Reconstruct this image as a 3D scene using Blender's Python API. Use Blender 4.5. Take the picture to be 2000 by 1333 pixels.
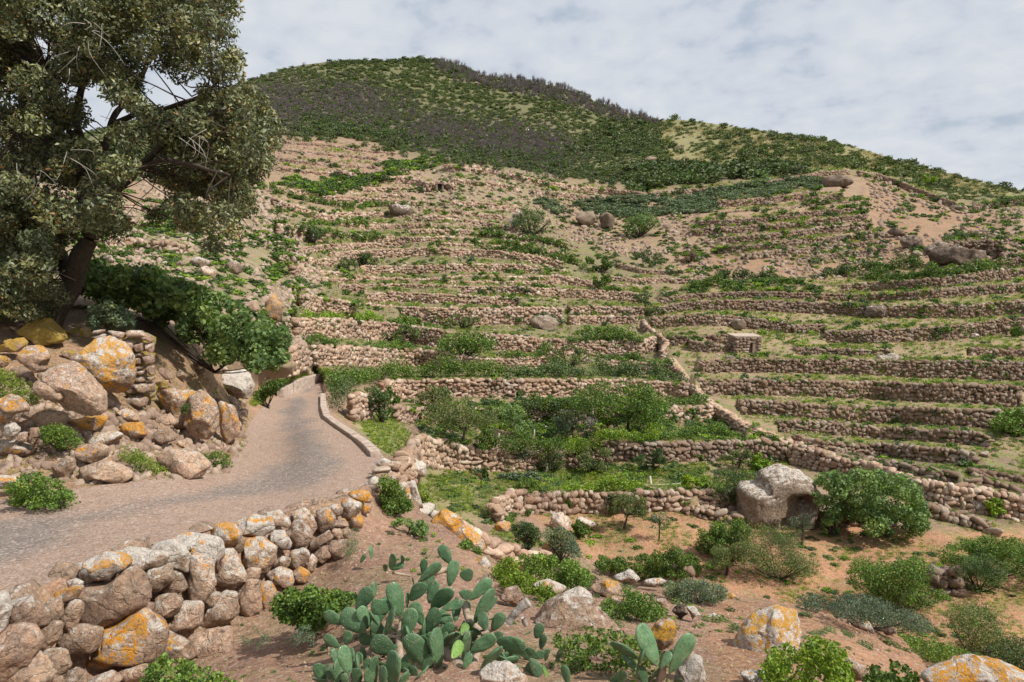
import bpy, math, random
import numpy as np
from mathutils import Vector, Matrix

S = bpy.context.scene
for o in list(bpy.data.objects): bpy.data.objects.remove(o)
COL = S.collection
R = math.radians

# ------------------------------------------------------------------ camera
F = 1333.3; CU = 1000.0; CV = 666.5; HOR = 505.0
TH = math.atan((CV-HOR)/F)
cam = bpy.data.cameras.new('camera'); cam.lens = 24; cam.sensor_width = 36; cam.clip_start = .05; cam.clip_end = 12000
camo = bpy.data.objects.new('camera', cam); COL.objects.link(camo); S.camera = camo
camo.location = (0, 0, 0); camo.rotation_euler = (math.pi/2-TH, 0, 0)

# ------------------------------------------------------------------ world, sun, exposure
SUN_EL, SUN_AZ = R(51), R(115)          # azimuth clockwise from +Y (the viewing direction)
w = bpy.data.worlds.new('World'); S.world = w; w.use_nodes = True
nt = w.node_tree; N = nt.nodes; L = nt.links; N.clear()
out = N.new('ShaderNodeOutputWorld'); bg = N.new('ShaderNodeBackground'); bg.inputs[1].default_value = .09
sky = N.new('ShaderNodeTexSky'); sky.sky_type = 'NISHITA'; sky.sun_disc = False
sky.sun_elevation = SUN_EL; sky.sun_rotation = SUN_AZ; sky.air_density = 1.3; sky.dust_density = 2.0
tc = N.new('ShaderNodeTexCoord')
sep = N.new('ShaderNodeSeparateXYZ'); L.new(tc.outputs['Generated'], sep.inputs[0])
zz = N.new('ShaderNodeMath'); zz.operation = 'ADD'; zz.inputs[1].default_value = .30; L.new(sep.outputs[2], zz.inputs[0])
zm = N.new('ShaderNodeMath'); zm.operation = 'MAXIMUM'; zm.inputs[1].default_value = .05; L.new(zz.outputs[0], zm.inputs[0])
dv = N.new('ShaderNodeVectorMath'); dv.operation = 'DIVIDE'
cmb = N.new('ShaderNodeCombineXYZ')
for i in range(3): L.new(zm.outputs[0], cmb.inputs[i])
L.new(tc.outputs['Generated'], dv.inputs[0]); L.new(cmb.outputs[0], dv.inputs[1])
def wnoise(scale, det, rough, off):
    mp = N.new('ShaderNodeMapping'); mp.inputs['Location'].default_value = off; mp.inputs['Rotation'].default_value = (0, 0, .5)
    mp.inputs['Scale'].default_value = (1, .95, 0)
    L.new(dv.outputs[0], mp.inputs[0]); n = N.new('ShaderNodeTexNoise'); n.inputs['Scale'].default_value = scale
    n.inputs['Detail'].default_value = det; n.inputs['Roughness'].default_value = rough; L.new(mp.outputs[0], n.inputs['Vector']); return n
def wramp(src, stops):
    r = N.new('ShaderNodeValToRGB'); L.new(src, r.inputs[0]); e = r.color_ramp.elements
    while len(e) < len(stops): e.new(.5)
    for q, (p, c) in zip(e, stops): q.position = p; q.color = (*c, 1)
    return r
n1 = wnoise(11.0, 4, .5, (3.1, 1.7, 0)); n2 = wnoise(2.4, 4, .5, (8.4, 2.2, 0))
ad = N.new('ShaderNodeMath'); ad.operation = 'MULTIPLY_ADD'; ad.inputs[1].default_value = .55
L.new(n1.outputs[0], ad.inputs[0]); mu = N.new('ShaderNodeMath'); mu.operation = 'MULTIPLY'; mu.inputs[1].default_value = .45
L.new(n2.outputs[0], mu.inputs[0]); L.new(mu.outputs[0], ad.inputs[2])
cov = wramp(ad.outputs[0], [(.34, (.8,)*3), (.46, (.97,)*3)])
cc = wramp(ad.outputs[0], [(.34, (5.2, 5.9, 7.0)), (.44, (6.3, 6.8, 7.6)), (.60, (7.3, 7.6, 8.1))])
mx = N.new('ShaderNodeMixRGB'); L.new(cov.outputs[0], mx.inputs[0]); L.new(sky.outputs[0], mx.inputs[1]); L.new(cc.outputs[0], mx.inputs[2])
L.new(mx.outputs[0], bg.inputs[0]); L.new(bg.outputs[0], out.inputs[0])
sl = bpy.data.lights.new('sun', 'SUN'); sl.energy = 5.0; sl.angle = R(.9); sl.color = (1, .95, .87)
so = bpy.data.objects.new('sun', sl); COL.objects.link(so)
sd = Vector((math.sin(SUN_AZ)*math.cos(SUN_EL), math.cos(SUN_AZ)*math.cos(SUN_EL), math.sin(SUN_EL)))
so.rotation_euler = sd.to_track_quat('Z', 'Y').to_euler()
S.view_settings.view_transform = 'Standard'; S.view_settings.look = 'None'; S.view_settings.exposure = 0.12; S.view_settings.gamma = 1
S.render.engine = 'CYCLES'
S.cycles.max_bounces = 5; S.cycles.transparent_max_bounces = 4

# ------------------------------------------------------------------ projection
cT, sT = math.cos(TH), math.sin(TH)
def W(u, v, d):
    u = np.asarray(u, float); v = np.asarray(v, float); d = np.asarray(d, float)
    yu = (CV-v)/F; ry = cT+yu*sT
    return np.stack([(u-CU)/F*d/ry, d+0*u, (-sT+yu*cT)*d/ry], -1)

# ------------------------------------------------------------------ numpy noise
def _h(i, j, k, s):
    n = (i*374761393+j*668265263+k*2147483647+s*1274126177) & 0xffffffff
    n = ((n ^ (n >> 13))*1274126177) & 0xffffffff
    return ((n ^ (n >> 16)) & 0xffff)/65535.0
def vnoise(p, s=0):
    p = np.asarray(p, float); f = np.floor(p).astype(np.int64); t = p-f; t = t*t*(3-2*t); r = 0
    for a in (0, 1):
        for b in (0, 1):
            for c in (0, 1):
                wt = (t[..., 0] if a else 1-t[..., 0])*(t[..., 1] if b else 1-t[..., 1])*(t[..., 2] if c else 1-t[..., 2])
                r = r+wt*_h(f[..., 0]+a, f[..., 1]+b, f[..., 2]+c, s)
    return r*2-1
def fbm(p, s=0, o=4):
    r = 0; a = .5; p = np.asarray(p, float)
    for i in range(o): r = r+a*vnoise(p, s+i*7); p = p*2.03+5.1; a *= .5
    return r
def inpoly(u, v, poly):
    u = np.asarray(u, float); v = np.asarray(v, float); c = np.zeros(np.broadcast(u, v).shape, bool)
    n = len(poly)
    for i in range(n):
        x1, y1 = poly[i]; x2, y2 = poly[(i+1) % n]
        if y1 == y2: continue
        c ^= ((y1 > v) != (y2 > v)) & (u < (x2-x1)*(v-y1)/(y2-y1)+x1)
    return c
def soft(u, v, poly, e):
    d = np.full(np.broadcast(u, v).shape, 1e9)
    n = len(poly)
    for i in range(n):
        x1, y1 = poly[i]; x2, y2 = poly[(i+1) % n]
        t = np.clip(((u-x1)*(x2-x1)+(v-y1)*(y2-y1))/max(1e-6, (x2-x1)**2+(y2-y1)**2), 0, 1)
        d = np.minimum(d, np.hypot(u-x1-t*(x2-x1), v-y1-t*(y2-y1)))
    d = np.where(inpoly(u, v, poly), d, -d)
    t = np.clip(d/e*.5+.5, 0, 1); return t*t*(3-2*t)

# ------------------------------------------------------------------ the lie of the land: distance at surveyed points
def tps(pts):
    P = np.array(pts, float); x = P[:, :2]/500; y = np.log(P[:, 2])
    def K(a, b):
        r2 = ((a[:, None]-b[None])**2).sum(-1); return .5*r2*np.log(r2+1e-9)
    n = len(x); A = np.zeros((n+3, n+3)); A[:n, :n] = K(x, x)+np.eye(n)*1e-3
    A[:n, n] = 1; A[:n, n+1:] = x; A[n, :n] = 1; A[n+1:, :n] = x.T
    c = np.linalg.solve(A, np.concatenate([y, [0, 0, 0]]))
    def f(u, v):
        q = np.stack(np.broadcast_arrays(np.asarray(u, float), np.asarray(v, float)), -1); sh = q.shape[:-1]
        q = q.reshape(-1, 2)/500; r = np.empty(len(q))
        for i in range(0, len(q), 40000):
            b = q[i:i+40000]; r[i:i+40000] = K(b, x)@c[:n]+c[n]+b@c[n+1:]
        return np.exp(r).reshape(sh)
    return f
SKYL = [(-500, 330), (0, 300), (300, 225), (480, 160), (530, 143), (580, 129), (640, 121), (780, 119), (815, 113), (850, 117), (900, 131), (940, 149),
        (1000, 156), (1080, 167), (1130, 182), (1170, 202), (1220, 219), (1280, 236), (1310, 233), (1360, 237), (1420, 246), (1500, 257), (1600, 270),
        (1690, 293), (1740, 310), (1800, 325), (1880, 347), (1960, 364), (2000, 374), (2500, 455)]
def skyl(u): return np.interp(u, *zip(*SKYL))
Vf = tps([(-500, 560, 15), (0, 600, 14.5), (200, 600, 17), (350, 640, 18), (500, 700, 22), (560, 718, 24), (300, 560, 25), (250, 520, 32), (400, 480, 44), (500, 600, 31),
          (0, 450, 40), (100, 350, 80), (250, 400, 68), (0, 310, 220), (-500, 480, 35), (-500, 340, 220), (300, 235, 280), (400, 340, 95), (450, 540, 37),
          (500, 153, 335), (640, 125, 370), (815, 116, 390), (1000, 158, 370), (1150, 195, 345), (1280, 240, 300),
          (520, 300, 122), (550, 262, 145), (650, 260, 155), (800, 270, 175), (770, 330, 115), (900, 320, 120), (1000, 340, 122), (1100, 360, 124), (1250, 375, 124), (950, 230, 250), (1150, 290, 210),
          (1400, 372, 124), (1560, 345, 132), (1680, 335, 138), (1500, 262, 215), (1700, 297, 195), (1860, 395, 125), (2000, 378, 150), (2500, 465, 110), (1850, 345, 165),
          (700, 370, 98), (550, 400, 78), (750, 440, 86), (930, 460, 86), (1100, 430, 104), (1250, 450, 101), (650, 485, 68), (850, 484, 78), (1050, 505, 79),
          (600, 530, 57), (800, 545, 67), (1000, 545, 70), (1200, 560, 72), (600, 590, 49), (850, 575, 61), (620, 655, 40), (670, 712, 34), (900, 628, 54), (1050, 675, 51), (1200, 690, 52), (600, 640, 43),
          (850, 716, 43), (1100, 722, 46), (780, 772, 37.5), (1000, 772, 39), (1300, 778, 41), (900, 825, 33.5), (1290, 822, 35), (720, 815, 27), (770, 870, 22), (1330, 740, 45),
          (850, 912, 27), (1000, 928, 28), (1150, 925, 28.5), (1350, 900, 30), (1550, 895, 31.5), (820, 1000, 18.5), (900, 985, 22), (1020, 1000, 23.5), (1200, 1000, 24.5), (1400, 985, 25.5),
          (1000, 1070, 18), (1150, 1080, 21.3), (1225, 1030, 23.2), (1500, 1035, 23.4), (1700, 1100, 20.8), (1950, 1250, 16), (2400, 1300, 15), (1400, 1150, 18.7), (1700, 1220, 17), (2000, 1500, 11), (1200, 1300, 14),
          (1740, 950, 28), (1900, 990, 26), (2000, 1010, 25.5), (1600, 910, 30.5), (1900, 910, 31), (2500, 1030, 25), (1990, 1100, 21),
          (1700, 780, 44), (1700, 825, 39.5), (1700, 893, 33.5), (2000, 780, 43), (1450, 760, 44), (1700, 728, 48), (1400, 720, 48), (2000, 735, 48), (1700, 665, 55), (1400, 640, 57), (2000, 640, 57),
          (1700, 620, 62), (1700, 570, 72), (1400, 575, 70), (2000, 560, 70), (2500, 600, 66), (1400, 500, 86), (1700, 500, 85), (1950, 495, 82), (1600, 440, 96), (1800, 440, 96), (1400, 420, 103), (2000, 420, 105), (2500, 500, 90), (500, 900, 20), (500, 1300, 12), (-500, 1300, 8)])
Af = tps([(-500, 560, 15), (0, 600, 14.5), (200, 600, 17), (350, 640, 18), (500, 700, 22), (560, 718, 24), (650, 735, 31), (600, 745, 29.5), (535, 765, 26), (0, 960, 8.9), (0, 800, 10.6), (0, 680, 12.4), (-500, 800, 9), (-500, 1000, 7.4),
          (200, 900, 10), (200, 700, 13), (400, 850, 13.6), (300, 770, 13), (450, 740, 19.5), (480, 830, 17.2), (470, 880, 13.8), (440, 930, 11), (200, 965, 8.8), (640, 830, 18), (640, 770, 26.5), (700, 870, 14.6), (745, 890, 13.2), (740, 925, 11.3),
          (700, 960, 9.6), (560, 1000, 8.4), (400, 1035, 7.2), (200, 1090, 6.25), (0, 1180, 5.3), (-500, 1300, 3.9), (0, 1060, 6.9), (-500, 1100, 5.9), (350, 640, 18), (560, 900, 13.2), (600, 850, 15.8)])
Ff = tps([(740, 925, 11.3), (700, 975, 9.3), (560, 1003, 8.3), (400, 1040, 7.05), (200, 1095, 6.1), (0, 1185, 5.2), (-500, 1310, 3.8), (-500, 1600, 3.2), (0, 1300, 5.05), (0, 1430, 4.85), (0, 1560, 3.7), (200, 1220, 5.8), (200, 1345, 5.45), (300, 1315, 5.75), (330, 1420, 4.7), (400, 1150, 6.7), (400, 1265, 6.3), (480, 1225, 6.75), (560, 1180, 7.25), (560, 1100, 7.9), (640, 1110, 8.0), (560, 1290, 5.5), (500, 1333, 4.9), (720, 1050, 8.7), (800, 1010, 10.3),
          (870, 1030, 10), (900, 1100, 7.9), (1000, 1135, 8.2), (1000, 1200, 6.3), (700, 1200, 6.0), (700, 1333, 4.65), (1000, 1333, 4.5), (850, 1333, 4.45), (1200, 1250, 5.7), (1100, 1155, 7.7), (1300, 1155, 8.3), (1420, 1172, 8.4), (1560, 1190, 8.3), (1740, 1228, 8.6), (1830, 1330, 6.8), (1400, 1333, 4.7), (1600, 1333, 5.0), (1200, 1500, 3.2), (500, 1600, 3.0), (2000, 1500, 4.6), (1500, 1260, 6.2), (2400, 1500, 4.9), (1250, 1190, 7.2), (820, 980, 11.6)])
PA = [(-600, 560), (0, 600), (200, 600), (350, 640), (500, 700), (560, 718), (612, 708), (636, 735), (637, 770), (641, 812), (700, 855), (752, 885), (775, 905), (742, 925), (700, 962), (560, 1001), (400, 1037), (200, 1092), (0, 1182), (-600, 1420)]
PF = [(-600, 1420), (0, 1182), (200, 1092), (400, 1037), (560, 1001), (700, 962), (742, 925), (775, 905), (800, 940), (825, 1000), (870, 1028), (930, 1075), (1000, 1130), (1090, 1150), (1300, 1148), (1420, 1168), (1560, 1184), (1640, 1208), (1740, 1226), (1800, 1290), (1835, 1350), (2700, 1480), (2700, 1700), (-600, 1700)]
PM = [(825, 1000), (880, 1010), (930, 1040), (1000, 1068), (1090, 1074), (1110, 1095), (1150, 1155), (1000, 1165), (860, 1050)]
def Ds(u, v):
    u = np.asarray(u, float); v = np.asarray(v, float); u, v = np.broadcast_arrays(u, v)
    d = Vf(u, v)
    d = np.where(inpoly(u, v, PM), 13.5-(v-1040)*.012, d)
    d = np.where(inpoly(u, v, PF), Ff(u, v), d)
    return np.where(inpoly(u, v, PA), Af(u, v), d)

# ------------------------------------------------------------------ terrace walls as surveyed: label, top edge (u, v), height left / right, stone width m, tone, knots
WALLS = [
 # lower terraces in the valley
 ('broad dry stone wall below the vine posts, directly beyond the bend of the road', [(824, 851), (845, 859), (898, 871), (950, 877), (1003, 881), (1055, 883), (1097, 883)], 50, 31, .27, .9, 1),
 ('short taller stretch of stone wall right of the broad wall under the vine posts, topped by green vines', [(1100, 884), (1150, 876), (1195, 866), (1297, 867), (1400, 863), (1500, 863), (1532, 866)], 30, 34, .27, .8, 1),
 ('stone wall end that turns from the broad lower wall up to the road edge', [(824, 851), (812, 862), (803, 880), (790, 902), (765, 912), (745, 922)], 62, 40, .24, .85, 0),
 ('lowest middle stone wall behind the two young orchard trees', [(1018, 961), (1090, 963), (1178, 963), (1297, 962), (1385, 958), (1440, 962)], 38, 30, .27, .85, 1),
 ('pale wing of the lowest middle wall running toward the camera', [(1018, 957), (1005, 960), (985, 968), (968, 982), (985, 1000)], 40, 26, .24, .88, 0),
 ('overgrown stone wall hidden behind the fruit tree cluster', [(768, 795), (824, 797), (920, 800), (1000, 800), (1055, 799), (1115, 799), (1200, 797), (1300, 795), (1352, 795), (1405, 791)], 26, 28, .27, .85, 1),
 ('stone wall running straight under the long vine hedge', [(744, 746), (775, 744), (845, 743), (915, 742), (1027, 743), (1167, 741), (1230, 743), (1297, 746), (1345, 750)], 32, 28, .27, .9, 1),
 ('small square stone buttress under the vines spilling from the road end', [(686, 772), (705, 770), (723, 770)], 46, 44, .27, 1.0, 0),
 ('curving stone wall behind the long vine hedge, left part from the road', [(606, 674), (635, 676), (705, 680), (775, 683), (828, 685), (898, 695), (950, 701), (1003, 701), (1066, 697)], 34, 22, .26, .95, 1),
 ('short low wall right of the leaning pale boulder above the hedge', [(1165, 703), (1230, 706), (1297, 712), (1325, 720)], 18, 16, .26, .8, 1),
 ('long sweeping stone wall from the left slope to the stair path', [(574, 622), (600, 623), (670, 625), (740, 629), (810, 638), (880, 648), (950, 652), (1020, 657), (1090, 665), (1160, 667), (1248, 667), (1282, 655)], 34, 26, .26, .95, 1),
 ('stone wall with a rounded end beside the top of the road', [(508, 700), (546, 695), (575, 680), (594, 669), (606, 690)], 42, 46, .26, 1.0, 0),
 ('long pale wall above the upper vine row on the left slope', [(585, 577), (600, 578), (670, 588), (740, 597), (845, 602), (950, 602), (1055, 601), (1100, 602)], 27, 26, .26, .95, 1),
 ('thin stone wall left of the stair path, upper one of two', [(1111, 599), (1180, 599), (1255, 600)], 14, 14, .26, .8, 1),
 ('thin stone wall left of the stair path, lower one of two', [(1111, 618), (1180, 618), (1244, 619)], 16, 14, .26, .85, 1),
 ('low wall holding the grassy strip above the long pale wall', [(694, 574), (775, 571), (880, 576), (950, 580), (1020, 583), (1090, 588)], 15, 14, .27, .9, 1),
 ('low wall next above the grassy strip wall, ending in rubble', [(660, 557), (705, 556), (810, 556), (915, 560), (985, 559), (1055, 563), (1160, 567), (1255, 574)], 13, 14, .27, .9, 1),
 # left slope
 ('wavy mid slope wall below the two round shrubs', [(566, 520), (630, 529), (730, 542), (830, 546), (910, 538), (1010, 541), (1090, 538), (1190, 555), (1250, 558)], 13, 12, .28, .95, 1),
 ('wall beside the two round shrubs on the left slope', [(702, 520), (810, 520), (890, 516), (1010, 517), (1110, 530)], 13, 12, .28, .95, 1),
 ('stone wall just below the fan of vine rows', [(642, 494), (750, 487), (850, 484), (970, 490), (1050, 500), (1100, 512)], 13, 12, .28, .95, 1),
 ('tall curved wall right of the grey shrub on the left slope', [(540, 438), (582, 442), (642, 456), (730, 462), (810, 464), (890, 462), (930, 466)], 20, 15, .28, 1.0, 1),
 ('long sloping wall above the grey shrub', [(530, 386), (590, 406), (670, 430), (746, 437)], 13, 12, .28, 1.0, 1),
 ('short wall segment above the tall curved wall', [(798, 450), (850, 448), (922, 450)], 10, 9, .28, .9, 1),
 ('short wall at the bare red soil patch', [(802, 426), (850, 422), (892, 422)], 11, 10, .28, .9, 1),
 ('low wall under the bright green shrub band', [(630, 383), (690, 385), (750, 389), (810, 394)], 9, 9, .3, .95, 1),
 ('short wall under the left dark shelter opening', [(698, 367), (740, 366), (778, 367)], 9, 9, .3, .95, 1),
 ('rough wall of big stones left of the dark shelter opening', [(736, 347), (780, 345), (815, 351), (850, 362)], 12, 10, .34, 1.05, 1),
 ('topmost brown terrace wall near the oak crown', [(548, 277), (600, 280), (650, 284), (700, 292), (770, 299)], 5, 5, .34, .7, 1),
 ('second topmost brown terrace wall near the oak crown', [(545, 292), (620, 298), (700, 305), (740, 310)], 5, 6, .34, .7, 1),
 ('third brown terrace wall from the top near the oak crown', [(545, 310), (620, 318), (680, 322), (735, 326)], 7, 6, .34, .75, 1),
 ('fourth brown terrace wall from the top above the green shrubs', [(540, 326), (600, 333), (660, 338), (720, 338)], 8, 7, .34, .8, 1),
 ('broad crowning wall at the foot of the burnt scrub', [(866, 322), (930, 325), (990, 337), (1050, 352), (1130, 365), (1250, 376)], 12, 11, .3, .95, 1),
 ('second wall below the crowning wall, right of the scree', [(1040, 371), (1100, 377), (1170, 386), (1260, 394)], 11, 10, .3, .9, 1),
 ('low wall crossing the scree below the dark opening', [(880, 392), (960, 398), (1030, 408)], 9, 8, .3, .95, 1),
 ('vine terrace wall, uppermost of the fan', [(925, 456), (1000, 461), (1060, 470), (1110, 482)], 6, 6, .3, .9, 1),
 ('vine terrace wall, second of the fan', [(925, 471), (1000, 477), (1060, 486), (1120, 500)], 7, 7, .3, .9, 1),
 # further rows of the left slope
 ('wavy terrace wall between the round shrubs and the grassy strip', [(600, 541), (680, 545), (780, 549), (880, 551), (1000, 550), (1080, 549)], 8, 8, .28, .9, 1),
 ('terrace wall just above the two round shrubs', [(560, 488), (640, 478), (700, 476), (800, 474), (900, 476), (1000, 483)], 9, 9, .28, .95, 1),
 ('short terrace wall left of the round shrubs', [(545, 500), (600, 505), (655, 508)], 12, 10, .28, 1.0, 1),
 ('terrace wall crossing below the bare red soil patch', [(700, 440), (760, 439), (840, 437), (920, 440)], 8, 8, .28, .95, 1),
 ('broken terrace wall right of the bare red soil patch', [(905, 428), (960, 436), (1010, 446)], 9, 8, .28, .9, 1),
 ('high terrace wall left of the dark shelter opening', [(560, 372), (640, 376), (700, 378), (790, 380)], 8, 8, .3, .95, 1),
 ('terrace wall under the vine strip of the high left slope', [(600, 412), (680, 416), (770, 414)], 10, 9, .3, .95, 1),
 ('terrace wall on the far left behind the oak crown, upper', [(205, 395), (300, 400), (400, 405), (480, 415)], 13, 13, .3, 1.0, 1),
 ('terrace wall on the far left behind the oak crown, middle', [(190, 425), (280, 432), (380, 440), (470, 455)], 15, 14, .3, 1.0, 1),
 ('terrace wall on the far left behind the oak crown, lower', [(190, 460), (280, 470), (360, 478)], 16, 15, .3, 1.0, 1),
 ('upper middle wall right of the dark shelter opening', [(880, 350), (940, 354), (1010, 364)], 10, 9, .3, .9, 1),
 ('second broken wall crossing the scree', [(850, 408), (920, 414), (990, 424)], 9, 8, .3, .9, 1),
 ('low wall in the gully below the brown shrub', [(1190, 540), (1240, 545), (1300, 543), (1350, 546)], 9, 9, .3, .8, 1),
 ('low wall in the gully beside the bright tall shrub', [(1205, 515), (1260, 528), (1330, 530)], 8, 8, .3, .8, 1),
 # right slope, upper
 ('highest stone wall of the right slope under the dark olive scrub', [(1265, 377), (1332, 371), (1408, 366), (1480, 359), (1560, 344), (1600, 336), (1660, 332)], 11, 9, .3, .85, 1),
 ('stone wall under the blue green agave belt', [(1400, 394), (1480, 389), (1540, 381), (1604, 373)], 11, 10, .3, .85, 1),
 ('short wall right of the small brown outcrop, high on the right slope', [(1572, 388), (1600, 384), (1645, 381)], 12, 10, .3, .7, 1),
 ('upper right terrace wall, first below the brown outcrop', [(1400, 416), (1480, 410), (1540, 406), (1600, 398), (1700, 393)], 13, 11, .3, .8, 1),
 ('upper right terrace wall, second below the brown outcrop', [(1360, 432), (1440, 429), (1540, 420), (1600, 412), (1696, 406)], 11, 9, .3, .78, 1),
 ('upper right terrace wall, third below the brown outcrop', [(1348, 448), (1440, 443), (1540, 436), (1640, 424), (1694, 419)], 12, 11, .3, .78, 1),
 ('upper right terrace wall, fourth below the brown outcrop', [(1405, 465), (1520, 456), (1600, 445), (1700, 436)], 12, 11, .3, .76, 1),
 ('upper right terrace wall, fifth below the brown outcrop', [(1400, 484), (1500, 476), (1580, 466), (1640, 461), (1716, 454)], 11, 10, .3, .76, 1),
 ('upper right terrace wall, sixth below the brown outcrop', [(1452, 497), (1520, 490), (1600, 482), (1716, 471)], 9, 9, .3, .75, 1),
 ('short right slope wall left of the big brown crag', [(1568, 503), (1640, 494), (1732, 486)], 8, 8, .3, .74, 1),
 ('wall above the big brown crag', [(1848, 473), (1890, 471), (1930, 470)], 18, 20, .3, .7, 1),
 ('tall wall at the right frame edge beside the big brown crag', [(1934, 471), (2000, 466), (2060, 464)], 30, 30, .3, .75, 1),
 ('wall below the crag at the right frame edge', [(1912, 516), (1960, 508), (2000, 501), (2060, 492)], 14, 18, .3, .72, 1),
 ('tiny wall between the two right hand vine rows', [(1650, 535), (1700, 532), (1757, 530)], 7, 7, .3, .75, 1),
 # right slope, middle
 ('right terrace wall directly under the long upper vine row', [(1290, 572), (1370, 559), (1457, 556), (1545, 558), (1615, 558), (1720, 552), (1825, 544), (1913, 533), (2000, 525), (2060, 520)], 11, 17, .28, .78, 1),
 ('right terrace wall second below the long upper vine row', [(1285, 585), (1352, 575), (1457, 570), (1510, 571), (1598, 573), (1685, 576), (1738, 574), (1825, 567), (1895, 561), (2000, 554), (2060, 550)], 11, 18, .28, .75, 1),
 ('dark right terrace wall with the squat boulder set in it', [(1262, 601), (1300, 599), (1338, 590), (1422, 587), (1510, 588), (1615, 592), (1671, 597), (1720, 597), (1790, 597), (1895, 597), (1948, 591), (2000, 587), (2060, 586)], 16, 26, .28, .75, 1),
 ('terrace wall with two round boulders above the stone hut', [(1268, 622), (1300, 618), (1370, 616), (1422, 617), (1457, 621), (1528, 629), (1538, 632)], 20, 17, .28, .78, 1),
 ('low wall under two pale loose rocks on the right slope', [(1545, 636), (1605, 633), (1685, 635), (1755, 633)], 12, 11, .28, .75, 1),
 ('right terrace wall ending in scattered white boulders', [(1608, 646), (1650, 647), (1703, 647), (1790, 642), (1860, 638), (1913, 630), (2000, 621), (2060, 618)], 18, 24, .28, .78, 1),
 ('low ruined wall right of the stone hut', [(1552, 680), (1615, 682), (1685, 684), (1738, 683)], 10, 10, .28, .75, 1),
 ('low ruined wall at the right frame edge above the ribbed outcrop', [(1888, 680), (1940, 682), (2000, 684), (2060, 685)], 12, 12, .28, .75, 1),
 ('low wall just left of the stone hut', [(1300, 661), (1340, 657), (1395, 655), (1430, 656)], 12, 13, .28, .76, 1),
 ('curved wall below and left of the stone hut', [(1345, 666), (1385, 674), (1430, 676)], 14, 12, .28, .8, 1),
 ('right terrace wall broken by the big ribbed outcrop', [(1363, 708), (1440, 702), (1545, 703), (1650, 703), (1713, 703), (1790, 706), (1895, 706), (2000, 708), (2060, 708)], 18, 31, .28, .76, 1),
 ('long straight right terrace wall starting at the stair path', [(1352, 742), (1360, 742), (1480, 743), (1600, 744), (1700, 747), (1800, 750), (1900, 752), (1995, 755)], 22, 31, .28, .78, 1),
 ('right terrace wall second from the straight long wall', [(1440, 781), (1496, 783), (1650, 795), (1790, 798), (1958, 803)], 22, 28, .28, .78, 1),
 ('right terrace wall third from the straight long wall', [(1515, 822), (1580, 823), (1650, 828), (1720, 835), (1808, 839), (1895, 844), (1934, 853)], 18, 20, .28, .78, 1),
 ('right terrace wall fourth from the straight long wall', [(1545, 846), (1580, 857), (1633, 867), (1685, 870), (1738, 869), (1808, 874), (1860, 879), (1906, 884)], 14, 24, .28, .78, 1),
 ('thin lowest right terrace wall above the diagonal path wall', [(1640, 893), (1685, 897), (1755, 908), (1825, 922), (1875, 929)], 12, 17, .28, .78, 1),
 ('small terrace wall in the lower right corner field, upper', [(1885, 918), (1937, 921), (2000, 933), (2060, 942)], 11, 11, .28, .75, 1),
 ('small terrace wall in the lower right corner field, lower', [(1880, 932), (1930, 941), (1985, 955), (2060, 968)], 9, 10, .28, .78, 1),
 ('heavy diagonal path wall falling to the lower right', [(1531, 868), (1566, 874), (1601, 884), (1636, 896), (1685, 906), (1738, 922), (1790, 938), (1843, 948), (1913, 958), (1965, 967), (2000, 972), (2060, 980)], 32, 44, .27, 1.0, 1),
 ('stepped wall along the stair path above the diagonal wall', [(1352, 752), (1372, 778), (1400, 798), (1430, 814), (1460, 834), (1500, 851), (1531, 866)], 18, 26, .27, 1.08, 1),
 ('wall curling round the top of the stair path', [(1252, 622), (1262, 638), (1282, 652), (1300, 668), (1290, 684)], 18, 24, .27, .95, 0),
 ('pen wall of small stones left of the huge pocked rock', [(1328, 986), (1370, 996), (1400, 1002), (1440, 1011)], 12, 16, .25, .9, 1),
 ('low stone wall at the foot of the right hand fig, behind it', [(1601, 1006), (1640, 1005), (1690, 1006), (1760, 1004)], 20, 22, .27, .85, 1),
 ('low stone wall falling right from the right hand fig', [(1798, 984), (1857, 999), (1913, 1017), (1948, 1034)], 22, 14, .27, .85, 1),
 ('small tumbled stone wall by the dark bush at lower right', [(1822, 1118), (1845, 1112), (1875, 1118)], 40, 40, .25, .8, 1),
 ('short stone face showing under the vine mound in the middle', [(1312, 1110), (1330, 1112), (1350, 1118)], 28, 24, .25, .8, 1),
 ('diagonal boundary wall running down the skyline spur at upper right', [(1676, 334), (1720, 341), (1760, 356), (1800, 372), (1840, 388), (1868, 397)], 9, 9, .34, .85, 1),
 ('rough boundary wall at the right frame edge under the skyline', [(1905, 400), (1950, 396), (2000, 392), (2060, 390)], 8, 9, .34, .75, 1),
]
def seg(pts, n=None, step=2.0):
    P = np.array(pts, float); l = np.concatenate([[0], np.cumsum(np.hypot(*(P[1:]-P[:-1]).T))])
    m = n or max(2, int(l[-1]/step)); s = np.linspace(0, l[-1], m)
    # smooth interpolation through the points
    q = np.stack([np.interp(s, l, P[:, k]) for k in range(2)], -1)
    k = max(1, int(m*.02)); 
    if k > 1:
        pad = np.concatenate([np.repeat(q[:1], k, 0), q, np.repeat(q[-1:], k, 0)]); ker = np.ones(2*k+1)/(2*k+1)
        q = np.stack([np.convolve(pad[:, j], ker, 'valid') for j in range(2)], -1)
    return q, s/l[-1]
wl = []
for (lab, pts, h0, h1, sw, tone, kn) in WALLS:
    q, t = seg(pts); h = h0+(h1-h0)*t; h = h*(1.32 if (430 < pts[0][1] < 600 and pts[-1][0] < 1262) else 1.3 if pts[0][0] > 1285 and pts[0][1] < 860 else 1.12); sw = sw*.84
    wl.append(dict(lab=lab, u=q[:, 0], vt=q[:, 1], vb=q[:, 1]+h, d=Ds(q[:, 0], q[:, 1]+h), sw=sw, tone=tone, kn=kn))

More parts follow.
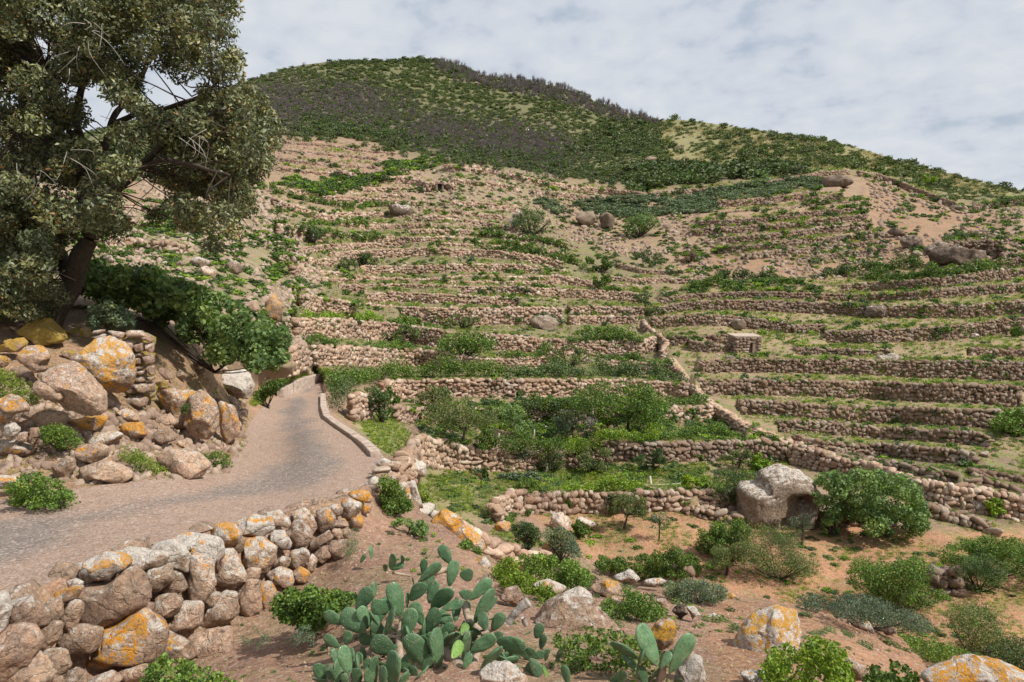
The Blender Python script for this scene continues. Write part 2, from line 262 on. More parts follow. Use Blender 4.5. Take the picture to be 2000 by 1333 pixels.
# ------------------------------------------------------------------ ground grid
NU, NV, VM = 481, 361, 1560.0
gu = np.linspace(-450, 2450, NU); gt = np.linspace(0, 1, NV)
GS = skyl(gu); GV = GS[:, None]+(VM-GS[:, None])*gt[None]; GU = np.repeat(gu[:, None], NV, 1)
GD = Ds(GU, GV)
Dfield = np.zeros_like(GD); inA = inpoly(GU, GV, PA) | inpoly(GU, GV, PF) | inpoly(GU, GV, PM)
for i in range(NU):
    u = gu[i]; kn = []
    for w_ in wl:
        if not w_['kn']: continue
        if w_['u'][0] <= u <= w_['u'][-1]:
            kn.append((float(np.interp(u, w_['u'], w_['vt'])), float(np.interp(u, w_['u'], w_['vb'])), float(np.interp(u, w_['u'], w_['d']))))
    if not kn: continue
    kn.sort()
    vs, ds = [], []
    for (a, b, d) in kn: vs += [a, b]; ds += [d*1.002+.10, d+.02]
    sv = np.arange(GS[i], VM, 10.0); sdv = Vf(np.full_like(sv, u), sv)
    for v, d in zip(sv, sdv):
        ok = True
        for k, (a, b, dd) in enumerate(kn):
            if a-14 < v < b+10: ok = False
        for k in range(len(kn)-1):
            if kn[k][1] < v < kn[k+1][0] and kn[k+1][0]-kn[k][1] < 46: ok = False
        if ok: vs.append(v); ds.append(d)
    o = np.argsort(vs); vs = np.array(vs)[o]; ds = np.array(ds)[o]
    ds = np.minimum.accumulate(ds)
    prof = 1/np.interp(GV[i], vs, 1/ds)
    GD[i] = np.where(inA[i], GD[i], prof)
_p = W(GU, GV, GD)
amp = np.clip(GD*.004, .02, 3.0)*np.clip((GD-3)/6, .5, 1)
roadQ = [(632, 748), (635, 770), (640, 815), (700, 860), (745, 885), (738, 930), (700, 960), (560, 1000), (400, 1035), (200, 1090), (0, 1180), (-500, 1400), (-500, 1120), (0, 990), (200, 955), (440, 935), (470, 880), (490, 825), (540, 770), (590, 745)]
rm = 1-soft(GU, GV, roadQ, 20)
GD = GD+fbm(_p/np.clip(GD[..., None]*.05, .5, 9), 3, 4)*amp*rm*1.2
GP = W(GU, GV, GD)
def gridlookup(A, u, v):
    u = np.asarray(u, float); v = np.asarray(v, float)
    fi = np.clip((u-gu[0])/(gu[1]-gu[0]), 0, NU-1.001); s = skyl(u); fj = np.clip((v-s)/(VM-s)*(NV-1), 0, NV-1.001)
    i = fi.astype(int); j = fj.astype(int); a = fi-i; b = fj-j
    if A.ndim == 3: a = a[..., None]; b = b[..., None]
    return (A[i, j]*(1-a)+A[i+1, j]*a)*(1-b)+(A[i, j+1]*(1-a)+A[i+1, j+1]*a)*b
def GDat(u, v): return gridlookup(GD, u, v)
def G(u, v): return W(u, v, GDat(u, v))

# ------------------------------------------------------------------ mesh helpers
def mesh(name, V, Fc, mat=None, smooth=False):
    V = np.asarray(V, np.float32); me = bpy.data.meshes.new(name)
    if isinstance(Fc, np.ndarray):
        k = Fc.shape[1]; me.vertices.add(len(V)); me.vertices.foreach_set('co', V.ravel())
        me.loops.add(Fc.size); me.loops.foreach_set('vertex_index', Fc.ravel().astype(np.int32))
        me.polygons.add(len(Fc)); me.polygons.foreach_set('loop_start', np.arange(0, Fc.size, k, dtype=np.int32)); me.update(calc_edges=True)
    else:
        me.from_pydata(V.tolist(), [], Fc); me.update()
    if smooth: me.polygons.foreach_set('use_smooth', np.ones(len(me.polygons), bool))
    if mat: me.materials.append(mat)
    return me
def obj(name, me, parent=None, loc=None):
    o = bpy.data.objects.new(name, me); COL.objects.link(o)
    if parent is not None: o.parent = parent
    if loc is not None: o.location = loc
    return o
def tag(o, label=None, cat=None, group=None, kind=None):
    if label: o['label'] = label
    if cat: o['category'] = cat
    if group: o['group'] = group
    if kind: o['kind'] = kind
    return o
def empty(name, loc, rz=0):
    o = bpy.data.objects.new(name, None); COL.objects.link(o); o.location = [float(x) for x in loc]; o.rotation_euler = (0, 0, rz); o.empty_display_size = .2; return o
def ico(n):
    t = (1+5**.5)/2
    V = [(-1, t, 0), (1, t, 0), (-1, -t, 0), (1, -t, 0), (0, -1, t), (0, 1, t), (0, -1, -t), (0, 1, -t), (t, 0, -1), (t, 0, 1), (-t, 0, -1), (-t, 0, 1)]
    Fc = [(0, 11, 5), (0, 5, 1), (0, 1, 7), (0, 7, 10), (0, 10, 11), (1, 5, 9), (5, 11, 4), (11, 10, 2), (10, 7, 6), (7, 1, 8), (3, 9, 4), (3, 4, 2), (3, 2, 6), (3, 6, 8), (3, 8, 9), (4, 9, 5), (2, 4, 11), (6, 2, 10), (8, 6, 7), (9, 8, 1)]
    V = [np.array(v)/np.linalg.norm(v) for v in V]
    for _ in range(n-1):
        c = {}; F2 = []
        def mid(a, b):
            k = (min(a, b), max(a, b))
            if k not in c: m = V[a]+V[b]; V.append(m/np.linalg.norm(m)); c[k] = len(V)-1
            return c[k]
        for a, b, d in Fc:
            x, y, z = mid(a, b), mid(b, d), mid(d, a); F2 += [(a, x, z), (b, y, x), (d, z, y), (x, y, z)]
        Fc = F2
    return np.array(V), np.array(Fc)
ICO = {n: ico(n) for n in (1, 2, 3, 4, 5)}
def rot_m(e):
    """euler array (n,3) -> matrices"""
    cx, cy, cz = np.cos(e).T; sx, sy, sz = np.sin(e).T
    return np.stack([np.stack([cy*cz, sx*sy*cz-cx*sz, cx*sy*cz+sx*sz], -1), np.stack([cy*sz, sx*sy*sz+cx*cz, cx*sy*sz-sx*cz], -1), np.stack([-sy, sx*cy, cx*cy], -1)], 1)
def join_many(Vt, Ft, pos, scl, eul, jit=0, rs=None):
    n = len(pos); M = rot_m(np.asarray(eul, float)); V = Vt[None]*np.ones((n, 1, 1))
    if jit: V = V*(1+rs.uniform(-jit, jit, V.shape[:2]+((3,) if len(Vt) == 8 else (1,))))
    V = V*np.asarray(scl)[:, None]; V = np.einsum('nij,nkj->nki', M, V)+np.asarray(pos)[:, None]
    Fc = Ft[None]+(np.arange(n)*len(Vt))[:, None, None]
    return V.reshape(-1, 3), Fc.reshape(-1, Ft.shape[1])
def tubes(paths, sides=6):
    """paths: list of (points (n,3), radii n)"""
    VV, FF = [], []; off = 0
    for P, r in paths:
        P = np.asarray(P, float); n = len(P); T = np.gradient(P, axis=0); T /= np.linalg.norm(T, axis=1)[:, None]+1e-9
        up = np.array([.3, .2, .93]); A = np.cross(T, up); A /= np.linalg.norm(A, axis=1)[:, None]+1e-9; B = np.cross(T, A)
        a = np.arange(sides)/sides*2*math.pi
        V = P[:, None]+(A[:, None]*np.cos(a)[None, :, None]+B[:, None]*np.sin(a)[None, :, None])*np.asarray(r, float)[:, None, None]
        VV.append(V.reshape(-1, 3)); i = np.arange(n-1)[:, None]*sides; j = np.arange(sides)[None]; k = (j+1) % sides
        FF.append(np.stack([i+j, i+k, i+sides+k, i+sides+j], -1).reshape(-1, 4)+off); off += n*sides
    return np.concatenate(VV), np.concatenate(FF)
def smooth_path(P, n, wob=0, seed=0):
    P = np.asarray(P, float); t = np.linspace(0, len(P)-1, n); i = np.clip(t.astype(int), 0, len(P)-2); f = (t-i)[:, None]
    p0 = P[np.maximum(i-1, 0)]; p1 = P[i]; p2 = P[i+1]; p3 = P[np.minimum(i+2, len(P)-1)]
    q = .5*((2*p1)+(-p0+p2)*f+(2*p0-5*p1+4*p2-p3)*f**2+(-p0+3*p1-3*p2+p3)*f**3)
    if wob: q = q+np.stack([vnoise(q*1.7+9*k, seed+k) for k in range(3)], -1)*wob
    return q

# ------------------------------------------------------------------ materials
def newmat(name):
    m = bpy.data.materials.new(name); m.use_nodes = True; nt = m.node_tree; nt.nodes.clear()
    o = nt.nodes.new('ShaderNodeOutputMaterial'); b = nt.nodes.new('ShaderNodeBsdfPrincipled'); nt.links.new(b.outputs[0], o.inputs[0])
    b.inputs['Roughness'].default_value = .9; b.inputs['Specular IOR Level'].default_value = .2
    return m, nt, b, o
class NB:
    def __init__(s, nt): s.nt = nt; s.pos = None
    def n(s, t, **k):
        x = s.nt.nodes.new(t)
        for a, b in k.items(): setattr(x, a, b)
        return x
    def l(s, a, b): s.nt.links.new(a, b)
    def P(s):
        if not s.pos: s.pos = s.n('ShaderNodeNewGeometry')
        return s.pos
    def noise(s, scale, det=4, rough=.55, off=0, dist=0):
        n = s.n('ShaderNodeTexNoise'); n.inputs['Scale'].default_value = scale; n.inputs['Detail'].default_value = det; n.inputs['Roughness'].default_value = rough
        n.inputs['Distortion'].default_value = dist
        if off:
            a = s.n('ShaderNodeVectorMath', operation='ADD'); a.inputs[1].default_value = (off, off*.7, off*1.3); s.l(s.P().outputs['Position'], a.inputs[0]); s.l(a.outputs[0], n.inputs['Vector'])
        else: s.l(s.P().outputs['Position'], n.inputs['Vector'])
        return n.outputs[0]
    def vor(s, scale, feat='F1', out='Distance'):
        n = s.n('ShaderNodeTexVoronoi', feature=feat); n.inputs['Scale'].default_value = scale; s.l(s.P().outputs['Position'], n.inputs['Vector']); return n.outputs[out]
    def ramp(s, src, stops, mode='LINEAR'):
        r = s.n('ShaderNodeValToRGB'); s.l(src, r.inputs[0]); e = r.color_ramp.elements; r.color_ramp.interpolation = mode
        while len(e) < len(stops): e.new(.5)
        for q, (p, c) in zip(e, stops): q.position = p; q.color = (*(c if hasattr(c, '__len__') else (c,)*3), 1)
        return r.outputs[0]
    def m(s, op, a, b=None, c=None, clamp=False):
        x = s.n('ShaderNodeMath', operation=op, use_clamp=clamp)
        for i, v in enumerate((a, b, c)):
            if v is None: continue
            if isinstance(v, (int, float)): x.inputs[i].default_value = v
            else: s.l(v, x.inputs[i])
        return x.outputs[0]
    def mix(s, f, a, b, mode='MIX'):
        x = s.n('ShaderNodeMixRGB', blend_type=mode)
        for i, v in enumerate((f, a, b)):
            if isinstance(v, (int, float)): x.inputs[i].default_value = v
            elif isinstance(v, tuple): x.inputs[i].default_value = (*v, 1)
            else: s.l(v, x.inputs[i])
        return x.outputs[0]
    def bump(s, h, dist, strength=1, b=None, prev=None):
        x = s.n('ShaderNodeBump'); x.inputs['Distance'].default_value = dist; x.inputs['Strength'].default_value = strength; s.l(h, x.inputs['Height'])
        if prev is not None: s.l(prev, x.inputs['Normal'])
        if b is not None: s.l(x.outputs[0], b.inputs['Normal'])
        return x.outputs[0]

def rock_mat(name, c1, c2, c3, sc=1.0, lich=True):
    m, nt, b, o = newmat(name); s = NB(nt)
    oi = s.n('ShaderNodeObjectInfo'); sc3 = s.n('ShaderNodeSeparateColor'); s.l(oi.outputs['Color'], sc3.inputs[0])
    orange, white, tone = sc3.outputs[0], sc3.outputs[1], sc3.outputs[2]
    big = s.noise(1.6*sc, 4, .6); mid = s.noise(9*sc, 8, .72, 3.1); fine = s.noise(38*sc, 6, .82, 7.7)
    col = s.mix(s.ramp(big, [(.38, 0), (.62, 1)]), c1, c2)
    col = s.mix(s.ramp(mid, [(.42, 0), (.7, 1)]), col, c3)
    rv = s.m('MULTIPLY_ADD', oi.outputs['Random'], .5, .75)
    col = s.mix(1.0, col, rv, 'MULTIPLY')
    col = s.mix(.85, col, s.ramp(fine, [(.3, .3), (.46, .8), (.56, 1.05), (.7, 1.5)]), 'MULTIPLY')
    spk = s.vor(75*sc); col = s.mix(s.ramp(spk, [(.12, .5), (.22, 0)]), col, (.62, .55, .48))
    hgt = s.m('ADD', s.m('MULTIPLY', mid, .55), s.m('MULTIPLY', fine, .22))
    cav = s.noise(17*sc, 6, .7, 41); col = s.mix(.8, col, s.ramp(cav, [(.34, .32), (.45, .9), (.6, 1.1), (.72, 1.3)]), 'MULTIPLY')
    wv = s.n('ShaderNodeTexVoronoi', feature='DISTANCE_TO_EDGE'); wv.inputs['Scale'].default_value = 2.6*sc; ws = s.n('ShaderNodeVectorMath', operation='MULTIPLY_ADD'); nv = s.n('ShaderNodeTexNoise'); nv.inputs['Scale'].default_value = 3*sc; nv.inputs['Detail'].default_value = 4; s.l(s.P().outputs['Position'], nv.inputs['Vector']); s.l(nv.outputs['Color'], ws.inputs[0]); ws.inputs[1].default_value = (.7/sc,)*3; s.l(s.P().outputs['Position'], ws.inputs[2]); s.l(ws.outputs[0], wv.inputs['Vector'])
    crk = s.ramp(wv.outputs['Distance'], [(0, 0), (.035, 1)]); col = s.mix(.22, col, crk, 'MULTIPLY'); hgt = s.m('ADD', s.m('MULTIPLY', crk, .12), s.m('ADD', hgt, s.m('MULTIPLY', cav, .35)))
    if lich:
        g = s.n('ShaderNodeNewGeometry'); sp = s.n('ShaderNodeSeparateXYZ'); s.l(g.outputs['Normal'], sp.inputs[0])
        up = s.m('MULTIPLY', sp.outputs[2], .16)
        wn = s.noise(11*sc, 9, .78, 11.3)
        th = s.m('ADD', s.m('ADD', wn, up), s.m('MULTIPLY', white, .33))
        col = s.mix(s.ramp(th, [(.70, 0), (.79, .8)]), col, s.mix(s.ramp(fine, [(.4, 0), (.6, 1)]), (.48, .43, .37), (.80, .75, .68)))
        on = s.noise(6.5*sc, 6, .6, 23.9, .25); on2 = s.noise(26*sc, 6, .75, 31.7)
        ot = s.m('ADD', s.m('ADD', s.m('MULTIPLY', on, .75), s.m('MULTIPLY', on2, .25)), s.m('ADD', s.m('MULTIPLY', orange, .30), s.m('MULTIPLY', up, .35)))
        oc = s.mix(s.ramp(on2, [(.4, 0), (.62, 1)]), (.50, .27, .035), (.78, .30, .012))
        oc = s.mix(tone, oc, (.42, .29, .03))
        col = s.mix(s.m('MULTIPLY', s.ramp(ot, [(.705, 0), (.735, 1)]), s.ramp(fine, [(.40, 0), (.52, 1)])), col, oc)
    s.l(col, b.inputs['Base Color'])
    s.bump(hgt, .10/sc, 1.0, b)
    return m
ROCK = rock_mat('weathered_volcanic_rock', (.54, .37, .25), (.47, .30, .21), (.34, .26, .20))
ROCKP = rock_mat('pale_tuff_rock', (.28, .20, .14), (.21, .15, .105), (.34, .265, .2), .8)
ROCKD = rock_mat('dark_brown_rock', (.20, .145, .11), (.25, .18, .13), (.14, .105, .085), .3)

def wall_mat():
    m, nt, b, o = newmat('dry_stone'); s = NB(nt); g = s.P()
    oi = s.n('ShaderNodeObjectInfo'); sp = s.n('ShaderNodeSeparateColor'); s.l(oi.outputs['Color'], sp.inputs[0])
    r = g.outputs['Random Per Island']
    rr = s.m('FRACT', s.m('ADD', r, s.m('MULTIPLY', oi.outputs['Random'], 7.3)))
    col = s.ramp(rr, [(0, (.30, .20, .14)), (.25, (.46, .33, .245)), (.5, (.38, .26, .19)), (.72, (.51, .39, .30)), (.86, (.60, .50, .41)), (1, (.40, .25, .17))])
    f = s.noise(14, 5, .7); col = s.mix(.8, col, s.ramp(f, [(.3, .5), (.5, 1), (.7, 1.35)]), 'MULTIPLY')
    patch = s.noise(.35, 3, .5, 4.4); col = s.mix(1, col, s.ramp(patch, [(.35, (.82, .8, .8)), (.65, (1.12, 1.08, 1.02))]), 'MULTIPLY')
    col = s.mix(1, col, sp.outputs[1], 'MULTIPLY')
    on = s.noise(1.9, 6, .7, 9.1); col = s.mix(s.ramp(on, [(.70, 0), (.74, .8)]), col, (.6, .27, .04))
    s.l(col, b.inputs['Base Color']); s.bump(f, .03, 1, b)
    return m
WALLM = wall_mat()

def leaf_mat(name, dark, light, third=None, trans=.25, rough=.55, spec=.35):
    m, nt, b, o = newmat(name); s = NB(nt); g = s.P(); oi = s.n('ShaderNodeObjectInfo')
    r = g.outputs['Random Per Island']
    st = [(0, dark), (.62, light), (.93, tuple(min(1, x*1.35) for x in light))]
    if third: st.append((1, third))
    col = s.ramp(r, st)
    n = s.noise(1.4, 5, .65); col = s.mix(1, col, s.ramp(n, [(.32, (.62, .72, .75)), (.5, (1, 1, 1)), (.68, (1.35, 1.2, .85))]), 'MULTIPLY')
    rv = s.m('MULTIPLY_ADD', oi.outputs['Random'], .45, .78); col = s.mix(1, col, rv, 'MULTIPLY')
    s.l(col, b.inputs['Base Color']); b.inputs['Roughness'].default_value = rough; b.inputs['Specular IOR Level'].default_value = spec
    t = s.n('ShaderNodeBsdfTranslucent'); s.l(s.mix(1, col, (1.1, 1.25, .6), 'MULTIPLY'), t.inputs[0]); x = s.n('ShaderNodeMixShader'); x.inputs[0].default_value = trans
    s.l(b.outputs[0], x.inputs[1]); s.l(t.outputs[0], x.inputs[2]); s.l(x.outputs[0], o.inputs[0])
    return m
LM = dict(
 oak=leaf_mat('oak_leaves', (.045, .057, .028), (.17, .185, .088), (.26, .12, .05), .15, .5, .5),
 fig=leaf_mat('fig_leaves', (.07, .13, .04), (.20, .29, .10), (.30, .34, .13), .35),
 dark=leaf_mat('dark_green_leaves', (.035, .065, .018), (.09, .14, .045), (.16, .19, .06), .2),
 olive=leaf_mat('olive_green_leaves', (.055, .08, .024), (.135, .17, .055), (.25, .24, .08), .2),
 vine=leaf_mat('vine_leaves', (.038, .08, .012), (.115, .19, .032), (.27, .29, .06), .25),
 bright=leaf_mat('bright_green_leaves', (.08, .15, .012), (.20, .30, .03), (.36, .38, .06), .3),
 grey=leaf_mat('grey_green_leaves', (.06, .095, .055), (.14, .19, .115), (.22, .25, .16), .15),
 blue=leaf_mat('blue_green_reeds', (.07, .105, .055), (.15, .195, .105), None, .15),
 brown=leaf_mat('dry_brown_twigs', (.07, .05, .035), (.16, .12, .08), None, .05),
 burnt=leaf_mat('burnt_twigs', (.075, .060, .064), (.15, .126, .128), (.215, .185, .18), 0, .9, .1),
 scrub=leaf_mat('hill_scrub_leaves', (.05, .075, .02), (.12, .155, .045), (.2, .21, .08), .2),
 scrubd=leaf_mat('dark_hill_scrub_leaves', (.04, .06, .02), (.095, .125, .045), None, .15),
 grass=leaf_mat('green_grass_blades', (.10, .16, .02), (.24, .31, .05), (.40, .37, .14), .3),
 straw=leaf_mat('dry_straw_blades', (.30, .25, .13), (.46, .38, .22), (.6, .5, .3), .2))
def simple(name, col, rough=.9, nsc=0, amt=.4, bump=0, spec=.2):
    m, nt, b, o = newmat(name); s = NB(nt); b.inputs['Roughness'].default_value = rough; b.inputs['Specular IOR Level'].default_value = spec
    if nsc:
        f = s.noise(nsc, 6, .65); s.l(s.mix(1, col, s.ramp(f, [(.3, 1-amt), (.7, 1+amt)]), 'MULTIPLY'), b.inputs['Base Color'])
        if bump: s.bump(f, bump, 1, b)
    else: b.inputs['Base Color'].default_value = (*col, 1)
    return m
BARK = simple('rough_bark', (.065, .05, .038), nsc=14, bump=.03)
TWIG = simple('grey_twigs', (.20, .17, .14), nsc=8)
TWIGP = simple('pale_bare_twigs', (.34, .31, .27), nsc=8)

def ground_mat():
    m, nt, b, o = newmat('hillside_soil'); s = NB(nt)
    a = s.n('ShaderNodeAttribute', attribute_name='base'); k = s.n('ShaderNodeAttribute', attribute_name='scl')
    f1 = s.noise(.6, 6, .65); f2 = s.noise(9, 6, .7, 3.3); f3 = s.noise(60, 4, .7, 6.1)
    col = s.mix(.85, a.outputs['Color'], s.ramp(f1, [(.32, (.72, .7, .68)), (.5, (1, 1, 1)), (.68, (1.25, 1.22, 1.15))]), 'MULTIPLY')
    col = s.mix(.8, col, s.ramp(f2, [(.3, (.62, .6, .58)), (.5, (1, 1, 1)), (.68, (1.25, 1.25, 1.22))]), 'MULTIPLY')
    col = s.mix(.7, col, s.ramp(f3, [(.3, .6), (.5, 1), (.68, 1.3)]), 'MULTIPLY')
    gv = s.vor(38, out='Color'); gs = s.n('ShaderNodeSeparateColor'); s.l(gv, gs.inputs[0])
    col = s.mix(s.ramp(gs.outputs[0], [(.84, 0), (.88, .55)]), col, (.52, .42, .34))
    gr = s.noise(1.1, 5, .7, 13.0)
    gm = s.m('MULTIPLY', s.ramp(gr, [(.47, 0), (.6, 1)]), k.outputs['Fac'])
    col = s.mix(gm, col, s.mix(s.ramp(f2, [(.4, 0), (.6, 1)]), (.10, .14, .035), (.27, .26, .10)))
    s.l(col, b.inputs['Base Color'])
    h = s.m('ADD', s.m('MULTIPLY', f2, .7), s.m('MULTIPLY', f3, .14)); p = s.bump(h, .10, 1); s.bump(f1, .25, .7, b, p)
    return m
GROUND = ground_mat()
def road_mat():
    m, nt, b, o = newmat('worn_gravel_road'); s = NB(nt); a = s.n('ShaderNodeAttribute', attribute_name='edge')
    f1 = s.noise(.45, 5, .6); f2 = s.noise(5, 6, .7, 2.2); f3 = s.noise(45, 5, .8, 5.5)
    grey = s.mix(s.ramp(f2, [(.35, 0), (.65, 1)]), (.165, .135, .117), (.24, .197, .168))
    dust = s.mix(s.ramp(f2, [(.35, 0), (.65, 1)]), (.29, .20, .15), (.35, .25, .19))
    k = s.m('ADD', s.m('MULTIPLY', f1, 1.1), s.m('MULTIPLY', a.outputs['Fac'], .9))
    col = s.mix(s.ramp(k, [(.72, 0), (1.15, 1)]), grey, dust)
    col = s.mix(.95, col, s.ramp(f3, [(.34, .35), (.5, 1), (.64, 1.65)]), 'MULTIPLY')
    gv = s.vor(34, out='Color'); gs = s.n('ShaderNodeSeparateColor'); s.l(gv, gs.inputs[0])
    col = s.mix(s.ramp(gs.outputs[0], [(.72, 0), (.78, .7)]), col, s.mix(gs.outputs[1], (.5, .40, .34), (.16, .13, .12)))
    s.l(col, b.inputs['Base Color'])
    s.bump(s.m('ADD', s.m('MULTIPLY', f2, .35), s.m('MULTIPLY', f3, .3)), .045, 1, b)
    return m
ROAD = road_mat()

# ------------------------------------------------------------------ ground sheet
def ground():
    zc = []
    base = np.zeros(GD.shape+(3,)); base[:] = (.29, .19, .13); grass = np.full(GD.shape, .35)
    def z(poly, c, e, g=None):
        k = soft(GU, GV, poly, e)
        base[:] = base*(1-k[..., None])+np.array(c)*k[..., None]
        if g is not None: grass[:] = grass*(1-k)+g*k
    z([(500, 0), (500, 420), (860, 420), (1250, 430), (1340, 600), (2500, 620), (2500, 1000), (1900, 1040), (1520, 900), (1290, 800), (1100, 790), (600, 720), (400, 500)], (.175, .135, .08), 40, .95)
    z([(1270, 560), (2500, 500), (2500, 950), (1500, 860), (1340, 740)], (.29, .205, .125), 30, .85)
    z([(-500, 0), (2500, 0), (2500, 470), (1880, 395), (1660, 335), (1480, 350), (1280, 368), (1120, 352), (1000, 332), (880, 315), (780, 300), (700, 275), (540, 268), (300, 340), (-500, 420)], (.095, .095, .04), 24, .5)
    z([(1280, 235), (1420, 242), (1700, 292), (2000, 370), (2000, 400), (1860, 380), (1700, 328), (1500, 330), (1300, 345), (1270, 300)], (.22, .20, .09), 22, .5)
    z([(520, 180), (700, 190), (830, 240), (1060, 265), (1180, 290), (1090, 335), (900, 300), (700, 250), (540, 245)], (.085, .07, .055), 30, .15)
    z([(545, 268), (700, 272), (790, 300), (740, 335), (540, 335)], (.27, .17, .115), 12, .1)
    z([(840, 320), (1000, 335), (1130, 365), (1060, 450), (930, 440), (850, 430)], (.25, .185, .13), 20, .7)
    z([(1110, 400), (1260, 440), (1360, 400), (1400, 470), (1330, 520), (1180, 490), (1110, 450)], (.28, .185, .125), 25, .4)
    z([(1680, 340), (1850, 400), (1960, 430), (1960, 520), (1600, 545), (1400, 540), (1330, 500), (1720, 460)], (.27, .155, .10), 20, .4)
    z([(0, 420), (300, 400), (480, 420), (570, 500), (560, 640), (350, 600), (0, 560)], (.27, .20, .135), 25, .8)
    z([(760, 860), (850, 905), (1100, 925), (1550, 900), (1450, 985), (1020, 960), (900, 1040), (830, 990), (800, 930)], (.26, .21, .11), 18, .85)
    z([(1030, 1005), (1440, 985), (1850, 1040), (2500, 1000), (2500, 1350), (1800, 1300), (1500, 1170), (1200, 1130), (1100, 1050)], (.41, .215, .12), 14, .4)
    z(PF, (.33, .20, .14), 4, .25)
    z([(1400, 1165), (1760, 1225), (1850, 1333), (1900, 1600), (1500, 1500), (1380, 1250)], (.37, .205, .125), 12, .1)
    z([(-500, 600), (200, 640), (560, 760), (480, 860), (440, 930), (0, 1000), (-500, 1100)], (.36, .225, .14), 14, .25)
    z([(690, 830), (760, 800), (800, 850), (790, 900), (740, 880)], (.30, .26, .12), 8, .9)
    V = GP.reshape(-1, 3); i = np.arange(NU-1)[:, None]*NV; j = np.arange(NV-1)[None]
    Fc = np.stack([i+j, i+j+1, i+NV+j+1, i+NV+j], -1).reshape(-1, 4)
    # the far side of the hills beyond the skyline
    top = GP[:, 0]; b1 = top*np.array([1.06, 1.06, 1])-np.array([0, 0, 4]); b2 = top*np.array([1.5, 1.5, 1])-np.array([0, 0, 60]); b3 = top*np.array([2.2, 2.2, 0])-np.array([0, 0, 16.])
    n0 = len(V); V = np.concatenate([V, b1, b2, b3]); ii = np.arange(NU-1)
    ex = [np.stack([ii*NV, (ii+1)*NV, n0+ii+1, n0+ii], -1), np.stack([n0+ii, n0+ii+1, n0+NU+ii+1, n0+NU+ii], -1), np.stack([n0+NU+ii, n0+NU+ii+1, n0+2*NU+ii+1, n0+2*NU+ii], -1)]
    # the slope at and behind the camera
    bot = GP[:, -1]; n1 = len(V); k1 = bot*np.array([.5, .3, 0])+np.array([0, 0, -1.75]); k2 = np.stack([np.linspace(-9, 9, NU), np.full(NU, -3.0), np.full(NU, -1.6)], -1); k3 = np.stack([np.linspace(-50, 50, NU), np.full(NU, -60.0), np.full(NU, 2.0)], -1)
    V = np.concatenate([V, k1, k2, k3]); a0 = ii*NV+NV-1; a1 = (ii+1)*NV+NV-1
    ex += [np.stack([a1, a0, n1+ii, n1+ii+1], -1), np.stack([n1+ii+1, n1+ii, n1+NU+ii, n1+NU+ii+1], -1), np.stack([n1+NU+ii+1, n1+NU+ii, n1+2*NU+ii, n1+2*NU+ii+1], -1)]
    Fc = np.concatenate([Fc]+ex)
    me = mesh('ground', V, Fc, GROUND, True)
    cl = np.concatenate([base.reshape(-1, 3), np.tile([.12, .13, .06], (3*NU, 1)), np.tile([.38, .26, .18], (3*NU, 1))]); cl = np.concatenate([cl, np.ones((len(cl), 1))], 1)
    at = me.attributes.new('base', 'FLOAT_COLOR', 'POINT'); at.data.foreach_set('color', cl.ravel().astype(np.float32))
    gg = np.concatenate([grass.reshape(-1), np.full(6*NU, .2)]); at = me.attributes.new('scl', 'FLOAT', 'POINT'); at.data.foreach_set('value', gg.astype(np.float32))
    tag(obj('ground', me), kind='structure')
    a = np.linspace(0, 2*math.pi, 65)[:-1]; Vp = [(0, 0, -18)]+[(3500*math.cos(t), 3500*math.sin(t), -18) for t in a]
    me = mesh('far_ground', Vp, [(0, i+1, (i+1) % 64+1) for i in range(64)], GROUND)
    at = me.attributes.new('base', 'FLOAT_COLOR', 'POINT'); at.data.foreach_set('color', np.tile([.2, .18, .1, 1], 65).astype(np.float32))
    tag(obj('far_ground', me), kind='structure')
ground()

# ------------------------------------------------------------------ road, path
def strip(name, rows, mat, n=60, lift=.004, nr=160, fn=None):
    Rw = np.array(rows, float); t = np.linspace(0, len(Rw)-1, nr); k = np.arange(len(Rw))
    v = np.interp(t, k, Rw[:, 0]); l = np.interp(t, k, Rw[:, 1]); r = np.interp(t, k, Rw[:, 2]); s = np.linspace(0, 1, n)
    e = np.abs(s*2-1)[None]; U = l[:, None]+(r-l)[:, None]*s[None]
    vl = np.interp(t, k, Rw[:, 3]) if Rw.shape[1] > 3 else v
    VVv = vl[:, None]*(1-s)[None]+v[:, None]*s[None]
    P = W(U, VVv, (fn or Ds)(U, VVv)*(1-lift)).copy(); P[..., 2] += .012*fbm(P*2.2, 5, 3)
    i = np.arange(nr-1)[:, None]*n; j = np.arange(n-1)[None]; Fc = np.stack([i+j, i+n+j, i+n+j+1, i+j+1], -1).reshape(-1, 4)
    me = mesh(name, P.reshape(-1, 3), Fc, mat, True)
    at = me.attributes.new('edge', 'FLOAT', 'POINT'); at.data.foreach_set('value', np.clip((e+.25*fbm(P*.6, 8, 3)[..., :])*1.0, 0, 1.3).repeat(1, 0).ravel().astype(np.float32) if e.shape[0] > 1 else np.clip(np.broadcast_to(e, U.shape)+.35*fbm(P*.6, 8, 3), 0, 1.4).ravel().astype(np.float32))
    return tag(obj(name, me), kind='structure')
